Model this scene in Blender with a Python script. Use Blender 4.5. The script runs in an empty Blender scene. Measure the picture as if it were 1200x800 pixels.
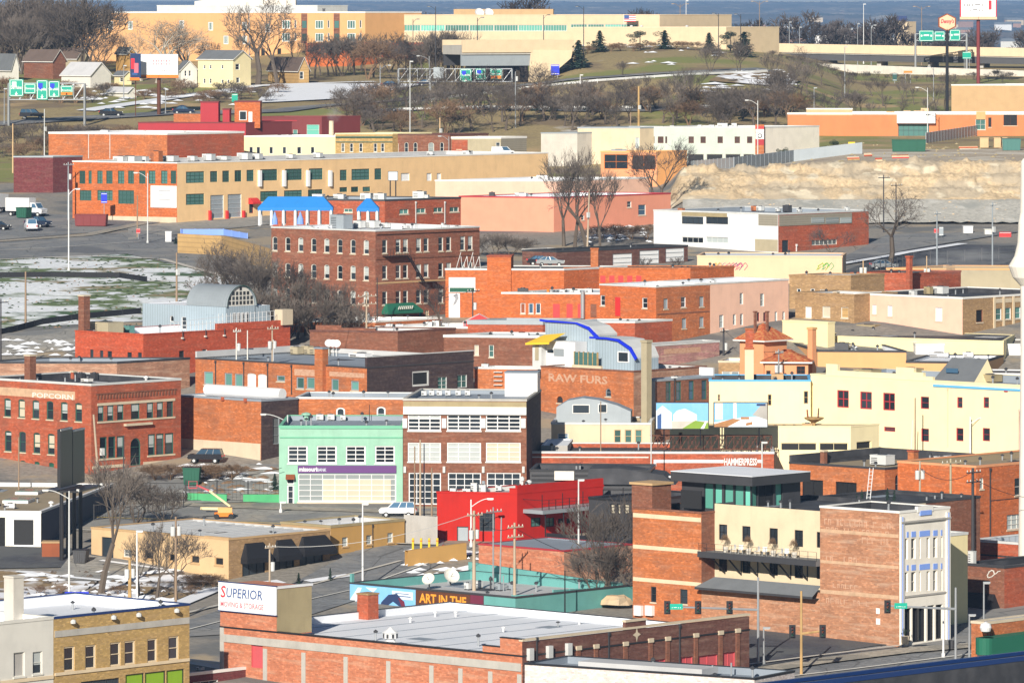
import bpy,math,random
from mathutils import Vector,Matrix,noise
from mathutils.geometry import delaunay_2d_cdt
R=math.radians
scene=bpy.context.scene
col=scene.collection
# ---------------------------------------------------------------- camera
F,HC,Y0=7150.0,70.0,2.0 # focal length in photo pixels (1200 wide), eye height, horizon row
cd=bpy.data.cameras.new('camera');cam=bpy.data.objects.new('camera',cd);col.objects.link(cam)
cam.location=(0,0,HC);cam.rotation_euler=(R(90),0,0)
cd.sensor_width=36;cd.lens=36*F/1200;cd.shift_y=-(400-Y0)/1200
cd.clip_start=1;cd.clip_end=30000
scene.camera=cam
# ---------------------------------------------------------------- sky, sun, exposure
SUN_AZ=R(194);SUN_EL=R(25)
w=bpy.data.worlds.new('World');scene.world=w;w.use_nodes=True
nt=w.node_tree;bg=nt.nodes['Background']
sky=nt.nodes.new('ShaderNodeTexSky');sky.sky_type='NISHITA';sky.sun_disc=False
sky.sun_elevation=SUN_EL;sky.sun_rotation=SUN_AZ;sky.altitude=250;sky.dust_density=0.0;sky.air_density=1.0;sky.ozone_density=2.0
nt.links.new(sky.outputs[0],bg.inputs[0]);bg.inputs[1].default_value=0.044
sl=bpy.data.lights.new('sun','SUN');so=bpy.data.objects.new('sun',sl);col.objects.link(so)
sl.energy=5.0;sl.angle=R(0.5);sl.color=(1.0,0.93,0.82)
sdir=Vector((math.sin(SUN_AZ)*math.cos(SUN_EL),math.cos(SUN_AZ)*math.cos(SUN_EL),math.sin(SUN_EL)))
so.rotation_euler=sdir.to_track_quat('Z','Y').to_euler();so.location=(0,0,300)
scene.view_settings.view_transform='Standard';scene.view_settings.look='None'
scene.view_settings.exposure=0.38;scene.view_settings.gamma=1.0;scene.view_settings.use_curve_mapping=False
scene.render.engine='CYCLES'
# ---------------------------------------------------------------- materials
MATS={}
def _new(name):
    m=bpy.data.materials.new(name);m.use_nodes=True
    n=m.node_tree.nodes;b=n['Principled BSDF']
    return m,n,m.node_tree.links,b
def _mix(n,l,fac,a,b,blend='MIX'):
    x=n.new('ShaderNodeMix');x.data_type='RGBA';x.blend_type=blend
    for s,v in((0,fac),(6,a),(7,b)):
        if isinstance(v,(int,float)):x.inputs[s].default_value=v
        elif isinstance(v,tuple):x.inputs[s].default_value=(*v,1)
        else:l.new(v,x.inputs[s])
    return x.outputs[2]
def _ramp(n,l,src,lo,hi):
    r=n.new('ShaderNodeMapRange');l.new(src,r.inputs[0]);r.inputs[1].default_value=lo;r.inputs[2].default_value=hi
    return r.outputs[0]
def _noise(n,l,vec,sc,det=3,stretch=None):
    if stretch:
        mp=n.new('ShaderNodeMapping');l.new(vec,mp.inputs[0]);mp.inputs[3].default_value=stretch;vec=mp.outputs[0]
    t=n.new('ShaderNodeTexNoise');l.new(vec,t.inputs[0]);t.inputs['Scale'].default_value=sc;t.inputs['Detail'].default_value=det
    return t.outputs[0]
def brick(name,c,dirt=(.12,.07,.05),pale=(.6,.42,.30),amt=.4,wear=.10):
    m,n,l,b=_new(name)
    uv=n.new('ShaderNodeUVMap').outputs[0]
    bt=n.new('ShaderNodeTexBrick');l.new(uv,bt.inputs[0])
    c2=tuple(x*.6 for x in c);c3=tuple(min(1,x*1.3+.01)for x in c)
    bt.inputs['Color1'].default_value=(*c2,1);bt.inputs['Color2'].default_value=(*c3,1)
    bt.inputs['Mortar'].default_value=(*[min(1,x*.75+.05)for x in c],1)
    bt.inputs['Scale'].default_value=1;bt.inputs['Mortar Size'].default_value=.018
    bt.inputs['Brick Width'].default_value=.42;bt.inputs['Row Height'].default_value=.17
    s1=_ramp(n,l,_noise(n,l,uv,.35,5),.45,.72)
    s2=_ramp(n,l,_noise(n,l,uv,1.0,4,(.25,2.2,1)),.5,.78)
    s3=_ramp(n,l,_noise(n,l,uv,1.0,4,(1.6,.22,1)),.55,.8)
    s4=_ramp(n,l,_noise(n,l,uv,2.4,3),.35,.65)
    o=_mix(n,l,s4,bt.outputs[0],tuple(x*.8 for x in c))
    mu=n.new('ShaderNodeMath');mu.operation='MULTIPLY';l.new(s1,mu.inputs[0]);mu.inputs[1].default_value=amt
    o=_mix(n,l,mu.outputs[0],o,dirt)
    mu=n.new('ShaderNodeMath');mu.operation='MULTIPLY';l.new(s2,mu.inputs[0]);mu.inputs[1].default_value=wear*2
    o=_mix(n,l,mu.outputs[0],o,pale)
    mu=n.new('ShaderNodeMath');mu.operation='MULTIPLY';l.new(s3,mu.inputs[0]);mu.inputs[1].default_value=amt*.7
    o=_mix(n,l,mu.outputs[0],o,dirt)
    l.new(o,b.inputs['Base Color']);b.inputs['Roughness'].default_value=.9
    bp=n.new('ShaderNodeBump');bp.inputs['Strength'].default_value=.4;bp.inputs['Distance'].default_value=.03
    l.new(bt.outputs[1],bp.inputs['Height']);bp.invert=True;l.new(bp.outputs[0],b.inputs['Normal'])
    MATS[name]=m;return m
def paint(name,c,rough=.75,var=.25,sc=.5,dirt=None,metal=0,vert=True,lines=0,ldir=0):
    """plaster, membrane, painted metal: base colour with stains; lines = seam spacing in metres"""
    m,n,l,b=_new(name)
    tc=n.new('ShaderNodeTexCoord').outputs['Object']
    d=dirt or tuple(x*.62 for x in c)
    s1=_ramp(n,l,_noise(n,l,tc,sc,6),.42,.75)
    mu=n.new('ShaderNodeMath');mu.operation='MULTIPLY';l.new(s1,mu.inputs[0]);mu.inputs[1].default_value=var*2
    o=_mix(n,l,mu.outputs[0],c,d)
    if vert:
        s3=_ramp(n,l,_noise(n,l,tc,1.0,4,(1.8,1.8,.15)),.52,.8)
        mu=n.new('ShaderNodeMath');mu.operation='MULTIPLY';l.new(s3,mu.inputs[0]);mu.inputs[1].default_value=var*1.3
        o=_mix(n,l,mu.outputs[0],o,d)
    s5=_ramp(n,l,_noise(n,l,tc,5,3),.35,.7)
    mu=n.new('ShaderNodeMath');mu.operation='MULTIPLY';l.new(s5,mu.inputs[0]);mu.inputs[1].default_value=var*.5
    o=_mix(n,l,mu.outputs[0],o,tuple(min(1,x*1.18)for x in c))
    if lines:
        uv=n.new('ShaderNodeUVMap').outputs[0]
        wv=n.new('ShaderNodeTexWave');wv.bands_direction='X' if ldir==0 else 'Y';wv.inputs['Scale'].default_value=.314/lines*1.0
        l.new(uv,wv.inputs[0])
        q=_ramp(n,l,wv.outputs[1],.75,1.0)
        mu=n.new('ShaderNodeMath');mu.operation='MULTIPLY';l.new(q,mu.inputs[0]);mu.inputs[1].default_value=.5
        o=_mix(n,l,mu.outputs[0],o,tuple(x*.5 for x in c))
    l.new(o,b.inputs['Base Color']);b.inputs['Roughness'].default_value=rough;b.inputs['Metallic'].default_value=metal
    MATS[name]=m;return m
def mixmat(name,cols,scales,rough=.95,stretch=None,lo=.42,hi=.56,crack=0):
    """ground cover: cols[0] overlaid by each next colour in noise patches of that scale"""
    m,n,l,b=_new(name)
    tc=n.new('ShaderNodeTexCoord').outputs['Object']
    o=None
    for i,c in enumerate(cols):
        if o is None:
            v=_ramp(n,l,_noise(n,l,tc,1.5,5),.3,.7);o=_mix(n,l,v,tuple(x*.75 for x in c),tuple(min(1,x*1.2)for x in c));continue
        mp=n.new('ShaderNodeMapping');l.new(tc,mp.inputs[0]);mp.inputs[1].default_value=(17*i,31*i,0)
        if stretch:mp.inputs[3].default_value=stretch
        q=_ramp(n,l,_noise(n,l,mp.outputs[0],scales[i-1][0],8),scales[i-1][1],scales[i-1][1]+.07)
        o=_mix(n,l,q,o,c)
    if crack:
        vo=n.new('ShaderNodeTexVoronoi');vo.feature='DISTANCE_TO_EDGE';vo.inputs['Scale'].default_value=crack;l.new(tc,vo.inputs[0])
        o=_mix(n,l,_ramp(n,l,vo.outputs[0],.018,.0),o,tuple(x*.45 for x in cols[0]))
    bp=n.new('ShaderNodeBump');bp.inputs['Strength'].default_value=.5;bp.inputs['Distance'].default_value=.25;l.new(_noise(n,l,tc,1.2,6),bp.inputs['Height']);l.new(bp.outputs[0],b.inputs['Normal'])
    l.new(o,b.inputs['Base Color']);b.inputs['Roughness'].default_value=rough
    MATS[name]=m;return m
def glass(name,c=(.018,.026,.034),rough=.12):
    m,n,l,b=_new(name)
    tc=n.new('ShaderNodeTexCoord').outputs['Object']
    gi=n.new('ShaderNodeObjectInfo')
    q=n.new('ShaderNodeMapRange');l.new(gi.outputs['Random'],q.inputs[0]);q.inputs[3].default_value=.0;q.inputs[4].default_value=1.0
    o=_mix(n,l,q.outputs[0],tuple(x*.5 for x in c),tuple(min(1,x*1.7+.01)for x in c))
    l.new(o,b.inputs['Base Color']);b.inputs['Roughness'].default_value=rough
    b.inputs['Specular IOR Level'].default_value=.5
    MATS[name]=m;return m
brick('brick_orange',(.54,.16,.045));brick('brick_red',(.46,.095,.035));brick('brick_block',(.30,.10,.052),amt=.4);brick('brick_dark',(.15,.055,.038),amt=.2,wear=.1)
brick('brick_brown',(.25,.088,.045));brick('brick_bright',(.58,.20,.10),wear=.25,amt=.2);brick('brick_tan',(.42,.26,.12),amt=.25)
brick('brick_yellow',(.52,.34,.12),amt=.15,wear=.1);brick('brick_pale',(.46,.24,.15),wear=.4,amt=.35);brick('brick_ghost',(.50,.23,.12),wear=.3,amt=.35,pale=(.62,.46,.34))
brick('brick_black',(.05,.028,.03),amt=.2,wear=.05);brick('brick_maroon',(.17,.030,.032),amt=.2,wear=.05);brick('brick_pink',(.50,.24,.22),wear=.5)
brick('brick_flame',(.60,.145,.030),amt=.2,wear=.08);brick('brick_white',(.80,.70,.66),amt=.15,dirt=(.45,.2,.14),pale=(.85,.8,.78))
brick('brick_crimson',(.55,.085,.028),amt=.12,wear=.08)
P=paint
P('paint_scarlet',(.47,.010,.003),var=.2,rough=.85);P('plaster_cream',(.70,.57,.39),var=.18);P('plaster_yellow',(.84,.73,.45),var=.14,dirt=(.62,.52,.33));P('plaster_lemon',(.82,.70,.40),var=.08)
P('plaster_tan',(.52,.34,.17),var=.15);P('plaster_ochre',(.50,.29,.09),var=.12);P('plaster_peach',(.78,.52,.33),var=.1);P('plaster_pink',(.80,.50,.37),var=.16)
P('plaster_salmon',(.76,.30,.19),var=.12);P('plaster_white',(.82,.77,.68),var=.16);P('plaster_grey',(.42,.40,.37),var=.25);P('plaster_khaki',(.36,.29,.16),var=.25)
P('plaster_olive',(.42,.36,.24),var=.2);P('paint_teal',(.13,.36,.34),var=.2);P('paint_mint',(.29,.52,.39),var=.18);P('paint_mint_dark',(.16,.46,.30),var=.1)
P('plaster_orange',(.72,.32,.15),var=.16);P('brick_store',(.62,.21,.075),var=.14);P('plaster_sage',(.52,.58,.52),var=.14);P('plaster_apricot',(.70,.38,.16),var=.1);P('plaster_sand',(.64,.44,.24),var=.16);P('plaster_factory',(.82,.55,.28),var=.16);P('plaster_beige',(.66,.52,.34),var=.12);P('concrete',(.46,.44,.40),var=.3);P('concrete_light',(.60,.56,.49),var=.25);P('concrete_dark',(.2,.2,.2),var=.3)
P('stone',(.62,.52,.38),var=.2);P('white_paint',(.73,.73,.73),var=.08,rough=.5);P('white_trim',(.78,.76,.72),var=.1);P('off_white',(.68,.66,.60),var=.15)
P('roof_white',(.80,.82,.86),var=.3,vert=False,sc=.12,dirt=(.62,.66,.72));P('roof_grey',(.27,.31,.36),var=.25,vert=False,sc=.15);P('roof_pale',(.52,.52,.52),var=.3,vert=False,sc=.2)
P('roof_black',(.035,.036,.042),var=.3,vert=False,dirt=(.10,.10,.11));P('roof_tan',(.34,.27,.17),var=.25,vert=False,sc=.2);P('roof_metal',(.48,.52,.56),var=.2,vert=False,lines=1.2,rough=.5)
P('side_shade_navy',(.05,.06,.10),var=.2);P('metal_grey',(.34,.38,.41),var=.12,rough=.45,metal=.2);P('metal_siding',(.36,.44,.50),var=.08,rough=.5,lines=.5);P('metal_light',(.62,.63,.62),var=.2,rough=.5);P('metal_dark',(.05,.05,.055),var=.2,rough=.5)
P('galvanised',(.45,.47,.49),var=.15,rough=.4,metal=.5);P('black_fabric',(.010,.010,.013),var=.1);P('black_metal',(.02,.02,.023),var=.1,rough=.4);P('siding_khaki',(.30,.27,.21),var=.15,lines=.4,ldir=1)
P('blue_fabric',(.02,.22,.62),var=.1);P('blue_trim',(.01,.03,.62),rough=.4,var=.05);P('blue_panel',(.22,.36,.82),var=.08);P('blue_coping',(.008,.035,.15),rough=.4,var=.1);P('sky_coping',(.12,.42,.72),var=.05)
P('yellow_paint',(.85,.56,.03),var=.05);P('green_fabric',(.01,.13,.075),var=.1);P('green_dark',(.015,.10,.06),var=.1);P('green_sign',(.0,.36,.25),var=.03,rough=.4);P('green_bright',(.24,.42,.02),var=.1)
P('green_paint',(.07,.40,.16),var=.2);P('purple',(.13,.05,.19),var=.04);P('red_panel',(.55,.09,.10),var=.12);P('red_trim',(.42,.03,.04),var=.1);P('red_paint',(.60,.03,.03),var=.1,rough=.5);P('orange_paint',(.80,.22,.02),var=.08);P('orange_pale',(.85,.42,.15),var=.1)
P('maroon_paint',(.20,.035,.035),var=.12);P('rust',(.28,.07,.02),var=.3);P('wood_pole',(.30,.21,.14),var=.25);P('wood_pole_light',(.46,.36,.26),var=.2);P('wood_plank',(.50,.32,.13),var=.25,lines=.8,ldir=1)
P('roof_tile',(.42,.085,.03),var=.5,sc=2.5,dirt=(.62,.34,.12),vert=False);P('shingle_grey',(.16,.17,.18),var=.2);P('shingle_brown',(.14,.10,.08),var=.2);P('shingle_snow',(.55,.55,.56),var=.2)
P('brown_paint',(.11,.035,.015),var=.1);P('dark_green_frame',(.03,.10,.075),var=.05);P('tree_bark',(.11,.085,.065),var=.3);P('tree_bark_pale',(.46,.42,.35),var=.5,sc=2,dirt=(.2,.15,.10));P('twigs',(.125,.102,.085),var=.2);P('twigs_pale',(.30,.26,.21),var=.2)
P('twigs_dark',(.075,.062,.058),var=.2);P('shrub_twigs',(.21,.13,.075),var=.3);P('conifer',(.022,.050,.034),var=.4,sc=2);P('shrub_leaf',(.035,.055,.025),var=.4,sc=3);P('rubber',(.02,.02,.02),var=.1);P('lamp_glass',(.6,.6,.58),var=.05,rough=.3)
P('car_white',(.75,.76,.78),rough=.25,var=.04,vert=False);P('car_navy',(.02,.03,.06),rough=.25,var=.04,vert=False);P('car_black',(.02,.02,.024),rough=.25,var=.04,vert=False);P('car_silver',(.35,.37,.38),rough=.3,metal=.3,var=.04,vert=False)
P('rock',(.62,.44,.26),var=.5,sc=.25,dirt=(.34,.30,.22));P('blind_cream',(.56,.50,.38),var=.1);P('blind_white',(.44,.47,.46),var=.1);P('blind_green',(.40,.50,.44),var=.1);P('paper',(.84,.84,.84),var=.02,rough=.4);P('faded_white',(.54,.34,.23),var=.6,sc=3,dirt=(.42,.20,.12))
P('ghost_tan',(.58,.38,.24),var=.35,sc=1.2);P('print_grey',(.30,.30,.32),var=.02);P('print_blue',(.04,.10,.28),var=.02);P('print_red',(.62,.03,.05),var=.02);P('print_pink',(.72,.16,.20),var=.02);P('print_sky',(.20,.48,.80),var=.1,sc=.6,dirt=(.45,.68,.90));P('print_orange',(.90,.34,.03),var=.03)
P('print_pale',(.72,.80,.86),var=.1);P('print_grass',(.22,.36,.04),var=.2);P('print_navy',(.02,.04,.12),var=.02);P('print_wood',(.42,.20,.08),var=.3,sc=2);P('print_maroon',(.16,.02,.05),var=.1);P('snow',(.84,.86,.90),var=.08,vert=False);P('car_glass_white',(.5,.5,.5),var=.1)
glass('glass');glass('glass_green',(.05,.12,.11),.15);glass('glass_teal',(.08,.20,.18),.2);glass('glass_bright_green',(.10,.34,.27),.3);glass('glass_blue',(.04,.09,.15),.1);glass('glass_pale',(.25,.28,.28),.2);glass('glass_brown',(.06,.035,.03),.2);glass('void',(.006,.006,.007),.8)
mixmat('ground_town',[(.27,.245,.21),(.16,.16,.155),(.36,.29,.20)],[(.05,.52),(.09,.56)])
mixmat('ground_hill',[(.34,.26,.12),(.22,.23,.06),(.22,.16,.09),(.44,.31,.15),(.80,.82,.86)],[(.03,.50),(.05,.54),(.04,.58),(.03,.68)],stretch=(1,.8,1))
mixmat('asphalt',[(.20,.205,.21),(.25,.245,.235),(.14,.145,.155)],[(.12,.50),(.05,.56)],crack=.16);mixmat('asphalt_dark',[(.060,.064,.078),(.09,.095,.10)],[(.1,.5)])
mixmat('asphalt_worn',[(.32,.305,.275),(.22,.22,.215),(.40,.35,.27)],[(.1,.50),(.06,.60)],crack=.2);mixmat('pavement',[(.36,.32,.26),(.26,.24,.2)],[(.3,.5)])
mixmat('snow_grass',[(.80,.83,.88),(.12,.17,.06),(.27,.22,.12),(.05,.11,.035),(.74,.77,.82)],[(.11,.49),(.16,.57),(.09,.59),(.6,.55)],stretch=(.55,.55,1))
mixmat('snow_dirt',[(.26,.18,.09),(.80,.82,.87),(.12,.09,.06)],[(.10,.50),(.2,.58)]);mixmat('grass_hill',[(.19,.17,.06),(.11,.14,.035),(.29,.20,.09),(.80,.82,.86)],[(.03,.49),(.04,.57),(.035,.70)])
mixmat('gravel',[(.46,.38,.28),(.60,.54,.44),(.30,.23,.17)],[(.08,.5),(.15,.60)]);mixmat('cut_rock',[(.56,.43,.27),(.46,.38,.27),(.62,.54,.40),(.36,.29,.20)],[(.10,.48),(.2,.56),(.3,.63)],stretch=(1,.4,2.5));mixmat('gravel_slope',[(.52,.50,.44),(.40,.40,.36),(.62,.6,.54)],[(.06,.48),(.2,.57)],stretch=(1,.4,3))
mixmat('woods_far',[(.06,.06,.055),(.17,.14,.11),(.02,.03,.025),(.42,.37,.28),(.30,.13,.08)],[(.010,.48),(.014,.53),(.009,.60),(.02,.66)],stretch=(1,.22,1))
def MM(x):return MATS[x]if isinstance(x,str)else x
# ---------------------------------------------------------------- terrain
COLS=[
 (-400,[(400,1230),(540,960),(600,856),(633,794),(650,758),(700,692),(727,642),(770,592),(790,556),(830,490),(850,450),(880,395),(960,337),(1060,292),(1117,262),(1165,240),(1262,203),(1300,185),(1370,150),(1420,128),(1500,102),(1600,80),(1700,60),(1800,50)]),
 (230,[(400,1230),(540,960),(600,856),(633,794),(650,758),(700,692),(727,642),(770,592),(790,556),(830,490),(850,450),(880,395),(960,337),(1060,292),(1117,262),(1165,240),(1262,203),(1300,185),(1370,150),(1420,128),(1500,102),(1600,80),(1700,60),(1800,50)]),
 (420,[(400,1230),(540,960),(600,856),(633,794),(650,758),(700,692),(727,642),(770,592),(790,555),(830,480),(850,445),(895,376),(960,335),(1040,300),(1117,262),(1180,232),(1277,195),(1350,150),(1410,124),(1440,121),(1500,98),(1560,88),(1600,78),(1640,56),(1700,54),(1800,50)]),
 (620,[(400,1230),(540,960),(600,856),(633,794),(650,758),(700,692),(727,642),(770,592),(790,555),(830,480),(850,445),(895,376),(960,335),(1040,300),(1090,272),(1180,232),(1277,195),(1350,150),(1410,118),(1440,107),(1480,100),(1520,94),(1600,92),(1640,55),(1700,54),(1800,50)]),
 (680,[(400,1230),(540,960),(600,856),(633,794),(650,758),(700,692),(727,642),(770,592),(790,555),(830,480),(850,445),(895,376),(960,335),(1040,300),(1090,272),(1180,232),(1277,195),(1350,150),(1410,118),(1440,98),(1480,90),(1520,70),(1560,57),(1640,54),(1700,53),(1800,50)]),
 (780,[(400,1230),(540,960),(600,856),(633,794),(650,758),(700,692),(727,642),(770,592),(790,555),(830,480),(850,445),(895,376),(960,335),(1040,300),(1100,268),(1180,228),(1277,193),(1350,150),(1410,112),(1440,92),(1480,84),(1520,66),(1560,56),(1640,54),(1700,53),(1800,50)]),
 (800,[(400,1230),(540,960),(600,856),(633,794),(650,758),(700,692),(727,642),(770,592),(790,555),(830,480),(850,445),(895,376),(960,335),(1040,300),(1110,262),(1140,232),(1152,205),(1200,197),(1280,192),(1350,150),(1410,112),(1440,92),(1480,83),(1520,66),(1560,56),(1640,54),(1700,53),(1800,50)]),
 (900,[(400,1230),(540,960),(600,856),(633,794),(650,758),(700,692),(727,642),(770,592),(790,555),(830,480),(850,445),(895,376),(960,335),(1040,300),(1110,262),(1140,232),(1152,203),(1200,196),(1280,189),(1325,176),(1340,162),(1410,122),(1450,90),(1480,83),(1520,72),(1560,66),(1640,62),(1700,60),(1800,56)]),
 (1000,[(400,1230),(540,960),(600,856),(633,794),(650,758),(700,692),(727,642),(770,592),(790,555),(830,480),(850,445),(895,376),(960,335),(1040,300),(1110,262),(1140,232),(1152,197),(1200,186),(1280,170),(1340,161),(1410,140),(1500,112),(1560,98),(1640,85),(1700,80),(1800,72)]),
 (1700,[(400,1230),(540,960),(600,856),(633,794),(650,758),(700,692),(727,642),(770,592),(790,555),(830,480),(850,445),(895,376),(960,335),(1040,300),(1110,262),(1140,232),(1152,190),(1200,182),(1280,168),(1340,158),(1410,138),(1500,112),(1560,98),(1640,85),(1700,80),(1800,72)]),
]
def _ev(tab,D):
    if D<=tab[0][0]:return HC-(tab[0][1]-Y0)*tab[0][0]/F
    for(a,ya),(b,yb)in zip(tab,tab[1:]):
        if D<=b:
            ea=HC-(ya-Y0)*a/F;eb=HC-(yb-Y0)*b/F
            return ea+(eb-ea)*(D-a)/(b-a)
    a,ya=tab[-1];return HC-(ya-Y0)*a/F
def ground(x,D):
    """terrain height seen in photo column x at distance D"""
    x=max(-400,min(1700,x))
    for(a,ta),(b,tb)in zip(COLS,COLS[1:]):
        if x<=b:
            t=(x-a)/(b-a);return _ev(ta,D)*(1-t)+_ev(tb,D)*t
def gXY(X,Y):return ground(600+X*F/Y,Y)
def at(x,y,D):return Vector(((x-600)*D/F,D,HC-(y-Y0)*D/F))
def Dy(x,y):
    """distance at which the terrain is seen at pixel (x, y)"""
    D=480.0
    while D<1800:
        if HC-(y-Y0)*D/F<=ground(x,D):return D
        D+=1.0
    return 1800.0
def gp(x,y):
    D=Dy(x,y);p=at(x,y,D);p.z=ground(x,D);return p
# ---------------------------------------------------------------- mesh helpers
class MB:
    def __init__(s):s.v=[];s.f=[];s.m=[];s.uv=[];s.mats=[]
    def mi(s,m):
        m=MM(m)
        if m not in s.mats:s.mats.append(m)
        return s.mats.index(m)
    def poly(s,pts,mat=None,uvs=None):
        b=len(s.v);s.v+=[tuple(p)for p in pts];s.f.append(tuple(range(b,b+len(pts))));s.m.append(s.mi(mat)if mat else 0)
        if uvs is None:
            a=Vector(pts[0]);e=Vector(pts[1])-a;e=e.normalized()if e.length>0 else Vector((1,0,0))
            nn=e.cross(Vector(pts[2])-a);nn=nn.normalized()if nn.length>0 else Vector((0,0,1));g=nn.cross(e)
            if abs(e.z)>.9:e,g=g,e
            uvs=[((Vector(p)-a).dot(e),(Vector(p)-a).dot(g))for p in pts]
        s.uv+=uvs
    def box(s,x0,x1,y0,y1,z0,z1,mat=None,M=None):
        c=[Vector(p)for p in((x0,y0,z0),(x1,y0,z0),(x1,y1,z0),(x0,y1,z0),(x0,y0,z1),(x1,y0,z1),(x1,y1,z1),(x0,y1,z1))]
        if M is not None:c=[M@p for p in c]
        for q in((0,1,5,4),(1,2,6,5),(2,3,7,6),(3,0,4,7),(4,5,6,7),(3,2,1,0)):s.poly([c[i]for i in q],mat)
    def tube(s,a,b,r0,r1=None,n=6,mat=None,caps=True):
        a=Vector(a);b=Vector(b);r1=r0 if r1 is None else r1;d=(b-a)
        if d.length<1e-6:return
        d.normalize();x=d.orthogonal().normalized();y=d.cross(x)
        A=[a+(x*math.cos(2*math.pi*i/n)+y*math.sin(2*math.pi*i/n))*r0 for i in range(n)]
        Bq=[b+(x*math.cos(2*math.pi*i/n)+y*math.sin(2*math.pi*i/n))*r1 for i in range(n)]
        for i in range(n):s.poly([A[i],A[(i+1)%n],Bq[(i+1)%n],Bq[i]],mat,[(0,0),(1,0),(1,1),(0,1)])
        if caps:s.poly(A[::-1],mat);s.poly(Bq,mat)
    def lathe(s,prof,c=(0,0),n=12,mat=None):
        for(r0,z0),(r1,z1)in zip(prof,prof[1:]):
            for i in range(n):
                a,b=2*math.pi*i/n,2*math.pi*(i+1)/n
                s.poly([(c[0]+r0*math.cos(a),c[1]+r0*math.sin(a),z0),(c[0]+r0*math.cos(b),c[1]+r0*math.sin(b),z0),(c[0]+r1*math.cos(b),c[1]+r1*math.sin(b),z1),(c[0]+r1*math.cos(a),c[1]+r1*math.sin(a),z1)],mat)
    def prism(s,pts,y0,y1,mat=None,mat_side=None):
        """extrude an (x,z) outline from y0 to y1"""
        n=len(pts)
        s.poly([(p[0],y0,p[1])for p in pts],mat,[tuple(p)for p in pts]);s.poly([(p[0],y1,p[1])for p in pts][::-1],mat,[tuple(p)for p in pts][::-1])
        for i in range(n):
            a,b=pts[i],pts[(i+1)%n]
            s.poly([(a[0],y1,a[1]),(b[0],y1,b[1]),(b[0],y0,b[1]),(a[0],y0,a[1])],mat_side or mat)
    def mesh(s,name):
        me=bpy.data.meshes.new(name);me.from_pydata(s.v,[],s.f)
        for m in s.mats:me.materials.append(m)
        me.polygons.foreach_set('material_index',s.m)
        ul=me.uv_layers.new(name='UVMap');ul.data.foreach_set('uv',[c for p in s.uv for c in p])
        me.update();return me
    def build(s,name,parent=None,loc=(0,0,0),rz=0,default='white_paint'):
        if not s.mats:s.mats.append(MM(default))
        return link(name,s.mesh(name),parent,loc,rz)
def link(name,me,parent=None,loc=(0,0,0),rz=0):
    o=bpy.data.objects.new(name,me);col.objects.link(o);o.parent=parent;o.location=loc;o.rotation_euler=(0,0,rz);return o
def tag(o,label=None,cat=None,group=None,kind=None):
    for k,v in(('label',label),('category',cat),('group',group),('kind',kind)):
        if v:o[k]=v
    return o
def thing(name,label,cat,loc,rz=0,group=None):
    o=bpy.data.objects.new(name,None);col.objects.link(o);o.location=loc;o.rotation_euler=(0,0,rz);o.empty_display_size=1
    return tag(o,label,cat,group)
def copy_tree(o,loc=None,rz=None,sc=None,label=None,parent=None,group=None):
    c=o.copy();col.objects.link(c);c.parent=parent
    if loc is not None:c.location=loc
    if rz is not None:c.rotation_euler=(0,0,rz)
    if sc is not None:c.scale=sc
    if label:c['label']=label
    if group:c['group']=group
    for ch in KIDS.get(o.name,[]):copy_tree(ch,parent=c)
    return c
KIDS={}
def reg(o,*kids):KIDS[o.name]=list(kids);return o
def text_mb(txt,width,height,mat,shear=0,bold=0,align='fit',depth=.03,spacing=1.0):
    """solid lettering as mesh in x-z plane, origin at its lower left; letters stand proud towards -y"""
    cu=bpy.data.curves.new('lettering','FONT');cu.body=txt;cu.size=1;cu.shear=shear;cu.offset=bold;cu.extrude=0;cu.resolution_u=2;cu.space_character=spacing
    o=bpy.data.objects.new('t',cu);col.objects.link(o)
    dg=bpy.context.evaluated_depsgraph_get();dg.update();me=bpy.data.meshes.new_from_object(o.evaluated_get(dg))
    vs=[v.co.copy()for v in me.vertices]
    x0=min(v.x for v in vs);x1=max(v.x for v in vs);y0=min(v.y for v in vs);y1=max(v.y for v in vs)
    sx=width/(x1-x0);sz=height/(y1-y0)
    m=MB()
    for p in me.polygons:
        m.poly([((vs[i].x-x0)*sx,-depth,(vs[i].y-y0)*sz)for i in p.vertices],mat)
    bpy.data.objects.remove(o);bpy.data.curves.remove(cu);bpy.data.meshes.remove(me)
    return m
# ---------------------------------------------------------------- buildings
WCACHE={}
def outline(w,h,arch):
    if not arch:return[(0,0),(w,0),(w,h),(0,h)]
    r=min(h*.5,w*.5*arch)
    pts=[(0,0),(w,0)]
    for i in range(7):
        a=math.pi*i/6;pts.append((w/2+w/2*math.cos(a),h-r+r*math.sin(a)))
    return pts
def ring(mb,pts,inset,y0,y1,mat,w,h):
    cx,cz=w/2,h/2
    ins=[(cx+(x-cx)*(1-2*inset/w),cz+(z-cz)*(1-2*inset/h))for x,z in pts]
    n=len(pts)
    for i in range(n):
        a,b,c,d=pts[i],pts[(i+1)%n],ins[(i+1)%n],ins[i]
        mb.poly([(a[0],y0,a[1]),(b[0],y0,b[1]),(c[0],y0,c[1]),(d[0],y0,d[1])],mat)
        mb.poly([(d[0],y0,d[1]),(c[0],y0,c[1]),(c[0],y1,c[1]),(d[0],y1,d[1])],mat)
def S(fr='white_trim',gl='glass',nx=1,ny=2,sill='stone',arch=0,blind=0,bm='blind_white',fw=.09,mw=.05,dep=.2,pn='pane',kind='window'):
    return dict(fr=fr,gl=gl,nx=nx,ny=ny,sill=sill,arch=arch,blind=blind,bm=bm,fw=fw,mw=mw,dep=dep,pn=pn,kind=kind)
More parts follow.
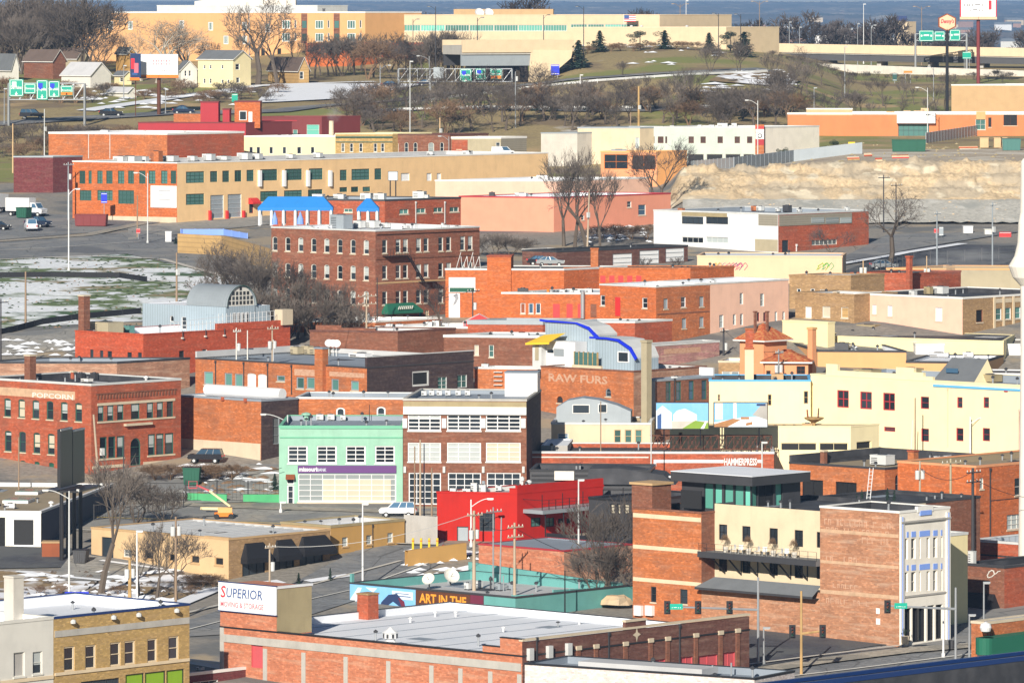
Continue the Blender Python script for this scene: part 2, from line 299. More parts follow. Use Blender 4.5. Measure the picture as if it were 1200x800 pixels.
def win_meshes(w,h,st):
    w=round(w,1)or .1;h=round(h,1)or .1
    key=(w,h,tuple(sorted((k,str(v))for k,v in st.items())))
    if key in WCACHE:return WCACHE[key]
    d=st['dep'];fw=min(st['fw'],w*.2,h*.2);pts=outline(w,h,st['arch'])
    f=MB();ring(f,pts,fw,d*.45,d,st['fr'],w,h)
    nx,ny,mw=st['nx'],st['ny'],st['mw']
    for i in range(1,nx):
        x=w*i/nx;f.box(x-mw/2,x+mw/2,d*.6,d*.98,fw,h-fw*.9-(.15*w if st['arch']else 0),st['fr'])
    for j in range(1,ny):
        z=h*j/ny;f.box(fw*.9,w-fw*.9,d*.55,d*.97,z-mw/2,z+mw/2,st['fr'])
    g=MB();g.poly([(x,d,z)for x,z in pts],st['gl'])
    out={'f':f.mesh(st['kind']),'g':g.mesh(st['pn'])}
    if st['blind']:
        b=MB();zb=h*(1-st['blind']);b.poly([(fw,d*.9,zb),(w-fw,d*.9,zb),(w-fw,d*.9,h-fw-(.12*w if st['arch']else 0)),(fw,d*.9,h-fw-(.12*w if st['arch']else 0))],st['bm']);out['b']=b.mesh('blind')
    if st['sill']:
        s=MB();s.box(-.08,w+.08,-.09,d*.5,-.16,-.003,st['sill']);out['s']=s.mesh('sill')
    WCACHE[key]=(w,h,out);return WCACHE[key]
RW=random.Random(77)
class B:
    def __init__(s,name,label,xc,yt,D=None,yb=None,xl=None,xr=None,lm=None,rm=None,th=47.5,ph=None,wl='brick_red',wr=None,
                 cop='stone',roof='roof_grey',par=.7,P=None,zt=None,group=None,root=None,cat='building',down=2.5,inner=None,pre='',cw=.35,ch=.16,base=None,ct=True):
        s.pre=pre
        if P is None:
            if D is None:D=Dy(xc,yb)
            p=at(xc,yt,D);P=(p.x,p.y);zt=p.z
        elif zt is None:zt=HC-(yt-Y0)*P[1]/F
        s.P=Vector(P[:2]);s.zt=zt
        s.v=Vector((math.cos(R(th)),math.sin(R(th))));ph=90-th if ph is None else ph
        s.u=Vector((math.cos(R(ph)),-math.sin(R(ph))))
        def ext(d,x):
            k=(x-600)/F;return(k*s.P.y-s.P.x)/(d.x-k*d.y)
        s.L=lm if lm is not None else ext(-s.u,xl);s.R=rm if rm is not None else ext(s.v,xr)
        A=s.P-s.u*s.L;C=s.P+s.v*s.R;Bk=C-s.u*s.L
        s.faces={'L':(A,s.u,s.L),'R':(s.P,s.v,s.R),'BR':(C,-s.u,s.L),'BL':(Bk,-s.v,s.R)}
        s.corners=[A,s.P,C,Bk]
        s.base=base if base is not None else min(gXY(c.x,c.y)for c in s.corners)-down
        g0=gXY(s.P.x,s.P.y)
        s.org=Vector((s.P.x,s.P.y,g0 if root is None else root.org.z))
        if root is None:s.root=thing(name,label,cat,s.org,0,group)
        else:s.root=root.root;s.org=root.org
        s.wm={'L':wl,'R':wr or wl,'BR':wl,'BL':wl};s.holes={k:[]for k in s.faces}
        s.par=par;s.deck=s.zt-par;s.extra=[];s.cop=cop;s.roofm=roof;s.inner=inner or roof;s.cw=cw;s.ch=ch;s.ct=ct
    def fz(s,face,x,y):
        A,e,Ln=s.faces[face];k=(x-600)/F;q=(A.y*k-A.x)/(e.x-e.y*k);D=A.y+q*e.y
        return q,HC-(y-Y0)*D/F,D
    def w3(s,face,q,z,out=0):
        A,e,Ln=s.faces[face];n=Vector((e.y,-e.x));p=A+e*q+n*out
        return Vector((p.x,p.y,z))-s.org
    def ang(s,face):e=s.faces[face][1];return math.atan2(e.y,e.x)
    def put(s,mb,name,face,q,z,out=0):return mb.build(s.pre+name if False else name,s.root,s.w3(face,q,z,out),s.ang(face))
    def win(s,face,x0,y0,x1,y1,st,label=None):
        xm,ym=(x0+x1)/2,(y0+y1)/2;q0=s.fz(face,x0,ym)[0];q1=s.fz(face,x1,ym)[0];_,zc,D=s.fz(face,xm,ym)
        h=(y1-y0)*D/F;wd=q1-q0
        return s.winm(face,(q0+q1)/2,zc,wd,h,st)
    def winm(s,face,qc,zc,wd,h,st):
        if 0<st['blind']<.9:st=dict(st,blind=round(st['blind']*RW.choice([0,.5,1,1,1.2,1.35]),2))
        Ln=s.faces[face][2];w,h,o=win_meshes(wd,h,st)
        q0=qc-w/2;z0=zc-h/2
        if q0<.05 or q0+w>Ln-.05:
            if q0+w<0 or q0>Ln:return None
            q0=max(.06,min(Ln-w-.06,q0))
        if z0+h>s.zt-.12:z0=s.zt-.12-h
        s.holes[face].append([(q0+x,z0+z)for x,z in outline(w,h,st['arch'])])
        f=link(st['kind'],o['f'],s.root,s.w3(face,q0,z0),s.ang(face))
        link(st['pn'],o['g'],f)
        if 'b' in o:link('blind',o['b'],f)
        if 's' in o:link('sill',o['s'],f)
        return f
    def row(s,face,n,xa,ya,xb,yb,w,h,st,skip=(),alt=None):
        qa,za,Da=s.fz(face,xa,ya);qb,zb,Db=s.fz(face,xb,yb)
        if n>1:st0=st
        k=abs(s.faces[face][1].x-(xa-600)/F*s.faces[face][1].y)
        wd=w*Da/F/max(k,.12);hh=h*(Da+Db)/2/F
        z=(za+zb)/2
        for i in range(n):
            if i in skip:continue
            t=i/(n-1)if n>1 else 0
            s.winm(face,qa+(qb-qa)*t,z,wd,hh,alt[i]if alt and i in alt else st)
    def band(s,face,x0,x1,ya,yb,mat,out=.06,name='band',xs=None,back=0):
        q0,za,_=s.fz(face,x0,ya);q1=s.fz(face,x1,ya)[0];zb=s.fz(face,x0,yb)[1]
        m=MB();m.box(0,q1-q0,-out,back,zb-za if zb<za else 0,0,mat)
        return s.put(m,name,face,q0,za)
    def bandm(s,face,q0,q1,z0,z1,mat,out=.06,name='band',back=0):
        m=MB();m.box(0,q1-q0,-out,back,0,z1-z0,mat);return s.put(m,name,face,q0,z0)
    def step(s,face,x0,x1,yt,mat=None,cop=True,th=.35,out=0):
        """raised piece of parapet from the wall top up to yt"""
        q0,z,_=s.fz(face,x0,yt);q1=s.fz(face,x1,yt)[0];z=s.fz(face,(x0+x1)/2,yt)[1]
        q0=max(0,q0);q1=min(s.faces[face][2],q1)
        m=MB();m.box(0,q1-q0,-.004-out,th+.004,s.zt-.3-z,0,mat or s.wm[face])
        s.put(m,'raised_parapet',face,q0,z)
        if cop and s.cop:
            m=MB();m.box(-.04,q1-q0+.04,-.06-out,th+.06,0.001,s.ch,s.cop);s.put(m,'coping',face,q0,z)
    def text(s,face,txt,x0,x1,yb_,yt_,mat,out=.05,shear=0,bold=0,name='lettering'):
        q0,z0,D=s.fz(face,x0,yb_);q1=s.fz(face,x1,yb_)[0];h=(yb_-yt_)*D/F
        return s.put(text_mb(txt,q1-q0,h,mat,shear,bold,depth=0),name,face,q0,z0,out)
    def dk(s,x,y=None,a=None):
        """a point on the roof deck at pixel (x,y), kept inside the parapets"""
        if y is not None:D=(HC-s.deck)*F/(y-Y0);p=Vector(((x-600)*D/F,D))
        else:p=s.P.copy()
        M_=Matrix(((-s.u.x,s.v.x),(-s.u.y,s.v.y))).inverted();ab=M_@(p-s.P)
        l=max(1.2,min(s.L-1.2,ab[0]))if s.L>2.4 else s.L/2;r=max(1.2,min(s.R-1.2,ab[1]))if s.R>2.4 else s.R/2
        # keep the picture column, slide along the view ray
        for _ in range(6):
            q=s.P-s.u*l+s.v*r;k=(x-600)/F;dx=k*q.y-q.x
            l2=l-dx*.5/max(.2,s.u.x);r2=r+dx*.5/max(.2,s.v.x)
            l=max(.9,min(s.L-.9,l2))if s.L>1.8 else s.L/2;r=max(.9,min(s.R-.9,r2))if s.R>1.8 else s.R/2
        q=s.P-s.u*l+s.v*r
        return Vector((q.x,q.y,s.deck))-s.org
    def unit(s,x,y,w,h,mat='metal_light',d=None,kind='air_conditioner',rz=None):
        """rooftop machine: casing on feet with louvres, fan ring"""
        p=s.dk(x,y);k=(p.y+s.org.y)/F;w*=k;h*=k;d=d or w*.7
        rz=s.ang('L')if rz is None else rz
        m=MB();m.box(-w/2,w/2,-d/2,d/2,.15,h,mat);m.box(-w/2*.9,-w/2*.7,-d/2*.9,d/2*.9,0,.15,'metal_dark');m.box(w/2*.7,w/2*.9,-d/2*.9,d/2*.9,0,.15,'metal_dark')
        n=max(2,int(h/.28))
        for i in range(n):
            z=.25+(h-.4)*i/n;m.box(-w/2*.85,-w*.04,-d/2-.03,-d/2,z,z+.08,'metal_dark')
        m.box(-w/2-.03,w/2+.03,-d/2-.03,d/2+.03,h+.002,h+.06,mat)
        o=m.build(kind,s.root,p,rz)
        g=MB();g.lathe([(0,h+.16),(min(w,d)*.32,h+.16),(min(w,d)*.36,h+.06)],n=10,mat='metal_dark');g.build('fan',o)
        return o
    def vent(s,x,y,h,r=.25,mat='metal_light',cap=True):
        p=s.dk(x,y);h*=(p.y+s.org.y)/F;m=MB();m.tube((0,0,0),(0,0,h),r*.7,r*.7,8,mat)
        if cap:m.lathe([(r*.7,h*.7),(r*1.4,h*.75),(r*1.4,h*.95),(r*.3,h*1.1),(0,h*1.1)],n=8,mat=mat)
        return m.build('vent',s.root,p)
    def chimney(s,x,y0,y1,w,mat='brick_red',cap='stone',pot=False,D=None,pos=None,name='chimney',d=None):
        """chimney whose visible top is y0, foot y1, width w pixels"""
        p=pos if pos is not None else s.dk(x,y1);k=(p.y+s.org.y)/F;top=HC-(y0-Y0)*(p.y+s.org.y)/F-s.org.z
        W=w*k/1.35;d=d or W;m=MB();m.box(-W/2,W/2,-d/2,d/2,s.deck-.5-s.org.z-p.z,top-p.z,mat)
        o=m.build(name,s.root,p,s.ang('L'));c=MB();c.box(-W/2-.08,W/2+.08,-d/2-.08,d/2+.08,top-p.z+.002,top-p.z+.18,cap)
        if pot:c.tube((0,0,top-p.z+.18),(0,0,top-p.z+.6),.2,.16,8,'metal_dark')
        c.build('chimney_cap',o);return o
    def awning(s,face,x0,x1,ya,yb,mat,out=1.6,name='awning',hip=True):
        q0,z1,D=s.fz(face,x0,ya);q1=s.fz(face,x1,ya)[0];z0=s.fz(face,x0,yb)[1];w=q1-q0;h=z1-z0;i=min(w*.18,out*.6)if hip else 0
        m=MB();a=[(0,-.02,h*.25),(w,-.02,h*.25),(w,-out,h*.25),(0,-out,h*.25)];t=[(i,-.02,h),(w-i,-.02,h),(w-i,-out*.25,h*.92),(i,-out*.25,h*.92)]
        m.poly([a[3],a[2],t[2],t[3]],mat);m.poly([t[3],t[2],t[1],t[0]],mat);m.poly([a[2],a[1],t[1],t[2]],mat);m.poly([a[0],a[3],t[3],t[0]],mat)
        m.poly([(0,-out,0),(w,-out,0),a[2],a[3]],mat);m.poly([(0,-.02,0),(0,-out,0),a[3],a[0]],mat);m.poly([(w,-out,0),(w,-.02,0),a[1],a[2]],mat)
        return s.put(m,name,face,q0,z0)
    def pipe(s,face,x,y0,y1,mat='metal_dark',w=.12):
        q,z1,_=s.fz(face,x,y0);z0=s.fz(face,x,y1)[1];m=MB();m.box(-w/2,w/2,-w,.0,z0-z1,0,mat);m.box(-w,w,-w*1.6,0,-.35,.0,mat);return s.put(m,'drainpipe',face,q,z1)
    def done(s):
        m=MB();off=s.P.x*1.7%13
        for f,(A,e,Ln)in s.faces.items():
            out=[(0,s.base),(Ln,s.base),(Ln,s.zt),(0,s.zt)];hs=s.holes[f];mat=s.wm[f]
            n=Vector((e.y,-e.x))
            def w3(q,z,i=0):p=A+e*q-n*i;return(p.x-s.org.x,p.y-s.org.y,z-s.org.z)
            if not hs:
                m.poly([w3(q,z)for q,z in out],mat,[(q+off,z)for q,z in out])
            else:
                vs=[Vector(p)for p in out];es=[(0,1),(1,2),(2,3),(3,0)]
                for h in hs:
                    b=len(vs);vs+=[Vector((q,max(s.base+.01,z)))for q,z in h];es+=[(b+i,b+(i+1)%len(h))for i in range(len(h))]
                V,E,Fc,*_=delaunay_2d_cdt(vs,es,[],0,1e-5)
                for t in Fc:
                    c=sum((V[i]for i in t),Vector((0,0)))/len(t)
                    if any(inside(c,h)for h in hs):continue
                    tt=list(t)
                    a_,b_,c_=V[tt[0]],V[tt[1]],V[tt[2]]
                    if(b_-a_).cross(c_-a_)<0:tt.reverse()
                    m.poly([w3(*V[i])for i in tt],mat,[(V[i].x+off,V[i].y)for i in tt])
                for h in hs:
                    k=len(h)
                    for i in range(k):
                        a,b=h[i],h[(i+1)%k]
                        m.poly([w3(*a),w3(*b),w3(*b,.25),w3(*a,.25)],mat)
        m.build('wall',s.root)
        # deck, upstands and coping
        t=.3;r=MB();c=s.corners;cen=sum(c,Vector((0,0)))/4
        u,v=s.u,s.v
        inn=[c[0]+u*t+v*t,c[1]-u*t+v*t,c[2]-u*t-v*t,c[3]+u*t-v*t]
        L3=lambda p,z:(p.x-s.org.x,p.y-s.org.y,z-s.org.z)
        r.poly([L3(p,s.deck)for p in inn],s.roofm)
        for i in range(4):
            a,b=inn[i],inn[(i+1)%4]
            r.poly([L3(b,s.deck),L3(a,s.deck),L3(a,s.zt),L3(b,s.zt)],s.inner)
            a2,b2=c[i],c[(i+1)%4]
            r.poly([L3(a2,s.zt),L3(b2,s.zt),L3(b,s.zt),L3(a,s.zt)],s.inner)
        r.build('roof',s.root)
        if s.P.y<1200 and s.L>7 and s.R>7 and s.par>.2:
            for i in range(RW.randint(3,6)): # flues, patches and cable runs on the roof
                q=s.P-s.u*RW.uniform(1,s.L-1.2)+s.v*RW.uniform(1,s.R-1.2);hh=RW.uniform(.5,1.3);g=MB();g.tube((0,0,0),(0,0,hh),.11,.11,7,'galvanised');g.lathe([(.11,hh*.8),(.24,hh*.85),(.24,hh),(0,hh*1.15)],n=7,mat='metal_dark');g.build('flue',s.root,L3(q,s.deck))
            for i in range(3):
                q=s.P-s.u*RW.uniform(2,s.L-2)+s.v*RW.uniform(2,s.R-2);g=MB();a,c_=RW.uniform(.8,1.8),RW.uniform(.8,1.8);g.box(-a,a,-c_,c_,.004,.03,RW.choice(['roof_grey','roof_pale','roof_black']));g.build('roof_patch',s.root,L3(q,s.deck),s.ang('L'))
        if s.cop:
            k=MB();o=.06
            A=[c[0]-u*o-v*o,c[1]+u*o-v*o,c[2]+u*o+v*o,c[3]-u*o+v*o];I=[p for p in[c[0]+u*(t+.05)+v*(t+.05),c[1]-u*(t+.05)+v*(t+.05),c[2]-u*(t+.05)-v*(t+.05),c[3]+u*(t+.05)-v*(t+.05)]]
            z0,z1=s.zt+.002-.12,s.zt+s.ch
            for i in range(4):
                j=(i+1)%4
                k.poly([L3(A[i],z0),L3(A[j],z0),L3(A[j],z1),L3(A[i],z1)],s.cop);k.poly([L3(A[i],z1),L3(A[j],z1),L3(I[j],z1),L3(I[i],z1)],s.cop)
                k.poly([L3(I[j],s.zt+.002),L3(I[i],s.zt+.002),L3(I[i],z1),L3(I[j],z1)],s.cop)
                k.poly([L3(A[i],z0),L3(c[i],z0),L3(c[j],z0),L3(A[j],z0)],s.cop)
            k.build('coping',s.root)
        return s
def inside(p,poly):
    x,y=p;r=False;n=len(poly)
    for i in range(n):
        x1,y1=poly[i];x2,y2=poly[(i+1)%n]
        if(y1>y)!=(y2>y)and x<(x2-x1)*(y-y1)/(y2-y1)+x1:r=not r
    return r
# ---------------------------------------------------------------- land
def sheet(name,xs,Ds,mat,off=0,kind='structure',zf=None):
    m=MB();m.mats.append(MM(mat));nx=len(xs)
    for D in Ds:
        for x in xs:
            X=(x-600)*D/F;z=(zf or ground)(x,D)+off;m.v.append((X,D,z))
    for j in range(len(Ds)-1):
        for i in range(nx-1):
            a=j*nx+i;m.f.append((a,a+1,a+nx+1,a+nx));m.m.append(0)
            for k in(a,a+1,a+nx+1,a+nx):m.uv.append((m.v[k][0],m.v[k][1]))
    o=m.build(name)
    for p in o.data.polygons:p.use_smooth=True
    o['kind']=kind;return o
frange=lambda a,b,n:[a+(b-a)*i/n for i in range(n+1)]
sheet('ground',frange(-400,1700,140),frange(400,1230,200),'ground_town')
sheet('hillside',frange(-400,1700,140),frange(1230,1800,150),'ground_hill')
def farz(x,D):
    e0=ground(x,1800);t=(D-1800)
    prof=[(0,e0),(700,36),(1900,8),(4500,5),(8500,16),(14000,40),(19000,59),(22500,69),(25000,60)]
    for(a,za),(b,zb)in zip(prof,prof[1:]):
        if t<=b:z=za+(zb-za)*(t-a)/(b-a);break
    else:z=60
    X=(x-600)*D/F
    n1=noise.noise(Vector((X*.0016,D*.0011,3)));n2=noise.noise(Vector((X*.006,D*.004,9)))
    z+=min(1,t/900)*(n1*13+n2*5)*(1 if t<9000 else .5)+min(1,t/2500)*(1-max(0,t-15000)/12000)*16*noise.noise(Vector((X*.0006,D*.0009,7)))
    if t>100:z+=min(1,t/500)*(noise.noise(Vector((X*.05,D*.02,1)))*3.0+noise.noise(Vector((X*.17,D*.05,5)))*2.2)
    return z
sheet('hills',frange(-400,1700,900),[1800+(26500-1800)*(i/200)**1.9 for i in range(201)],'woods_far',zf=farz)
def drape(name,corners,mat,off=.10,n=(24,8),kind='structure',px=True):
    """surface laid on the terrain between four ground points given as seen pixels (l-front, r-front, r-back, l-back)"""
    c=[gp(*q)for q in corners];m=MB();m.mats.append(MM(mat));nu,nv=n
    for j in range(nv+1):
        for i in range(nu+1):
            s,t=i/nu,j/nv;a=c[0].lerp(c[1],s);b=c[3].lerp(c[2],s);p=a.lerp(b,t);m.v.append((p.x,p.y,gXY(p.x,p.y)+off))
    for j in range(nv):
        for i in range(nu):
            a=j*(nu+1)+i;q=(a,a+1,a+nu+2,a+nu+1);m.f.append(q);m.m.append(0)
            for k in q:m.uv.append(m.v[k][:2])
    o=m.build(name);o['kind']=kind;return o
def ribbon(name,pts,width,mat,off=.12,kind='structure',side=0):
    """road or kerb of constant width (metres) along seen pixels"""
    c=[gp(*q)for q in pts];P_=[]
    for a,b in zip(c,c[1:]):
        k=max(2,int((b-a).length/5));P_+=[a.lerp(b,i/k)for i in range(k)]
    P_.append(c[-1]);m=MB();m.mats.append(MM(mat));nw=max(2,int(width/3))
    for i,p in enumerate(P_):
        d=(P_[min(i+1,len(P_)-1)]-P_[max(0,i-1)]);d.z=0;d.normalize();nrm=Vector((-d.y,d.x,0))
        for j in range(nw+1):
            q=p+nrm*(width*(j/nw-.5)+side);m.v.append((q.x,q.y,gXY(q.x,q.y)+off))
    for i in range(len(P_)-1):
        for j in range(nw):
            a=i*(nw+1)+j;q=(a,a+1,a+nw+2,a+nw+1);m.f.append(q);m.m.append(0)
            for k in q:m.uv.append(m.v[k][:2])
    o=m.build(name);o['kind']=kind;return o
# left middle: snow field, street, parking lot
drape('snow_field',[(-60,388),(250,372),(300,318),(-60,322)],'snow_grass',.05,(50,30))
drape('snow_field',[(-60,322),(300,318),(200,292),(-60,300)],'snow_grass',.05,(50,20))
drape('street',[(-60,418),(110,412),(105,384),(-60,398)],'asphalt_worn',.09)
drape('street',[(-60,306),(175,297),(170,272),(-60,286)],'asphalt',.10)
drape('street',[(150,299),(300,330),(330,300),(165,272)],'asphalt',.13)
drape('street',[(150,282),(330,262),(330,252),(150,266)],'asphalt_worn',.11)
drape('parking_lot',[(-60,286),(150,270),(200,258),(-60,246)],'asphalt',.07)
ribbon('pavement',[(-60,288),(100,277),(170,262)],2.6,'pavement',.2)
ribbon('kerb',[(-60,308),(100,301),(190,305),(300,335)],1.2,'concrete_light',.2)
ribbon('street_marking',[(-60,297),(80,290),(165,284)],.35,'off_white',.18)
ribbon('street_marking',[(60,606),(330,615),(515,622)],.3,'yellow_paint',.2);ribbon('kerb',[(60,621),(330,634),(515,640)],.5,'concrete_light',.22);ribbon('street_marking',[(190,748),(330,712),(540,648)],.3,'off_white',.2);ribbon('kerb',[(180,730),(300,700),(470,660)],.5,'concrete_light',.22);ribbon('kerb',[(862,784),(960,771),(1062,760)],.4,'concrete_light',.34)
# street in front of the green bank and boom lift
drape('street',[(60,622),(520,640),(520,597),(60,588)],'asphalt_worn',.08)
ribbon('pavement',[(150,590),(330,597),(520,602)],3.0,'pavement',.16)
drape('parking_lot',[(120,592),(328,590),(335,545),(215,545)],'asphalt_worn',.12)
# street behind the moving and storage building
drape('street',[(150,752),(300,742),(560,640),(430,640)],'asphalt',.10,(30,12))
ribbon('snow_strip',[(205,712),(250,692),(330,683)],2.2,'snow',.2,'structure')
ribbon('snow_strip',[(360,684),(410,676)],1.6,'snow',.2)
ribbon('snow_strip',[(480,662),(555,648)],2.4,'snow',.2)
drape('yard',[(-40,705),(215,715),(250,676),(-40,668)],'snow_dirt',.09,(40,20))
drape('yard',[(-40,668),(150,665),(110,645),(-40,640)],'asphalt_dark',.12)
drape('parking_lot',[(60,682),(130,684),(205,664),(85,650)],'asphalt_worn',.17)
ribbon('snow_strip',[(20,672),(70,678),(128,684)],.9,'snow',.25)
ribbon('snow_strip',[(118,660),(170,666),(212,672)],.8,'snow',.25)
# crossing at the lower right
drape('street',[(840,830),(1260,790),(1260,700),(870,735)],'asphalt',.08,(24,16))
drape('parking_lot',[(860,788),(1010,762),(1050,756),(880,732)],'asphalt_dark',.16)
ribbon('pavement',[(860,792),(960,778),(1062,766),(1140,758)],2.6,'pavement',.28)
ribbon('street_marking',[(870,800),(1000,786),(1150,768)],.3,'off_white',.24)
ribbon('street_marking',[(930,815),(1080,788),(1190,772)],.3,'off_white',.24)
# right middle lot under the rock cut
drape('parking_lot',[(960,330),(1260,330),(1260,290),(1060,286)],'asphalt_dark',.10)
ribbon('snow_strip',[(985,311),(1060,298),(1128,287)],2.0,'snow',.28)
drape('street',[(960,312),(1070,292),(1200,272),(1040,276)],'asphalt',.16)
def rockz(x,D):
    g=ground(x,D);k=min(1,max(0,(D-1136)/4))*min(1,max(0,(1156-D)/2));n=1.1*noise.noise(Vector((x*.05,D*.1,0)))+.6*noise.noise(Vector((x*.21,D*.2,4)))
    n+=1.2*noise.noise(Vector((x*.02,2,9)));q=(g+n)/2.3;st=(math.floor(q)+min(1,(q-math.floor(q))*2.2))*2.3
    return g+.12+k*(max(0,st-g+.9)*.55+abs(.7*noise.noise(Vector((x*.5,D*.5,7)))))
sheet('rock_cut',frange(786,1300,200),frange(1134,1157,70),'cut_rock',.15,zf=rockz)
sheet('gravel_slope',frange(800,1300,60),frange(1108,1140,14),'gravel_slope',.12,zf=lambda x,D:ground(x,D)+.15+(D<1137)*abs(.6*noise.noise(Vector((x*.1,D*.2,0)))))
sheet('gravel_ground',frange(800,1300,60),frange(1154,1250,20),'gravel',.10)
# highways and the grassy hill
ribbon('motorway',[(-60,150),(60,142),(200,134),(330,131),(470,118),(610,101),(700,92),(800,86),(900,82)],9,'asphalt',.3)
ribbon('motorway',[(420,133),(520,128),(610,129),(760,130),(900,128)],6,'asphalt',.3)
ribbon('motorway_edge',[(610,104),(700,95),(800,89),(900,85)],.9,'concrete_light',.75)
ribbon('snow_strip',[(100,131),(160,122),(230,112),(300,102),(440,97)],5,'snow',.3)
drape('snow_bank',[(300,122),(420,116),(500,100),(320,100)],'snow',.35)
drape('snow_bank',[(830,97),(920,108),(940,96),(850,88)],'snow_dirt',.35)

# even haze over the whole place
def add_haze():
    m=bpy.data.materials.new('haze');m.use_nodes=True;n=m.node_tree.nodes;n.clear();o=n.new('ShaderNodeOutputMaterial');v=n.new('ShaderNodeVolumePrincipled')
    v.inputs['Color'].default_value=(.36,.60,1.0,1);v.inputs['Density'].default_value=0.000060;v.inputs['Anisotropy'].default_value=0.0;m.node_tree.links.new(v.outputs[0],o.inputs['Volume'])
    MATS['haze']=m;b=MB();b.box(-5200,5200,-60,27500,-90,175,'haze');b.build('haze')['kind']='stuff'
add_haze()
# ---------------------------------------------------------------- trees
def bare_tree(seed,h=10.0,spread=.9,levels=5,trunk=.28,stems=1,up=.35,first=.30,bark='tree_bark',twig='twigs',nb=3,tn=4,thick=1.0):
    rnd=random.Random(seed);T=MB();C_=MB()
    def grow(p,d,ln,r,lv):
        segs=2 if lv>0 else 1;q=p;dd=d.copy()
        for k in range(segs):
            dd=(dd+Vector((rnd.gauss(0,.13),rnd.gauss(0,.13),rnd.gauss(.02,.08)))).normalized()
            q2=q+dd*ln/segs;r2=r*(.82 if segs>1 else .5)
            (T if lv>=levels-2 else C_).tube(q,q2,r,r2,6 if lv>=levels-1 else(4 if lv>=levels-2 else 3),bark if lv>=levels-2 else twig,caps=False)
            q,r=q2,r2
            if lv>0 and lv<levels and k==0:
                side(q,dd,ln,r,lv,1)
        if lv>0:side(q,dd,ln,r,lv,nb)
    def side(q,dd,ln,r,lv,n):
        for i in range(n):
            a=rnd.uniform(0,6.28);o=dd.orthogonal().normalized();o=Matrix.Rotation(a,3,dd)@o
            nd=(dd*(1-.35*spread)+o*spread*rnd.uniform(.55,1.0)+Vector((0,0,up*rnd.uniform(.4,1)))).normalized()
            grow(q,nd,ln*rnd.uniform(.58,.82),max(r*rnd.uniform(.5,.68),.016*thick),lv-1)
    for s in range(stems):
        a=rnd.uniform(0,6.28);d=Vector((math.cos(a)*.35*(stems>1),math.sin(a)*.35*(stems>1),1)).normalized()
        grow(Vector((0,0,-.3)),d,h*first,trunk/(1 if stems==1 else 1.8),levels)
    return T.mesh('trunk'),C_.mesh('crown')
def leaf_ball(seed,h,wd,n,mat,cone=False):
    rnd=random.Random(seed);T=MB();C_=MB();T.tube((0,0,-.3),(0,0,h*.95),h*.025+.05,.02,6,'tree_bark')
    if cone:
        lay=int(h/.55)
        for L_ in range(lay):
            t=L_/lay;z=h*(.10+.9*t);rr=wd*(1-t)**.8*rnd.uniform(.75,1.15)+.12
            for k in range(int(9+16*(1-t))):
                a=rnd.uniform(0,6.28);rl=rr*rnd.uniform(.45,1.25)*(1+.35*math.sin(a*3+seed+z*1.3));dx,dy=math.cos(a),math.sin(a);nx,ny=-dy,dx
                for q in range(5):
                    f=rnd.uniform(.15,1);b=Vector((dx*rl*f,dy*rl*f,z-.25*f*rl+rnd.uniform(-.12,.2)));s=.16+.22*(1-f*.5)
                    C_.poly([b+Vector((nx*s,ny*s,rnd.uniform(-.2,.1))),b+Vector((dx*s*1.5,dy*s*1.5,rnd.uniform(-.25,.05))),b-Vector((nx*s,ny*s,rnd.uniform(-.1,.2))),b-Vector((dx*s*.6,dy*s*.6,-.22))],mat)
    else:
        cl=[(Vector((rnd.gauss(0,.45)*wd,rnd.gauss(0,.45)*wd,h*rnd.uniform(.25,.9))),rnd.uniform(.2,.42)*wd)for _ in range(14)]
        for i in range(n):
            c,r=rnd.choice(cl);d=Vector((rnd.gauss(0,1),rnd.gauss(0,1),rnd.gauss(0,1))).normalized()*r*rnd.uniform(.6,1.05);b=c+d;s=rnd.uniform(.08,.2)
            x=Vector((rnd.gauss(0,1),rnd.gauss(0,1),rnd.gauss(0,1))).normalized();y=x.orthogonal().normalized();C_.poly([b-x*s,b+y*s*.7,b+x*s,b-y*s*.7],mat)
    return T.mesh('trunk'),C_.mesh('crown')
TV={}
def tv(kind):
    """mesh pair of a kind of plant, ten metres tall"""
    if kind in TV:return TV[kind]
    k,i=kind[:-1],int(kind[-1])
    if k=='oak':r=bare_tree(10+i,10,.95,5,.30)
    elif k=='bar':r=bare_tree(23,10,.75,4,.30,up=.45,first=.36,twig='twigs',bark='tree_bark',nb=3,thick=1.3)
    elif k=='syc':r=bare_tree(20+i,10,1.0,5,.34,bark='tree_bark_pale',twig='twigs_pale',first=.34)
    elif k=='elm':r=bare_tree(30+i,10,.62,5,.20,up=.6,first=.26)
    elif k=='dark':r=bare_tree(40+i,10,.8,5,.22,twig='twigs_dark',bark='tree_bark')
    elif k=='shrub':r=bare_tree(50+i,8,.9,4,.16,stems=6,twig='shrub_twigs',bark='shrub_twigs',up=.3,thick=1.6)
    elif k=='thicket':r=bare_tree(60+i,10,.8,4,.2,stems=5,twig='twigs',bark='tree_bark',up=.5,thick=2.0)
    elif k=='fir':r=leaf_ball(70+i,10,2.6,0,'conifer',True)
    elif k=='pine':r=leaf_ball(80+i,10,3.4,3800,'conifer')
    elif k=='bush':r=leaf_ball(90+i,10,5.0,5000,'shrub_leaf')
    elif k=='far':r=bare_tree(95+i,10,.8,4,.22,twig='twigs_dark',bark='twigs_dark',thick=3.4,nb=4)
    # normalise height to 10
    zs=[v.co.z for m in r for v in m.vertices];s=10/max(zs)
    for m in r:m.transform(Matrix.Scale(s,4))
    TV[kind]=r;return r
rt=random.Random(5)
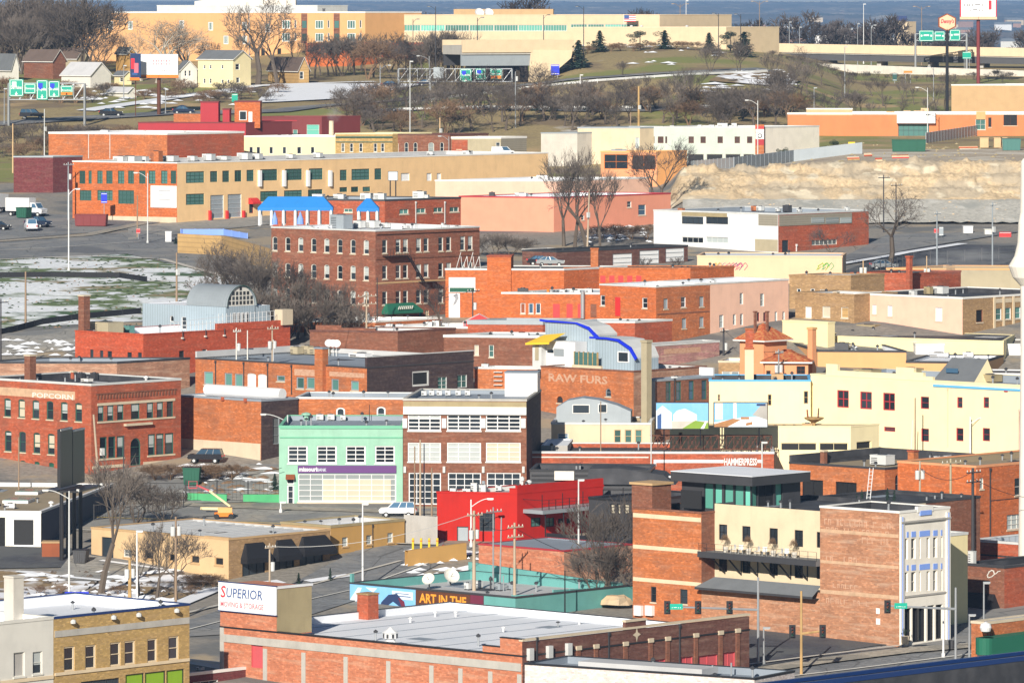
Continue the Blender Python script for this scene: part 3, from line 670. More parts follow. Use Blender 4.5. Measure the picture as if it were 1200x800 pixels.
def tree(kind,x,yb,hpx,label,group=None,D=None,wx=1.0,cat=None,name=None,z=None):
    D=D or Dy(x,yb);X=(x-600)*D/F;zz=ground(x,D)if z is None else z;h=hpx*D/F;s=h/10
    t,c=tv(kind);nm=name or{'fir':'fir_tree','pine':'pine_tree','bush':'evergreen_bush','shrub':'bare_shrub','thicket':'bare_thicket','syc':'sycamore_tree'}.get(kind[:-1],'bare_tree')
    r=thing(nm,label,cat or('bush' if kind[:-1]in('bush','shrub')else 'tree'),(X,D,zz-.1),rt.uniform(0,6.28),group);r.scale=(s*wx,s*wx,s)
    link('trunk',t,r);link('crown',c,r);return r
# ---------------------------------------------------------------- street furniture
def base_pt(x,yb=None,D=None):
    D=D or Dy(x,yb);return Vector(((x-600)*D/F,D,ground(x,D))),D
def upole(x,yt,label,yb=None,D=None,arms=1,tr=0,lean=0,mat='wood_pole',rz=.75,group='wooden utility poles',arm_w=2.4,r=.16,cat='utility pole',z=None,box=False):
    p,D=base_pt(x,yb,D)
    if z is not None:p.z=z
    h=HC-(yt-Y0)*D/F-p.z;t=thing('utility_pole',label,cat,p,rz,group)
    m=MB();m.tube((0,0,-.5),(lean*h,0,h),r*1.15,r*.75,8,mat);m.build('pole',t)
    for i in range(arms):
        z_=h-.5-i*1.1;c=MB();c.box(-arm_w/2,arm_w/2,-.2,-.1,z_-.07,z_+.07,mat);a=c.build('crossarm',t,(lean*h,0,0))
        c=MB()
        for q in(-.45,-.22,.22,.45):c.lathe([(.05,z_+.07),(.07,z_+.14),(.04,z_+.2),(.06,z_+.26),(0,z_+.3)],(q*arm_w,-.15),6,'off_white')
        c.build('insulator',a)
    for i in range(tr):
        a=[(.42,0),(-.42,0),(0,-.42)][i];c=MB();z_=h-2.7 if arms else h-1.6
        c.lathe([(0,z_-.55),(.26,z_-.5),(.28,z_+.45),(.22,z_+.52),(0,z_+.54)],a,10,'metal_light');c.tube((a[0],a[1],z_+.5),(a[0],a[1],z_+.75),.05,.04,6,'metal_dark');c.box(min(0,a[0]),max(0,a[0])if a[0]else .05,-.05,.05,z_+.2,z_+.3,'metal_dark');c.build('transformer',t)
    if box:c=MB();c.box(-.25,.25,-.5,-.12,h*.55,h*.55+.9,'metal_light');c.build('meter_box',t)
    return t
def lamp(x,yt,label,yb=None,D=None,arm=2.4,side=1,mat='galvanised',group='street lamps on tall metal poles',z=None,double=False,flag=None):
    p,D=base_pt(x,yb,D)
    if z is not None:p.z=z
    h=HC-(yt-Y0)*D/F-p.z;t=thing('street_lamp',label,'street lamp',p,0,group)
    m=MB();m.tube((0,0,-.3),(0,0,h),.13,.08,8,mat);m.tube((0,0,-.1),(0,0,.5),.2,.2,8,mat);m.build('pole',t)
    for sd in((1,-1)if double else(side,)):
        if arm>0:
            a=MB();q=[Vector((sd*arm*s,0,h-.9+1.0*math.sin(s*1.5)))for s in frange(0,1,5)]
            for c,d in zip(q,q[1:]):a.tube(c,d,.055,.05,6,mat)
            ao=a.build('lamp_arm',t);e=q[-1]
        else:ao=t;e=Vector((0,0,h))
        k=MB();k.box(-.38,.38,-.15,.15,-.1,.08,mat,Matrix.Translation(e+Vector((sd*.3,0,0))));k.box(-.3,.3,-.12,.12,-.16,-.1,'lamp_glass',Matrix.Translation(e+Vector((sd*.3,0,0))));k.build('lamp_head',ao)
    return t
def sign_post(x,y0,y1,label,w,panel,yb=None,D=None,face='concrete',posts=1,cat='sign',marks=None,name='road_sign',rz=0,txt=None):
    """panel w px wide between rows y0,y1 on posts"""
    p,D=base_pt(x,yb,D);k=D/F;W=w*k;zt=HC-(y0-Y0)*k-p.z;zb=HC-(y1-Y0)*k-p.z
    t=thing(name,label,cat,p,rz);m=MB()
    for i in range(posts):
        q=0 if posts==1 else(-.3+.6*i/(posts-1))*W;m.tube((q,.09,-.3),(q,.09,zt-.1),.06,.06,6,'galvanised');m.build('post',t);m=MB()
    m.box(-W/2,W/2,-.03,.03,zb,zt,panel);o=m.build('sign_panel',t)
    b=MB();e=.05*W
    if marks:b.box(-W/2+e,W/2-e,-.045,-.03,zb+(zt-zb)*.08,zb+(zt-zb)*.13,marks);b.box(-W/2+e,W/2-e,-.045,-.03,zb+(zt-zb)*.87,zb+(zt-zb)*.92,marks);b.build('sign_border',o)
    if txt:
        n=len(txt)
        for i,(s_,m_)in enumerate(txt):
            hh=(zt-zb)/n;text_mb(s_,W*.75,hh*.5,m_,depth=.05).build('lettering',o,(-W*.375,0,zt-(i+1)*hh+hh*.25))
    return t
def signal(parent,loc,lenses=3):
    m=MB();m.box(-.2,.2,-.15,.15,-.55,.55,'black_metal');m.box(-.34,.34,.15,.18,-.7,.7,'black_metal');o=m.build('traffic_light_head',parent,loc)
    g=MB()
    for i in range(lenses):g.lathe([(.12,-.17),(.12,-.15)],n=8,mat='black_metal')
    for i,c in enumerate(('maroon_paint','rust','green_dark')):
        l_=MB();z=.35-.35*i
        l_.poly([(.11*math.cos(a*math.pi/4),-.153,z+.11*math.sin(a*math.pi/4))for a in range(8)],c);l_.tube((0,-.15,z+.12),(0,-.36,z+.10),.12,.10,8,'black_metal',caps=False);l_.build('signal_lens',o)
    return o
def fence(name,label,pts,h,mat='metal_grey',post=2.4,cat='fence',solid=True,off=0,gap=.0,zs=None,th=.05,rails=False):
    """fence or wall panel line along ground pixels; each post a part"""
    c=[gp(*q)if len(q)==2 else at(*q)for q in pts]
    t=thing(name,label,cat,c[0]);o0=c[0]
    for i,(a,b)in enumerate(zip(c,c[1:])):
        d=b-a;L_=math.hypot(d.x,d.y);n=max(1,int(L_/post));m=MB();e=Vector((d.x,d.y,0)).normalized();nn=Vector((e.y,-e.x,0))*th
        for k in range(n):
            p=a.lerp(b,k/n)-o0;q=a.lerp(b,(k+1)/n)-o0;up=Vector((0,0,h));g=Vector((0,0,gap))
            if solid:
                for s in(1,-1):
                    m.poly([p+nn*s+g,q+nn*s+g,q+nn*s+up,p+nn*s+up],mat)
                m.poly([p+nn+up,q+nn+up,q-nn+up,p-nn+up],mat)
            if rails:
                for z in(h,h*.55,.12):m.tube(p+Vector((0,0,z)),q+Vector((0,0,z)),.04,.04,4,mat)
                if not solid:
                    for j in range(8):
                        s=p.lerp(q,j/8);m.tube(s+Vector((0,0,.1)),s+Vector((0,0,h)),.015,.015,3,mat,caps=False)
        m.build('panel',t)
        if post<90:
            for k in range(0,n+1):
                p=a.lerp(b,k/n)-o0
                if i and not k:continue
                q=MB();q.box(-.07,.07,-.07,.07,-.4,h+.06,mat);q.build('post',t,p)
    return t
def wire(a,b,sag,parent=None,label=None):
    m=MB();a=Vector(a);b=Vector(b);n=10;P_=[a.lerp(b,i/n)-a+Vector((0,0,-sag*4*(i/n)*(1-i/n)))for i in range(n+1)]
    for p,q in zip(P_,P_[1:]):m.tube(p,q,.035,.035,3,'black_metal',caps=False)
    return tag(m.build('power_line',None,a),label,'cable')
# ---------------------------------------------------------------- vehicles
def car(x,yb,rz,label,body='car_white',kind='sedan',D=None,z=None,name=None,s=1.0):
    p,D=base_pt(x,yb,D);
    if z is not None:p.z=z
    t=thing(name or{'van':'parked_van','suv':'parked_suv','sedan':'parked_car','pickup':'pickup_truck'}[kind],label,{'van':'van','suv':'car','sedan':'car','pickup':'pickup'}[kind],p+Vector((0,0,.12)),rz);t.scale=(s,s,s)
    prof={'sedan':([(-2.25,.35),(2.2,.35),(2.28,.62),(2.1,.82),(1.1,.95),(-1.45,.98),(-2.2,.92),(-2.3,.6)],[(-1.75,.96),(1.15,.93),(.35,1.42),(-1.0,1.44)],1.75),
            'suv':([(-2.3,.42),(2.2,.42),(2.3,.72),(2.15,1.0),(1.1,1.1),(-2.25,1.12),(-2.35,.7)],[(-2.2,1.1),(1.15,1.08),(.5,1.72),(-2.0,1.74)],1.85),
            'van':([(-2.5,.40),(2.35,.40),(2.45,.75),(2.2,1.15),(1.5,1.25),(-2.5,1.25)],[(-2.48,1.23),(1.55,1.22),(.8,2.02),(-2.4,2.05)],1.95),
            'pickup':([(-2.7,.45),(2.5,.45),(2.6,.8),(2.4,1.08),(1.2,1.15),(-2.7,1.15)],[(-.7,1.13),(1.2,1.13),(.6,1.80),(-.5,1.82)],1.9)}[kind]
    bp,cp,W=prof;w2=W/2
    m=MB();m.prism(bp,-w2,w2,body)
    cw=w2*.86;tw=w2*.74;z0=cp[0][1];bot=[cp[0],cp[1]];top=[cp[3],cp[2]]
    G=[(cp[0][0],-cw,cp[0][1]),(cp[1][0],-cw,cp[1][1]),(cp[2][0],-tw,cp[2][1]),(cp[3][0],-tw,cp[3][1])];H_=[(a,-b,c)for a,b,c in G]
    m.poly([G[3],G[2],H_[2],H_[3]],body);m.box(cp[3][0],cp[2][0],-tw,tw,cp[2][1]-.01,cp[2][1]+.04,body)
    bo=m.build('car_body',t)
    bm_=bo.modifiers.new('bevel','BEVEL');bm_.width=.06;bm_.segments=2
    g=MB();g.poly(G,'glass_blue');g.poly(H_[::-1],'glass_blue');g.poly([G[1],H_[1],H_[2],G[2]],'glass_blue');g.poly([H_[0],G[0],G[3],H_[3]],'glass_blue');go=g.build('car_windows',t)
    pm=MB()
    for s_ in(-1,1):
        for f_ in((.33,.62)if kind!='pickup' else(.5,)):
            xx=cp[0][0]+(cp[1][0]-cp[0][0])*f_;xt=cp[3][0]+(cp[2][0]-cp[3][0])*f_;pm.tube((xx,s_*cw,z0),(xt,s_*tw,cp[2][1]),.05,.05,4,body)
    for a,b in((G[0],G[3]),(G[1],G[2]),(H_[0],H_[3]),(H_[1],H_[2])):pm.tube(a,b,.05,.05,4,body)
    if kind=='van':pm.poly([(-2.45,-cw-.006,1.24),(-.2,-cw-.006,1.24),(-.3,-tw-.01,2.0),(-2.38,-tw-.01,2.0)],body);pm.poly([(-2.45,cw+.006,1.24),(-.2,cw+.006,1.24),(-.3,tw+.01,2.0),(-2.38,tw+.01,2.0)],body)
    pm.build('pillar',t)
    for sx in(-1,1):
        for sy in(-1,1):
            q=MB();X=sx*1.4;q.tube((0,0,0),(0,sy*.2,0),.34,.34,14,'rubber');wo=q.build('wheel',t,(X,sy*(w2-.17),.22));r_=MB();r_.tube((0,sy*.19,0),(0,sy*.215,0),.2,.18,10,'metal_light');r_.build('rim',wo)
    for sy in(-1,1):
        q=MB();xf=bp[2][0]if len(bp)>6 else bp[2][0];q.box(xf-.12,xf+.02,sy*w2*.75-.17,sy*w2*.75+.17,.66,.82,'lamp_glass');q.build('headlight',t)
        q=MB();q.box(bp[0][0]-.08,bp[0][0]+.1,sy*w2*.85-.12,sy*w2*.85+.12,.72,.95,'red_paint');q.build('tail_light',t)
    return t
def dumpster(x,yb,label,wpx,mat='green_dark',rz=0,D=None,name='dumpster',lid='black_metal',h=1.5,d=1.8):
    p,D=base_pt(x,yb,D);W=wpx*D/F;t=thing(name,label,'dumpster',p,rz);m=MB()
    m.prism([(-W/2+.15,.15),(W/2-.15,.15),(W/2,h),(-W/2,h)],-d/2,d/2,mat)
    for i in range(5):q=-W/2+.25+(W-.5)*i/4;m.box(q-.05,q+.05,-d/2-.06,-d/2,.3,h-.1,mat)
    m.box(-W/2-.05,W/2+.05,-d/2-.06,d/2+.06,h,h+.1,mat);m.build('bin',t)
    l_=MB();l_.box(-W/2+.05,-.02,-d/2,d/2,h+.102,h+.17,lid);l_.box(.02,W/2-.05,-d/2,d/2,h+.102,h+.17,lid);l_.build('lid',t);return t
def house(name,label,x,yt,ye,yb,w,side,wall='plaster_sand',roofm='shingle_grey',D=None,th=40,gable_r=True,wins=(),d=9,eave=.4,cat='house',chim=None):
    """gabled house: corner column x, ridge row yt, eave row ye, foot yb; w = px width of long side (left), side = px of gable end (right)"""
    D=D or Dy(x,yb);b=B(name,label,x,ye,D=D,xl=x-w,xr=x+side,th=th,wl=wall,cop=None,roof='roof_black',par=.05,cat=cat)
    rz_=HC-(yt-Y0)*D/F-b.zt;m=MB();o=eave
    M_=Matrix.Identity(4);e=b.ang('L');Rr=b.R;Ll=b.L
    # local frame of face L: x along, y inward
    loc=b.w3('L',0,b.zt);hy=Rr/2
    m=MB()
    m.poly([(-o,-o,-o*rz_/hy),(Ll+o,-o,-o*rz_/hy),(Ll+o,hy,rz_),(-o,hy,rz_)],roofm);m.poly([(Ll+o,Rr+o,-o*rz_/hy),(-o,Rr+o,-o*rz_/hy),(-o,hy,rz_),(Ll+o,hy,rz_)],roofm)
    m.poly([(-o,-o,-o*rz_/hy+.18),(Ll+o,-o,-o*rz_/hy+.18),(Ll+o,hy,rz_+.18),(-o,hy,rz_+.18)],roofm);m.poly([(Ll+o,Rr+o,-o*rz_/hy+.18),(-o,Rr+o,-o*rz_/hy+.18),(-o,hy,rz_+.18),(Ll+o,hy,rz_+.18)],roofm)
    for xx in(Ll+o,-o):
        for(y0_,z0_),(y1_,z1_)in(((-o,-o*rz_/hy),(hy,rz_)),((hy,rz_),(Rr+o,-o*rz_/hy))):m.poly([(xx,y0_,z0_),(xx,y1_,z1_),(xx,y1_,z1_+.18),(xx,y0_,z0_+.18)],'white_trim')
    m.poly([(-o,-o,-o*rz_/hy),(Ll+o,-o,-o*rz_/hy),(Ll+o,-o,-o*rz_/hy+.18),(-o,-o,-o*rz_/hy+.18)],'white_trim')
    ro=m.build('gable_roof',b.root,loc,e)
    g=MB();
    for xx in(Ll-.001,.001):g.poly([(xx,0,-.01),(xx,Rr,-.01),(xx,hy,rz_-.01)],wall)
    g.build('gable',b.root,loc,e)
    if chim:c=MB();c.box(Ll*chim-.35,Ll*chim+.35,hy-.3,hy+.3,0,rz_+1.0,'brick_red');c.build('chimney',ro if False else b.root,loc,e)
    for f_,x0,y0_,x1,y1_ in wins:b.win(f_,x0,y0_,x1,y1_,S(fw=.14,sill=None))
    return b.done()
def billboard(x,y0,y1,w,label,yb,D=None,post='brown_paint',panel='paper',back='black_metal',edge='orange_paint',th=0,rows=None,name='billboard',pr=.45,deep=.6):
    p,D=base_pt(x,yb,D);k=D/F;W=w*k;zt=HC-(y0-Y0)*k-p.z;zb=HC-(y1-Y0)*k-p.z
    t=thing(name,label,'billboard',p,th);m=MB();m.tube((0,deep/2,-.5),(0,deep/2,zb),pr,pr,14,post);m.build('post',t)
    m=MB();m.box(-W/2,W/2,0,deep,zb,zt,back);m.box(-W/2-.05,W/2+.05,-.14,.02,zb-.8,zb-.02,edge);m.box(-W/2-.3,W/2+.3,-.9,-.14,zb-.75,zb-.65,'metal_dark');fr=m.build('frame',t)
    m=MB();m.box(-W/2+.05,W/2-.05,-.06,-.003,zb+.05,zt-.05,panel);s_=m.build('sign_panel',t)
    for i,(u0,v0,u1,v1,mt,tx)in enumerate(rows or[]):
        if tx:text_mb(tx,W*(u1-u0),(zt-zb)*(v1-v0),mt,depth=.0).build('lettering',s_,(-W/2+W*u0,-.075,zb+(zt-zb)*v0))
        else:q=MB();q.box(-W/2+W*u0,-W/2+W*u1,-.075-.002*i,-.06,zb+(zt-zb)*v0,zb+(zt-zb)*v1,mt);q.build('picture',s_)
    return t
# ================================================================ foreground buildings
PT=lambda p:(p.x,p.y)
# --- moving and storage warehouse
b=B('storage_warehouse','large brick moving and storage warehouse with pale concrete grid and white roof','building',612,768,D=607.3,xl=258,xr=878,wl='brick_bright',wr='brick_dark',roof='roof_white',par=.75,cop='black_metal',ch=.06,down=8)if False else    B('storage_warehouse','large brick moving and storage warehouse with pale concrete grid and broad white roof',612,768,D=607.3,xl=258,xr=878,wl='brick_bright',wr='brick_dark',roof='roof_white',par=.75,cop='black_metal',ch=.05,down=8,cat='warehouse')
b.zt=HC-(768-Y0)*607.3/F
W=b
b.step('R',612,878,737,cop=False);zc=HC-(751-Y0)*607.3/F
q=MB();q.box(0,b.R,-.004,.354,0,.1,'brick_dark')
# right front parapet with tan coping, centre bump
L_=b.R
rt_=MB()
b.bandm('R',-.05,L_+.05,zc+.002-.02,zc+.2,'stone',.10,'coping',.42)
qa=b.fz('R',733,730)[0];qb=b.fz('R',757,726)[0]
b.bandm('R',qa,qb,zc-.4,zc+.72,'brick_dark',.012,'raised_parapet',.38);b.bandm('R',qa-.08,qb+.08,zc+.725,zc+.92,'stone',.12,'coping',.44)
# stepped end of the left parapet
for x0,x1,y in((565.5,586,757),(586,612,748)):
    q0=b.fz('L',x0,y)[0];q1=min(b.L,b.fz('L',x1,y)[0])if x1<612 else b.L-.01;z=b.fz('L',(x0+x1)/2,y)[1]
    b.bandm('L',q0,q1,b.zt-.3,z,'brick_bright',.008,'raised_parapet',.36);b.bandm('L',q0-.04,q1+.04,z+.003,z+.1,'black_metal',.06,'coping',.42)
gc='concrete'
for y0_,y1_ in((742,751),(793,803)):b.band('L',258.5,611,y0_,y1_,gc,.10,'concrete_band')
zt_=b.fz('L',259,752)[1]
for x in(260.5,311,356,405.5,455.5,506,540,575,609):
    q0=b.fz('L',x,770)[0];b.bandm('L',max(.02,q0-.28),min(b.L-.02,q0+.28),b.base,zt_-.2 if x>262 else b.zt-.1,gc,.09,'concrete_pier')
for x0,x1 in((300,309),(293,300)):pass
b.win('L',294,755,308,782,S(fr='red_panel',gl='red_panel',sill=None,nx=1,ny=1,pn='board'))
# penthouse with the sign
q0=.01;q1=b.fz('L',324,700)[0];z0=b.zt+.02;zp=b.fz('L',300,706)[1];zs0=b.fz('L',257.5,714)[1];zs1=b.fz('L',257.5,681)[1]
m=MB();dp=b.fz('R',0,0)[0]*0+5.2;m.box(0,q1-q0,-.006,dp,-.5,zs1-z0-.25,'brick_bright');pb=b.put(m,'penthouse','L',q0,z0)
m=MB();m.box(q1-q0+.004,q1-q0+.02,.05,dp-.02,-.4,zs1-z0-.3,'plaster_khaki');m.box(q1-q0-.35,q1-q0+.10,-.10,dp+.1,zs1-z0-.24,zs1-z0+.0,'white_paint');m.build('penthouse_side',b.root,b.w3('L',q0,z0),b.ang('L'))
m=MB();m.box(0,q1+.15,-.22,-.03,0,zs1-zs0,'paper');m.box(-.06,q1+.21,-.25,-.02,-.08,-.002,'blue_coping');m.box(-.06,q1+.21,-.25,-.02,zs1-zs0+.002,zs1-zs0+.08,'blue_coping');sg=b.put(m,'sign_board','L',-.05,zs0)
hs=zs1-zs0
text_mb('S',.75,hs*.42,'print_red',.1,.012,depth=0).build('lettering',sg,(.35,-.24,hs*.46));text_mb('UPERIOR',5.3,hs*.34,'print_blue',.1,.006,depth=0).build('lettering',sg,(1.2,-.24,hs*.48));text_mb('MOVING & STORAGE',6.3,hs*.19,'print_pink',0,.01,depth=0).build('lettering',sg,(.35,-.24,hs*.14))
# right face details
for x,y in((677.5,760),(698,758),(732.5,755),(762,751),(782,749),(815,745),(844,742),(864,739.5)):
    q,z,D=b.fz('R',x,y);b.bandm('R',q-.28,q+.28,b.base,z-.1,'brick_brown',.12,'pilaster');b.bandm('R',q-.38,q+.38,z-.1,z+.32,'stone',.2,'pilaster_cap')
for x,y in((628.5,746),(713,740),(796,731)):b.pipe('R',x,y,800)
q,z,D=b.fz('R',745.5,743);m=MB()
m.poly([(r_*math.cos(a),-.09,r_*1.25*math.sin(a))for a,r_ in[(i*math.pi/4,.62 if i%2==0 else .24)for i in range(8)]],'stone');b.put(m,'star_ornament','R',q,z)
for x,y in((619.5,766),(642,763),(664.5,760)):
    q,z,D=b.fz('R',x,y);m=MB();m.box(-.32,.32,-.45,-.02,-.6,.6,'metal_light');m.box(-.05,.05,-.2,-.1,-1.5,-.6,'metal_light');b.put(m,'electric_box','R',q,z)
for x0,y0_,x1,y1_ in((798,769,812,786),(819,767,841,784),(847,764,862,785),(768,772,780,786)):
    b.win('R',x0,y0_,x1,y1_,S(fr='red_panel',gl='red_panel',sill=None,nx=2,ny=1,pn='board',fw=.05))
# roof: ventilator, chimney, pipes
for i in range(9):m=MB();m.box(-.05,.05,.5,b.R-.5,.003,.05,'roof_grey');m.build('roof_seam',b.root,b.w3('L',b.L*(i+.7)/9.5,b.deck),b.ang('L'))
p=b.dk(457.5,757);m=MB();m.lathe([(.75,0),(.7,.5),(.5,.6),(.5,.8),(.78,.85),(.78,1.35),(.9,1.4),(.35,1.75),(.1,1.95),(0,2.0)],n=8,mat='white_paint');o=m.build('roof_ventilator',b.root,p)
m=MB()
for i in range(8):a=2*math.pi*(i+.5)/8;m.box(-.12,.12,-.02,.02,.9,1.3,'metal_dark',Matrix.Translation((.745*math.cos(a),.745*math.sin(a),0))@Matrix.Rotation(a+math.pi/2,4,'Z'))
m.build('louvre',o)
b.chimney(430,696,712,24,'brick_red','brick_tan',pos=b.dk(430,708.5),d=1.6)
for x,y in((510,722),(534,722),(481,729),(679,731),(590,740)):b.vent(x,y,6,.16,'white_paint')
b.done()
# --- low white painted building in front
b=B('painted_brick_building','low white painted brick building at the bottom edge before the warehouse',884,794.5,D=587,xl=615,rm=8,ph=31.5,th=58.5,wl='brick_white',cop='black_metal',roof='roof_grey',down=10,ch=.05)
m=MB();p=b.dk(780,790);m.box(-9,5,-1.6,1.6,.1,.75,'roof_pale');m.build('skylight',b.root,p+Vector((0,0,.2)),b.ang('L'));b.vent(835,792,13,.12,'galvanised',False);b.vent(857,792,16,.12,'galvanised',False)
b.done()
# --- dark roof edge bottom right
b=B('dark_brick_building','near dark building edge with blue metal coping across the bottom right corner',840,816,D=556,xr=1290,lm=3,th=46,wl='roof_black',wr='roof_black',cop='blue_coping',roof='roof_black',down=14,ch=.32,cw=1,par=.1)
b.done()
# --- bottom left pair
yb_=B('yellow_brick_building','yellow brick two storey building at the bottom left with green shopfront',63,723.5,D=608,xr=222,lm=17,wl='brick_yellow',wr='brick_yellow',cop='blue_coping',roof='roof_white',down=8,ch=.08,par=1.0)
b=yb_
st=S(fr='plaster_cream',nx=1,ny=2,fw=.16,mw=.08,sill='stone',gl='glass')
for x0,y0_,x1,y1_ in((75,757,87.5,786),(100,755,112.5,783.5),(129,752,141.5,780),(146,750.5,158.5,778),(172.5,747.5,184.5,775.5),(197.5,745,209.5,772.5)):b.win('R',x0,y0_,x1,y1_,st)
b.band('R',64,221.5,739,746.5,'concrete',.07,'stone_band');b.band('R',64,221.5,788,791.5,'plaster_cream',.12,'sill_band')
for i,(x0,x1)in enumerate(((147,169),(170,194),(195,216))):b.win('R',x0,789-i*2.5,x1,812-i*2.5,S(fr='black_metal',gl='green_bright',sill=None,ny=1,pn='shutter'))
b.win('R',95,796,140,812,S(fr='metal_dark',gl='glass',nx=3,sill=None))
for x,y in((83,727.5),(130.5,722.5),(160,719.5),(204.5,714.5)):
    q,z,D=b.fz('R',x,y);m=MB();m.lathe([(0,-.25),(.28,-.2),(.3,.05),(.12,.2),(0,.22)],(0,-.35),8,'metal_light');m.tube((0,-.35,.1),(0,0,.3),.03,.03,4,'metal_dark');b.put(m,'wall_lamp','R',q,z)
b.unit(192,706,8,8,'metal_dark');b.unit(202,705,5,6,'metal_grey')
b.done()
P0=b.P-b.v*18.4
b=B('white_stucco_building','weathered off-white two storey building with a tall white roof chimney, far bottom left',0,0,P=(b.P.x-b.v.x*18.45,b.P.y-b.v.y*18.45),zt=yb_.zt-.02,rm=18.4,lm=17,wl='off_white',wr='off_white',cop='off_white',roof='roof_white',down=8,par=1.0)
b.win('R',16,764,29,792,S(fr='off_white',gl='plaster_grey',sill='off_white',ny=1,pn='board'));b.win('R',38.5,763,49.5,789,S(fr='off_white',gl='glass',sill='off_white',ny=2,blind=.6));b.win('R',-14,767,-2,795,S(fr='off_white',gl='plaster_grey',sill='off_white',ny=1,pn='board'))
b.band('R',-50,62,803,807,'plaster_cream',.12,'sill_band')
b.chimney(17.5,676,722,22,'concrete_light','concrete_light')
b.done()
b=B('maroon_shop','small maroon shop with white coping between the yellow building and warehouse',205,792,D=626,xr=300,lm=22,wl='plaster_grey',wr='brick_maroon',cop='white_trim',roof='roof_white',down=5)
b.unit(235,786,8,4);b.win('R',226,797,256,812,S(nx=3,sill=None));b.done()
# --- teal roofed mural building
b=B('mural_building','low teal walled building with a long painted mural and satellite dishes',604,699.5,D=674,xl=410,rm=20,wl='paint_teal',wr='paint_teal',cop='metal_dark',roof='roof_pale',inner='paint_teal',ch=.06,par=1.0,down=6)
q0=b.fz('L',411,700)[0];q1=b.fz('L',488,700)[0];q2=b.fz('L',552,700)[0];q3=b.fz('L',567,700)[0];z1=b.zt-.15;z0=z1-2.9
b.bandm('L',q0,q1,z0,z1,'print_sky',.14,'mural');mu=b.bandm('L',q1+.02,q2,z0,z1,'brown_paint',.16,'mural');b.bandm('L',q2+.02,q3,z0,z1,'print_maroon',.15,'mural')
text_mb('ART IN THE',(q2-q1)*.86,1.05,'print_orange',0,.03,depth=0).build('lettering',mu,((q2-q1)*.07,-.18,1.55));text_mb('LOOP',(q2-q1)*.3,1.0,'print_orange',0,.03,depth=0).build('lettering',mu,((q2-q1)*.07,-.18,.3))
m=MB();m.prism([(0,0),(.4,1.2),(1.5,2.1),(2.8,2.3),(3.9,1.4),(4.2,0),(3.6,0),(3.2,.9),(2.2,1.4),(1.2,.8),(.9,0)],-.22,-.15,'print_navy');m.prism([(3.0,1.9),(3.9,1.5),(4.3,.1),(4.0,.1)],-.24,-.16,'print_maroon');b.put(m,'painted_figure','L',q0+4.6,z0)
m=MB();m.prism([(0,1.2),(1.2,2.6),(1.8,2.6),(.9,.9),(2.2,.4),(0,0)],-.19,-.15,'print_pale');m.prism([(2.4,2.7),(3.6,2.2),(4.2,2.7)],-.19,-.15,'print_pale');m.prism([(1.9,0),(3.0,1.3),(4.3,0)],-.19,-.15,'white_paint');b.put(m,'painted_shape','L',q0+.1,z0)
m=MB();m.box(0,3.2,-.19,-.145,0,.9,'print_pale');m.box(.3,2.9,-.20,-.14,.3,.4,'print_blue');m.box(.5,2.6,-.20,-.14,.6,.68,'print_blue');b.put(m,'mural_caption','L',q1-3.6,z0+1.7)
# higher back wall
b.bandm('BL',b.R-.4,b.R,b.zt-.3,b.zt+1.0,'paint_teal',.0,'raised_parapet',.3)
m=MB();m.prism([(0,0),(b.L,0),(b.L,1.2),(b.L*.2,.3),(0,.25)],-.02,.3,'paint_teal');m.build('raised_parapet',b.root,b.w3('BR',0,b.zt-.2),b.ang('BR'))
for x,y in((562,689),(548,691),(585,692),(598,691)):
    b.unit(x,y,7,8,'metal_grey' if x>570 else 'metal_light')
b.vent(575,690,14,.14,'metal_dark');b.vent(590,692,18,.1,'galvanised',False)
for x,y,r in((503,686,.75),(528,682,.95)):
    p=b.dk(x,y+4);m=MB();m.tube((0,0,0),(0,0,.9),.08,.08,6,'metal_dark');o=m.build('satellite_dish',b.root,p)
    m=MB();m.lathe([(r,.38),(r*.75,.18),(r*.4,.05),(0,0)],n=14,mat='concrete_light');m.lathe([(r,.40),(r*.75,.21),(r*.4,.08),(0,.03)],n=14,mat='off_white');m.tube((0,0,.1),(0,0,.9),.03,.03,4,'metal_dark')
    d=m.build('dish',o,(0,0,1.0));d.rotation_euler=(R(55),0,R(-20 if x<520 else 25))
b.done()
fence('teal_fence','teal board fence around the shaded yard behind the warehouse',[(600,718,684),(648,716,680)],2.0,'paint_teal',2.2)
fence('teal_fence','taller teal board fence panel nearest the brick corner tower',[(648,716,679.5),(706,713,686)],2.4,'paint_teal',2.6)
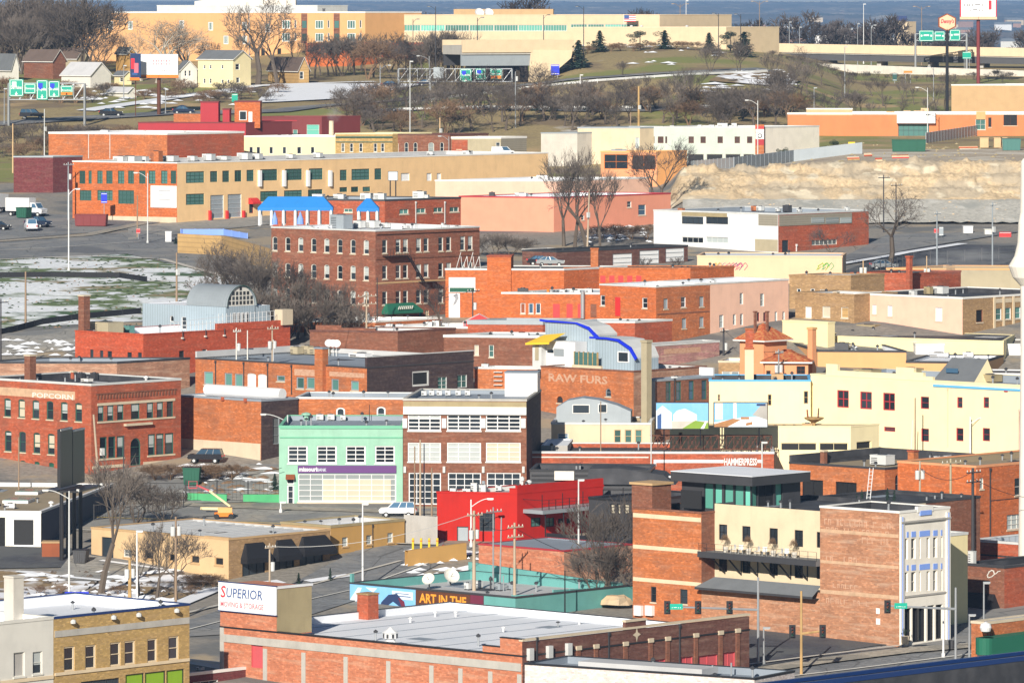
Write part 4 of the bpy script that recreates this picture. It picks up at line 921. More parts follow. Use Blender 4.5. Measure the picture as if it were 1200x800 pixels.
# --- corner building with ghost signs
b=B('corner_building','narrow three storey corner building, white and blue front, faded painted signs on brick side',1054,600,D=650,xl=961,xr=1113,wl='brick_ghost',wr='plaster_white',cop='white_trim',roof='roof_black',down=4,ch=.12)
CB=b
for y0_,y1_ in((619,623),(655.5,659),(690,694.5)):b.band('L',961.5,1053,y0_,y1_,'ghost_tan',.015,'painted_band')
for tx,x0,x1,yb2,yt2 in(('CLOTHIER',970,1045,611,604),('WHOLESALE',975,1046,629,624),('MERCANTILE CO',968,1020,655,644),('WAREROOM',978,1012,691,682)):pass
for x0,x1,y0_,y1_,t_ in((968,1045,613,607,'- - — — - —'),(969,1046,622,617,'— - — -- —'),(1012,1044,634,628,'— - —'),(968,1020,660,650,'- — - - —'),(980,1012,693,685,'— — -')):pass
random.seed(3)
for x0,x1,y0_,y1_ in((966,1046,607,614),(968,1046,617,622.5),(1010,1046,629,636),(968,1022,650,659),(976,1006,683,688),(968,1020,700,706)):
    q0,za,D=b.fz('L',x0,y0_);q1=b.fz('L',x1,y0_)[0];zb=b.fz('L',x0,y1_)[1];m=MB();x=0;hgt=za-zb
    while x<q1-q0-.5: # worn letter strokes nobody can read any more
        wd=random.uniform(.30,.55);k=random.random()
        if k>.15:
            m.box(x,x+.11,-.012,0,0,hgt,'faded_white');m.box(x+.11,x+wd,-.012,0,hgt*(0 if k<.5 else .8),hgt*(.18 if k<.5 else 1),'faded_white')
            if k>.6:m.box(x+wd-.1,x+wd,-.012,0,0,hgt*.8,'faded_white')
        x+=wd+.18
    b.put(m,'faded_lettering','L',q0,zb)
b.band('R',1055,1112.8,611,613,'plaster_grey',.25,'cornice');b.bandm('R',b.R*.35,b.R*.66,b.zt-.2,b.zt+.42,'white_trim',.10,'name_stone',.3)
b.bandm('R',b.R*.40,b.R*.62,b.zt-.55,b.zt-.05,'blue_panel',.13,'tile_panel')
for x0 in(1056.5,1110.5):q=b.fz('R',x0,650)[0];b.bandm('R',max(.03,q-.3),min(b.R-.03,q+.3),b.base,b.zt-.5,'white_trim',.16,'pilaster');b.bandm('R',q-.07,q+.07,b.base,b.zt-.5,'blue_panel',.19,'pilaster_stripe')
stw=S(fr='plaster_white',gl='glass',nx=1,ny=2,fw=.06,sill=None,dep=.3)
for yy,y2 in(((629,653)),((668,691.5))):
    for x0,x1 in((1060.5,1064),(1068,1073.2),(1077,1079.2),(1086,1089.5),(1093.5,1098.5),(1102.7,1104.5)):
        k=(x0-1060)*.055;b.win('R',x0,yy-k*1.0+2.0,x1,y2-k*1.0+2.0,stw)
    for x0,x1 in((1062.5,1064.5),(1068,1073),(1077.5,1089.5),(1093.5,1098.5),(1102.5,1104)):
        b.band('R',x0,x1,yy-8-(x0-1060)*.055+2,yy-1.5-(x0-1060)*.055+2,'blue_panel',.04,'tile_panel')
b.band('R',1059,1109,698,700,'plaster_grey',.12,'cornice')
for x0,x1,y0_,y1_ in((1060,1068,712,752),(1069.5,1085,710,752),(1087,1095,709,750),(1096.5,1105,708,748)):b.win('R',x0,y0_,x1,y1_,S(fr='black_metal',gl='glass',nx=2,ny=1,sill=None,dep=.6,kind='shop_window'))
for x0,y0_,x1,y1_ in((1027,712,1031,718.5),(1027,724,1031.5,731)):b.band('L',x0,x1,y0_,y1_,'paper',.05,'notice_board')
q=b.fz('R',1060.5,755);m=MB();m.lathe([(0,0),(.35,0),(.5,.9),(.4,.9),(0,.8)],n=10,mat='stone')
b.done()
PL=b.P-b.u*b.L
tpot,cpot=tv('bush0')
# planter by the door
pp=gp(1060,757.5);t=thing('planter','stone planter with a small shrub beside the corner shop door','planter',pp+Vector((0,-1.0,.28)));m.build('pot',t);o=link('plant',cpot,t,(0,0,.85));o.scale=(.08,.08,.09)
# terrace building: brick end, plaster middle, glass penthouse
n_=Vector((-b.u.y,b.u.x)) # inward? fixed below
inw=Vector((-CB.faces['L'][1].y,CB.faces['L'][1].x))
LT=CB.fz('L',822,680)[0];L0=CB.fz('L',741.5,680)[0] # along the same street line (negative = left of the corner building)
g=B('terrace_building','orange brick and cream building with long balcony and black glazed penthouse',0,0,P=PT(PL-CB.u*(-LT))if False else PT(PL-CB.u*(0-LT)),zt=HC-(600.5-Y0)*CB.fz('L',822,600)[2]/F,lm=LT-L0,rm=20,wl='brick_orange',wr='brick_brown',cop='brick_brown',roof='roof_black',down=4,ch=.08)
TB=g
for y0_,y1_ in((600.5,605.5),(637.5,642),(675.5,680)):g.band('L',742,821.5,y0_,y1_,'plaster_cream',.03,'stone_band')
for x0,y0_,x1,y1_ in((762.5,687,769,705),(797,690,805.5,707)):g.win('L',x0,y0_,x1,y1_,S(fr='metal_dark',gl='glass',sill='stone',nx=1,ny=2))
for x0,x1 in((746,754),(759,767)):g.band('L',x0,x1,708.5,720,'paper',.5,'meter_cabinet')
m=MB();m.box(-1.5,1.5,-1.6,1.6,-.5,2.55,'brick_brown');p=g.dk(749,595);pe=m.build('stair_tower',g.root,Vector((*PT(g.faces['L'][0]+g.u*1.0-Vector((g.u.y,-g.u.x))*2.0-g.org.xy),g.zt-g.org.z)),g.ang('L'));m=MB();m.box(-1.7,1.7,-1.8,1.8,2.552,2.8,'plaster_tan');m.build('coping',pe)
m=MB();m.box(0,3.0,0,.1,0,2.0,'void');m.build('doorway',g.root,g.w3('L',4.0,g.zt,-3.5),g.ang('L'))
g.done()
# ground storey wing flush with the street
PW=PL
w2_=B('x','',0,0,P=PT(PL-CB.u*.01),zt=HC-(690-Y0)*CB.fz('L',890,690)[2]/F+.2,lm=-LT-.02,rm=2.2,wl='brick_ghost',cop=None,roof='roof_black',down=4,root=TB,par=.1)
w2_.done()
aw=MB();Lw=-LT
aw.poly([(-.0,-1.2,0),(Lw-.1,-1.2,0),(Lw-.1,.3,1.1),(1.6,.3,1.1)],'shingle_grey');aw.poly([(0,-1.2,-.25),(Lw-.1,-1.2,-.25),(Lw-.1,-1.2,0),(0,-1.2,0)],'metal_dark');aw.poly([(0,-1.2,0),(1.6,.3,1.1),(0,.3,0)],'shingle_grey');aw.poly([(0,.3,-.25),(Lw-.1,.3,-.25),(Lw-.1,-1.2,-.25),(0,-1.2,-.25)],'metal_dark')
aw.build('canopy',TB.root,w2_.w3('L',.02,w2_.zt-.4),w2_.ang('L'))
up=B('x','',0,0,P=PT(PL-CB.u*.01+inw*2.22),zt=HC-(596.5-Y0)*CB.fz('L',890,600)[2]/F+.05,lm=-LT-.02,rm=16,wl='plaster_cream',cop=None,roof='roof_black',down=2,root=TB,par=.5)
stc=S(fr='black_metal',gl='glass',nx=2,ny=2,sill=None,fw=.10,mw=.05)
up.win('L',826.5,613.5,834,641,S(fr='black_metal',gl='glass',sill=None,ny=1,kind='door'))
for x0,y0_,x1,y1_ in((842.5,614,852,632.5),(869.5,616,879.5,634.5),(901.5,618.5,911.5,637),(931,621,941,640),(957,623,966,641.5)):up.win('L',x0,y0_,x1,y1_,stc)
for x0,y0_,x1,y1_ in((826,650,834,669),(842.5,652,852,669.5),(869.5,653,879.5,671.5),(901.5,655.5,911.5,674),(931,658,941,677),(957,660,966,678)):up.win('L',x0,y0_,x1,y1_,stc)
up.done()
Dc=up.fz('L',822.5,650)
zb_=HC-(646-Y0)*CB.fz('L',823,646)[2]/F
m=MB();m.box(0,Lw-.05,-2.9,-.01,-.55,-.0,'shingle_grey');m.box(0,Lw-.05,-2.95,-2.9,-.55,.1,'metal_dark');bal=m.build('balcony',TB.root,up.w3('L',.02,zb_),up.ang('L'))
m=MB()
for i in range(int(Lw/1.2)+1):m.tube((i*1.2+.05,-2.85,0),(i*1.2+.05,-2.85,1.0),.025,.025,4,'black_metal')
for z in(.5,1.0):m.tube((0,-2.85,z),(Lw-.1,-2.85,z),.02,.02,4,'black_metal')
m.build('railing',bal)
for i in range(6):
    m=MB();x=1.5+i*2.35;m.tube((x,-.05,-2.4),(x,-2.3,-.5),.09,.09,4,'black_metal');m.tube((x,-.05,-2.5),(x,-.05,-.5),.07,.07,4,'black_metal');m.build('bracket',bal)
for i,x in enumerate((2.6,5.9,9.4,12.4)):
    pw=bal.matrix_basis@Vector((x,-1.2,.02))+TB.root.location;t=thing('potted_shrub',['leftmost bare potted shrub on the balcony of the cream building','second bare potted shrub from the left on the cream balcony','third bare potted shrub from the left on the cream balcony','rightmost bare potted shrub on the cream balcony, near the painted brick'][i],'plant',pw,0,'potted shrubs along the balcony')
    m=MB();m.lathe([(0,0),(.24,0),(.34,.6),(.28,.6),(0,.5)],n=8,mat='concrete_light');m.build('pot',t);o=link('plant',tv('shrub0')[1],t,(0,0,.5));o.scale=(.09,.09,.16)
for i,x in enumerate((3.9,5.0,7.3,8.4,10.6,11.5)):
    pw=bal.matrix_basis@Vector((x,-1.5,.02))+TB.root.location;t=thing('garden_chair',['leftmost','second','third','fourth','fifth','rightmost'][i]+' pale metal chair on the long balcony of the cream building','chair',pw,up.ang('L')+(.5 if i%2 else-.5),'metal chairs on the balcony')
    m=MB();m.box(-.25,.25,-.25,.25,.42,.47,'metal_light');m.build('seat',t);m=MB();m.box(-.25,.25,.22,.27,.47,.95,'metal_light');m.build('backrest',t)
    for a in(-.22,.22):
        for c in(-.22,.22):m=MB();m.tube((a,c,0),(a,c,.42),.02,.02,4,'metal_light');m.build('leg',t)
# penthouse
ph=B('x','',880,557.5,D=CB.fz('L',880,600)[2]+6.5,xl=799,xr=938,wl='metal_dark',wr='metal_dark',cop=None,roof='roof_white',down=0,root=TB,par=.06,base=up.zt-1.2)
for i,(x0,x1)in enumerate(((825,835.5),(837,846),(848.5,859),(860.5,871),(872,879.5))):ph.win('L',x0,566,x1,596,S(fr='black_metal',gl='glass_bright_green',sill=None,ny=1,fw=.05))
ph.win('R',881,566,888,597,S(fr='black_metal',gl='glass_bright_green',sill=None,ny=1,fw=.05));ph.win('R',889,566,907,596,S(fr='black_metal',gl='void',sill=None,ny=1,nx=2,fw=.05));ph.win('R',909,564,917,593,S(fr='black_metal',gl='glass_bright_green',sill=None,ny=1,fw=.05))
m=MB();m.box(-.6,ph.L+1.2,-1.2,.0,-1.0,0.02,'metal_dark');m.box(ph.L+.002,ph.L+1.2,.0,ph.R+.3,-1.0,.02,'metal_dark');m.box(-.6,ph.L+1.22,-1.22,ph.R+.3,.025,.10,'roof_white');m.build('penthouse_roof',TB.root,ph.w3('L',0,ph.zt),ph.ang('L'))
ph.done()
# --- right edge neighbours
b=B('pale_shed','narrow pale plastered shed wedged right of the white and blue front',1111,627,D=668,xr=1134,lm=8,wl='plaster_lemon',wr='plaster_lemon',cop='metal_light',roof='roof_metal',down=4);b.done()
b=B('graffiti_wall_building','low brown brick building with white graffiti and sloping black awning',1177,664.5,D=683,xl=1126,rm=14,wl='brick_brown',wr='brick_red',cop='metal_dark',roof='roof_black',down=4)
b.awning('L',1120,1176,692,726,'black_fabric',3.0);q,z,D=b.fz('L',1160,672)
m=MB()
for i in range(9):a=i*.7;m.tube((math.cos(a)*.7+.1*i,-.03,math.sin(a*1.3)*.45),(math.cos(a+.7)*.7+.1*i,-.03,math.sin((a+.7)*1.3)*.45),.07,.07,4,'off_white')
b.put(m,'graffiti','L',q,z);b.unit(1135,676,8,22,'metal_light');b.done()
b=B('red_brick_annex','red brick one storey building with metal roof at the right edge',1262,642,D=706,xl=1138,rm=20,wl='brick_red',wr='brick_red',cop='metal_light',roof='roof_metal',inner='roof_metal',down=4)
b.band('L',1145,1255,648,650,'brick_black',.05,'dark_band');b.pipe('L',1145,648,668);b.done()
# garage with green awning, lower right corner
b=B('garage','small red brick garage with dark green wrapped awning in the lower right corner',1156,730,D=634,xr=1290,lm=2.0,wl='brick_orange',wr='brick_orange',cop='stone',roof='roof_white',down=5)
m=MB();pr=[(-1.6,0),(b.R+1,0),(b.R+1,.25),(-1.75,.25)]
m.box(-1.5,b.R+1,-1.9,-.02,-3.0,-1.3,'green_fabric');m.box(-1.6,b.R+1,-2.0,-.02,-3.25,-3.002,'white_paint');m.tube((-1.5,-.95,-3.0),(-1.5,-.95,-1.3),.95,.95,16,'green_fabric');b.put(m,'awning','R',0,b.zt)
m=MB();m.lathe([(0,-.6),(.5,-.4),(.62,0),(.5,.4),(0,.6)],(-.9,-.6),14,'white_paint');b.put(m,'globe_lamp','R',0,b.zt-.3);b.done()
# --- tan roofed brick building with the open bays
b=B('flat_roof_brick_building','two storey orange brick building with tan flat roof and big black openings',1037,549,D=735,xl=925,xr=1142,wl='brick_orange',wr='brick_orange',cop='metal_dark',roof='roof_tan',inner='roof_black',par=.45,down=4,ch=.1)
for x0,y0_,x1,y1_ in((940,562,964.5,582),(979,564.5,1004,587)):b.win('L',x0,y0_,x1,y1_,S(fr='black_metal',gl='void',sill='metal_dark',nx=2,ny=1,dep=.24))
b.win('R',1049,556,1054,578,S(fr='metal_grey',arch=1))
b.bandm('BL',0,b.R,b.zt-.2,b.zt+.9,'roof_black',.02,'raised_parapet',.32);b.bandm('BR',0,b.L,b.zt-.2,b.zt+.9,'roof_black',.02,'raised_parapet',.32)
b.unit(1034,545,24,12);b.unit(1101,546,11,11);b.unit(1121,538,24,9);b.chimney(1070,529,546,12,'brick_orange','brick_red');b.chimney(965,529,541,8,'brick_brown','stone')
b.done()
PF=b
b=B('party_wall_building','tall bright red brick building cut by the right edge above the annex',1144,547,D=727,xr=1300,lm=12,wl='brick_flame',wr='brick_flame',cop='plaster_orange',roof='roof_tan',down=4)
b.win('R',1148,559,1153,573,S(fr='off_white',gl='glass_pale',arch=1));b.win('R',1189,560,1198,580,S(fr='off_white',gl='glass'));b.win('R',1180,602,1199,620,S(fr='off_white',gl='glass_pale',nx=3,ny=3));b.pipe('R',1160,548,628);b.band('R',1160,1215,586,587,'brick_black',.04,'dark_band');b.done()
# dark lower terrace before it
b=B('black_roofed_wing','low wing with black roof and tall evergreens on it behind the corner building',1046,592,D=690,xl=937,rm=16,wl='brick_brown',cop='roof_black',roof='roof_black',down=4,par=.3);b.done()
# ================================================================ middle rows
W_CREAM=S(fr='white_paint',gl='glass',nx=3,ny=4,sill='white_trim',fw=.12,mw=.07)
# red painted building with deck
b=B('scarlet_building','bright scarlet painted building with raised steel deck and pale flat roof',606,577.5,D=733,xl=512,xr=707,ph=10,wl='paint_scarlet',wr='paint_scarlet',cop='paint_scarlet',roof='roof_pale',inner='white_trim',par=.5,down=4,ch=.08)
b.win('L',562,601,580,622,S(fr='metal_dark',gl='glass',nx=3,ny=4,sill=None));b.win('L',535.5,616.5,549,638,S(fr='metal_dark',gl='metal_grey',nx=1,ny=1,sill=None,kind='door',pn='door_leaf'))
b.step('L',597,606,572.5);
for x0,y0_,x1,y1_ in((622,606,634,617),(640,606,650,617),(654,607,660,613),(664,607,669,613)):b.win('R',x0,y0_,x1,y1_,S(fr='metal_dark',gl='glass_teal',nx=2,ny=2,sill=None))
b.bandm('R',0,b.R,b.zt-.1,b.zt+.9,'paint_scarlet',.01,'raised_parapet',.3)
q0,z0,D=b.fz('R',611,596.5);q1=b.fz('R',706,584)[0];m=MB();m.box(0,q1-q0,-3.2,-.01,-.45,0,'metal_grey');dk_=b.put(m,'deck','R',q0+.3,z0)
m=MB();n=12;wl_=q1-q0
for i in range(n+1):m.tube((wl_*i/n,-3.1,0),(wl_*i/n,-3.1,1.9 if i%3==0 else 1.2),.05,.05,4,'black_metal')
for z in(.4,.8,1.2):m.tube((0,-3.1,z),(wl_,-3.1,z),.03,.03,4,'black_metal')
m.tube((0,-3.1,1.2),(0,0,1.2),.04,.04,4,'black_metal');m.build('railing',dk_)
m=MB()
for i in range(5):m.tube((.8+i*(wl_-1.6)/4,-2.9,-5.2),(.8+i*(wl_-1.6)/4,-2.9,-.45),.09,.09,6,'black_metal')
m.build('support',dk_)
for x,y,w_,h_ in((530,573,7,8),(546,569,9,6),(555,574,7,12),(564,573,10,9),(584,566,7,6),(533,565,5,5)):b.unit(x,y,w_,h_,'metal_light')
b.vent(566,562,14,.3,'metal_grey',False);b.vent(612,556,14,.2,'metal_light');b.vent(620,560,10,.25,'metal_light')
b.done()
# black metal sheds / dark pavilion right of it
b=B('black_pavilion','black steel and glass pavilion between the scarlet building and the brick tower',739,587,D=722,xl=690,rm=14,wl='metal_dark',wr='metal_dark',cop='black_metal',roof='roof_black',down=4)
for x0,x1 in((715,720),(723,727),(731,737)):b.win('L',x0,590,x1,602,S(fr='black_metal',gl='blind_cream',nx=1,ny=3,sill=None))
b.done()
b=B('black_roofed_hall','long black roofed hall with horizontal black panels behind the scarlet building',762,552,D=748,xl=621,rm=10,th=85,wl='metal_dark',cop='black_metal',roof='roof_black',down=4)
for i in range(4):b.bandm('L',.2,b.L-.2,b.zt-.7-i*.55,b.zt-.45-i*.55,'black_metal',.1,'louvre')
m=MB();m.prism([(0,0),(11,0),(9.5,1.2),(4,2.0),(.4,1.9)],-.5,6,'roof_black','roof_black');m.build('angled_roof',b.root,b.w3('L',b.fz('L',687,560)[0],b.zt-1.6),b.ang('L'))
b.band('L',650,673,551.5,562,'plaster_white',.4,'white_cabinet');b.done()
# brick shed with dark roof
b=B('dark_roofed_brick_shed','low pinkish brick shed with wide dark grey roof before the scarlet building',661,645,D=703,xl=561,xr=742,wl='brick_bright',wr='brick_pale',cop='red_trim',roof='roof_grey',par=.15,ch=.05,down=4)
b.bandm('L',.1,b.L-.1,b.base,b.base+4.0,'brick_pink',.012,'painted_base')
b.bandm('BR',0,b.L,b.zt-.1,b.zt+.5,'black_metal',.02,'raised_parapet',.3)
b.done()
# tan brick building with black awnings
b=B('tan_plaster_building','low tan building with striped snowy roof and black dome awnings',268,631.5,D=707,xl=107,xr=387,wl='plaster_sand',wr='brick_tan',cop='plaster_tan',roof='roof_metal',inner='roof_pale',par=.25,ch=.1,down=3)
b.win('L',119,629,133,654,S(fr='metal_dark',gl='glass',sill=None,nx=1,ny=1,kind='garage_door'));b.win('L',144.5,643.5,154.5,652.5,S(fr='off_white',gl='glass_pale',nx=2,sill='plaster_tan'))
for x in(174.5,202.5,228.5,256.5):b.win('L',x-5,646+(x-174)*.085,x+5,654.8+(x-174)*.085,S(fr='plaster_tan',gl='void',sill='plaster_tan',ny=1))
b.step('L',240,268,629.5)
m=MB()
for i in range(14):
    q=b.L*(.04+.92*i/13);m.box(q-.05,q+.05,.4,b.R-.4,0,.14,'roof_pale')
m.build('roof_rib',b.root,b.w3('L',0,b.deck),b.ang('L'))
b.win('R',284,655,311,679,S(fr='black_metal',gl='glass',nx=3,ny=1,sill=None));b.win('R',321,652,345,674,S(fr='black_metal',gl='glass',nx=3,ny=1,sill=None))
b.awning('R',282,313,637,660,'black_fabric',1.1,'awning');b.awning('R',319,346,633,657,'black_fabric',1.1,'awning');b.win('R',351,649,379,670,S(fr='black_metal',gl='glass',nx=3,ny=1,sill=None));b.awning('R',348,386,629,651,'black_fabric',1.3,'awning')
b.done()
c=B('tan_brick_wing','plain tan wing with small windows right of the black awnings',387.5,617,P=None,D=722,xl=329,xr=474,wl='plaster_tan',wr='plaster_ochre',cop='plaster_khaki',roof='roof_white',inner='roof_pale',par=.6,down=3)
for x0,y0_,x1,y1_ in((401,629,408,640),(429.5,626.5,436,637.5),(454,624,461,635.5)):c.win('R',x0,y0_,x1,y1_,S(fr='off_white',gl='glass_pale',nx=1,sill='plaster_tan'))
c.pipe('R',436.5,614,660,'metal_dark',.08)
c.done()
# small white shop far left with skylights
b=B('white_workshop','white walled workshop with brown roof and two teal skylights, lower left',48,600,D=728,lm=18,rm=42,th=82,wl='plaster_white',wr='side_shade_navy',cop='white_paint',roof='roof_tan',inner='white_paint',par=.35,ch=.15,down=3)  # right wall's shade is put into its navy colour
b.win('L',14,607,41,640,S(fr='white_paint',gl='void',nx=1,ny=1,sill=None,fw=.2,kind='garage_door'));b.win('L',-12,606,6,640,S(fr='black_metal',gl='void',nx=1,ny=1,sill=None))
for x,y,w_ in((35,578,2.9),(22,588,3.2)):
    p=b.dk(x,y);m=MB();m.box(-w_/2,w_/2,-2.0,2.0,0,.35,'white_paint');m.box(-w_/2+.12,w_/2-.12,-1.85,1.85,.352,.42,'glass_teal');m.build('skylight',b.root,p,b.ang('L'))
b.unit(12,596,12,6,'white_paint');b.vent(60,598,8,.25,'white_paint');b.done()
# ---- popcorn building
b=B('popcorn_factory','red brick factory with arched green windows and faded POPCORN sign band',107,451,D=790,xl=-24,xr=212,wl='brick_red',wr='brick_red',cop='metal_light',roof='roof_black',par=.7,down=3)
g_=S(fr='dark_green_frame',gl='glass',nx=1,ny=2,arch=.35,sill='stone',fw=.13,mw=.09,blind=.45,bm='blind_white');g2=dict(g_,blind=.7,bm='blind_cream');g3=dict(g_,blind=0)
b.row('L',6,8.75,477.5,92,482.5,8,22,g_,alt={1:g2,3:g3,5:g2});b.winm('L',b.fz('L',-8,477)[0],b.fz('L',8.75,477.5)[1],.9,2.4,g_)
b.row('L',6,9.5,517.3,94,521.5,8,24,g2,alt={0:g_},skip=(4,));b.row('L',6,10,543.8,94,549.5,6,10.5,S(fr='dark_green_frame',gl='green_dark',ny=1,sill=None,arch=.3),skip=(4,))
b.band('L',-20,105.5,549.5+2,556,'stone',.08,'stone_base');b.band('L',-20,88,452,461.5,'ghost_tan',.012,'painted_band')
b.text('L','POPCORN',38,86,465.5,459.5,'off_white',.02,bold=.02)
b.band('R',114,205,472.5,475.5,'stone',.06,'stone_band');b.band('R',114,205,494,496,'stone',.1,'sill_band');b.band('R',145,176,496.5,499,'stone',.5,'door_hood')
for x0,x1 in((114.5,122),(125.7,133.5),(137.5,145),(153.5,164),(172,180),(183.7,191.5),(195.5,203.2)):
    k=-(x0-114)*.058;b.win('R',x0,474.5+k,x1,493.5+k,S(fr='dark_green_frame',gl='glass',nx=1,ny=2,sill=None,fw=.12,blind=.5))
for x0,x1 in((117,125.5),(127,135.5),(137,145.5),(173.5,182),(183.2,192),(193.5,203.5)):
    k=-(x0-117)*.062;b.win('R',x0,511.8+k,x1,537+k,S(fr='dark_green_frame',gl='glass',nx=1,ny=2,sill=None,fw=.14,blind=.45))
b.win('R',153,513,165,545,S(fr='dark_green_frame',gl='glass',nx=1,ny=3,arch=1,sill=None,fw=.14,kind='doorway'));b.band('R',116,146,537.5,539.5,'stone',.09,'sill_band');b.band('R',172.5,205,533.5,535.5,'stone',.09,'sill_band');b.band('R',108,146,546,549.5,'stone',.09,'stone_base');b.band('R',168,211.5,541,544,'stone',.09,'stone_base')
for i in range(26):q=b.R*(.07+.86*i/25);b.bandm('R',q-.12,q+.12,b.zt-1.9,b.zt-1.3,'brick_brown',.1,'corbel')
b.bandm('R',b.R*.05,b.R*.95,b.zt-1.3,b.zt-1.15,'brick_brown',.12,'cornice')
b.chimney(35,417,441,13,'brick_brown','stone');b.unit(95,441,8,7,'metal_dark');b.unit(111,441,8,8,'metal_dark');b.unit(102,448,12,4,'white_trim');b.vent(172,444,8,.25,'white_paint');b.chimney(86,436,443,6,'brick_red');b.done()
# brick building with white pipe roof
b=B('orange_brick_building','plain orange brick building with white roof edge and dark blue shaded side',306,469.5,D=799,xl=208,xr=349,wl='brick_orange',wr='brick_black',cop='roof_grey',roof='roof_white',inner='white_paint',par=1.1,down=3,ch=.12)
b.wm['R']='brick_black';b.bandm('L',.1,b.L-.1,b.base,b.fz('L',280,518)[1],'stone',.05,'stone_base')  # right side's shade is painted in as black brick
b.win('R',320,489,328,520,S(fr='metal_grey',gl='glass_pale',nx=1,ny=3,sill=None));b.win('R',333,488,340,516,S(fr='metal_grey',gl='glass',nx=1,ny=3,sill=None))
m=MB();p0=b.w3('BL',1,b.zt+.55,-.6);p1=b.w3('BR',b.L,b.zt+.5,-.5)
q0=b.w3('L',.5,b.zt+.6,-5.0);q1=b.w3('L',b.L-1,b.zt+.6,-5.0);m.tube(q0,q1,.75,.75,12,'white_paint');m.build('duct',b.root)
for q in(b.L*.55,b.L*.82):b.bandm('L',q-.25,q+.25,b.zt-.3,b.zt+.2,'brick_red',.2,'drain_head')
b.done()
b=B('rear_brick_building','orange brick building with white arched windows seen above the mint green bank',475,467,D=803,xl=347,rm=11,th=84,wl='brick_orange',wr='brick_orange',cop='metal_light',roof='roof_grey',down=3,par=.5)
for x0,y0_,x1,y1_ in((393.5,477,404.5,495),(441,476,452,494)):b.win('L',x0,y0_,x1,y1_,S(fr='white_paint',gl='glass',nx=1,ny=2,arch=.6,fw=.2))
b.done()
# ---- mint bank
b=B('mint_green_bank','mint green two storey bank with purple sign strip and wide glazed front',472,499.5,D=771,xl=327,rm=20,th=89,wl='paint_mint',wr='brick_brown',cop='paint_mint_dark',roof='roof_grey',inner='roof_grey',down=3,ch=.1,par=.6)
for x0 in(337,371,405,439.3):b.win('L',x0,522,x0+23.5,542.8,S(fr='white_paint',gl='glass',nx=2,ny=4,sill='white_trim',fw=.16,mw=.1))
b.band('L',328,471.5,511.5,513,'paint_mint_dark',.10,'cornice');b.band('L',328,471.5,499,502,'paint_mint_dark',.12,'cornice')
b.win('L',349.5,555,464,587.5,S(fr='white_paint',gl='glass_pale',nx=8,ny=5,sill='white_trim',fw=.14,mw=.08,blind=0,kind='shop_window'))
q0,z0,D=b.fz('L',378,586.5);q1,z1,D=b.fz('L',458,562);m=MB();m.box(0,q1-q0,.155,.165,0,z1-z0,'blind_cream');b.put(m,'blind','L',q0,z0)
b.band('L',349,464.5,545,554,'purple',.12,'sign_board');b.text('L','missouri',350.5,371.5,552,547,'paper',.14,bold=.03);b.text('L','BANK',371.8,382.5,552,548.2,'print_pale',.14)
b.win('L',336.5,568,344.5,591,S(fr='white_paint',gl='glass',nx=1,ny=3,sill=None,fw=.2,kind='door'));b.win('L',336.5,559.5,344.5,567,S(fr='white_paint',gl='glass',nx=1,ny=1,sill=None));b.awning('L',335,345.5,555.5,561,'rust',.8,hip=False)
b.band('L',348,471.5,588,593,'stone',.1,'stone_base');b.vent(359,492,9,.45,'paint_mint');b.unit(375,492,8,7);b.unit(388,492,8,7);b.vent(433,493,19,.06,'black_metal',False);b.unit(402,493,6,6);b.done()
# ---- brown and white warehouse loft
b=B('loft_building','brown brick three storey loft with white cornice and broad white windows',617,469,D=768,xl=472.5,xr=634,th=84.5,wl='brick_brown',wr='brick_black',cop='concrete',roof='roof_grey',down=3,par=.5)  # black on the right side is shade painted into the brick
b.band('L',472.7,616.9,470,476,'plaster_khaki',.08,'fascia');b.band('L',472.7,616.9,476,484.5,'white_paint',.22,'cornice');b.band('L',472.7,616.9,483.8,485,'white_trim',.3,'cornice')
for x0,x1 in((478,516.5),(524,563.5),(569.5,610)):
    b.win('L',x0,485.5,x1,504.5,S(fr='white_paint',gl='glass',nx=3,ny=4,sill='white_trim',fw=.14,mw=.12,blind=.3,bm='blind_white'));b.win('L',x0,518.5,x1,540.5,S(fr='white_paint',gl='glass',nx=3,ny=4,sill='white_trim',fw=.14,mw=.08,blind=.93,bm='blind_cream' if x0>560 else 'blind_white'))
    b.win('L',x0+1,553.5,x1,591,S(fr='white_paint',gl='glass',nx=4,ny=5,sill=None,fw=.14,mw=.09))
for x in(474.5,520.5,566.5,613.5):
    q,z,D=b.fz('L',x,490);m=MB();m.box(-.28,.28,-.2,0,-1.2,0,'white_paint');b.put(m,'pier_ornament','L',q,z);q,z,D=b.fz('L',x,548);m=MB();m.box(-.16,.16,-.25,0,-.6,.2,'lamp_glass');b.put(m,'wall_lamp','L',q,z)
for i,x in enumerate((497,506,515,525,537,548)):b.unit(x,464,6,6,'metal_light')
q=MB();q.box(-1.9,2.3,-2.5,1.5,0,3.0,'white_paint');p=b.dk(611,463);s_=q.build('penthouse',b.root,p,b.ang('L'));q=MB();q.box(-2.0,2.4,-2.6,1.6,3.002,3.12,'roof_grey');q.build('penthouse_roof',s_);q=MB();q.box(-.6,.6,-2.54,-2.5,.4,2.6,'off_white');q.build('door',s_)
b.done()
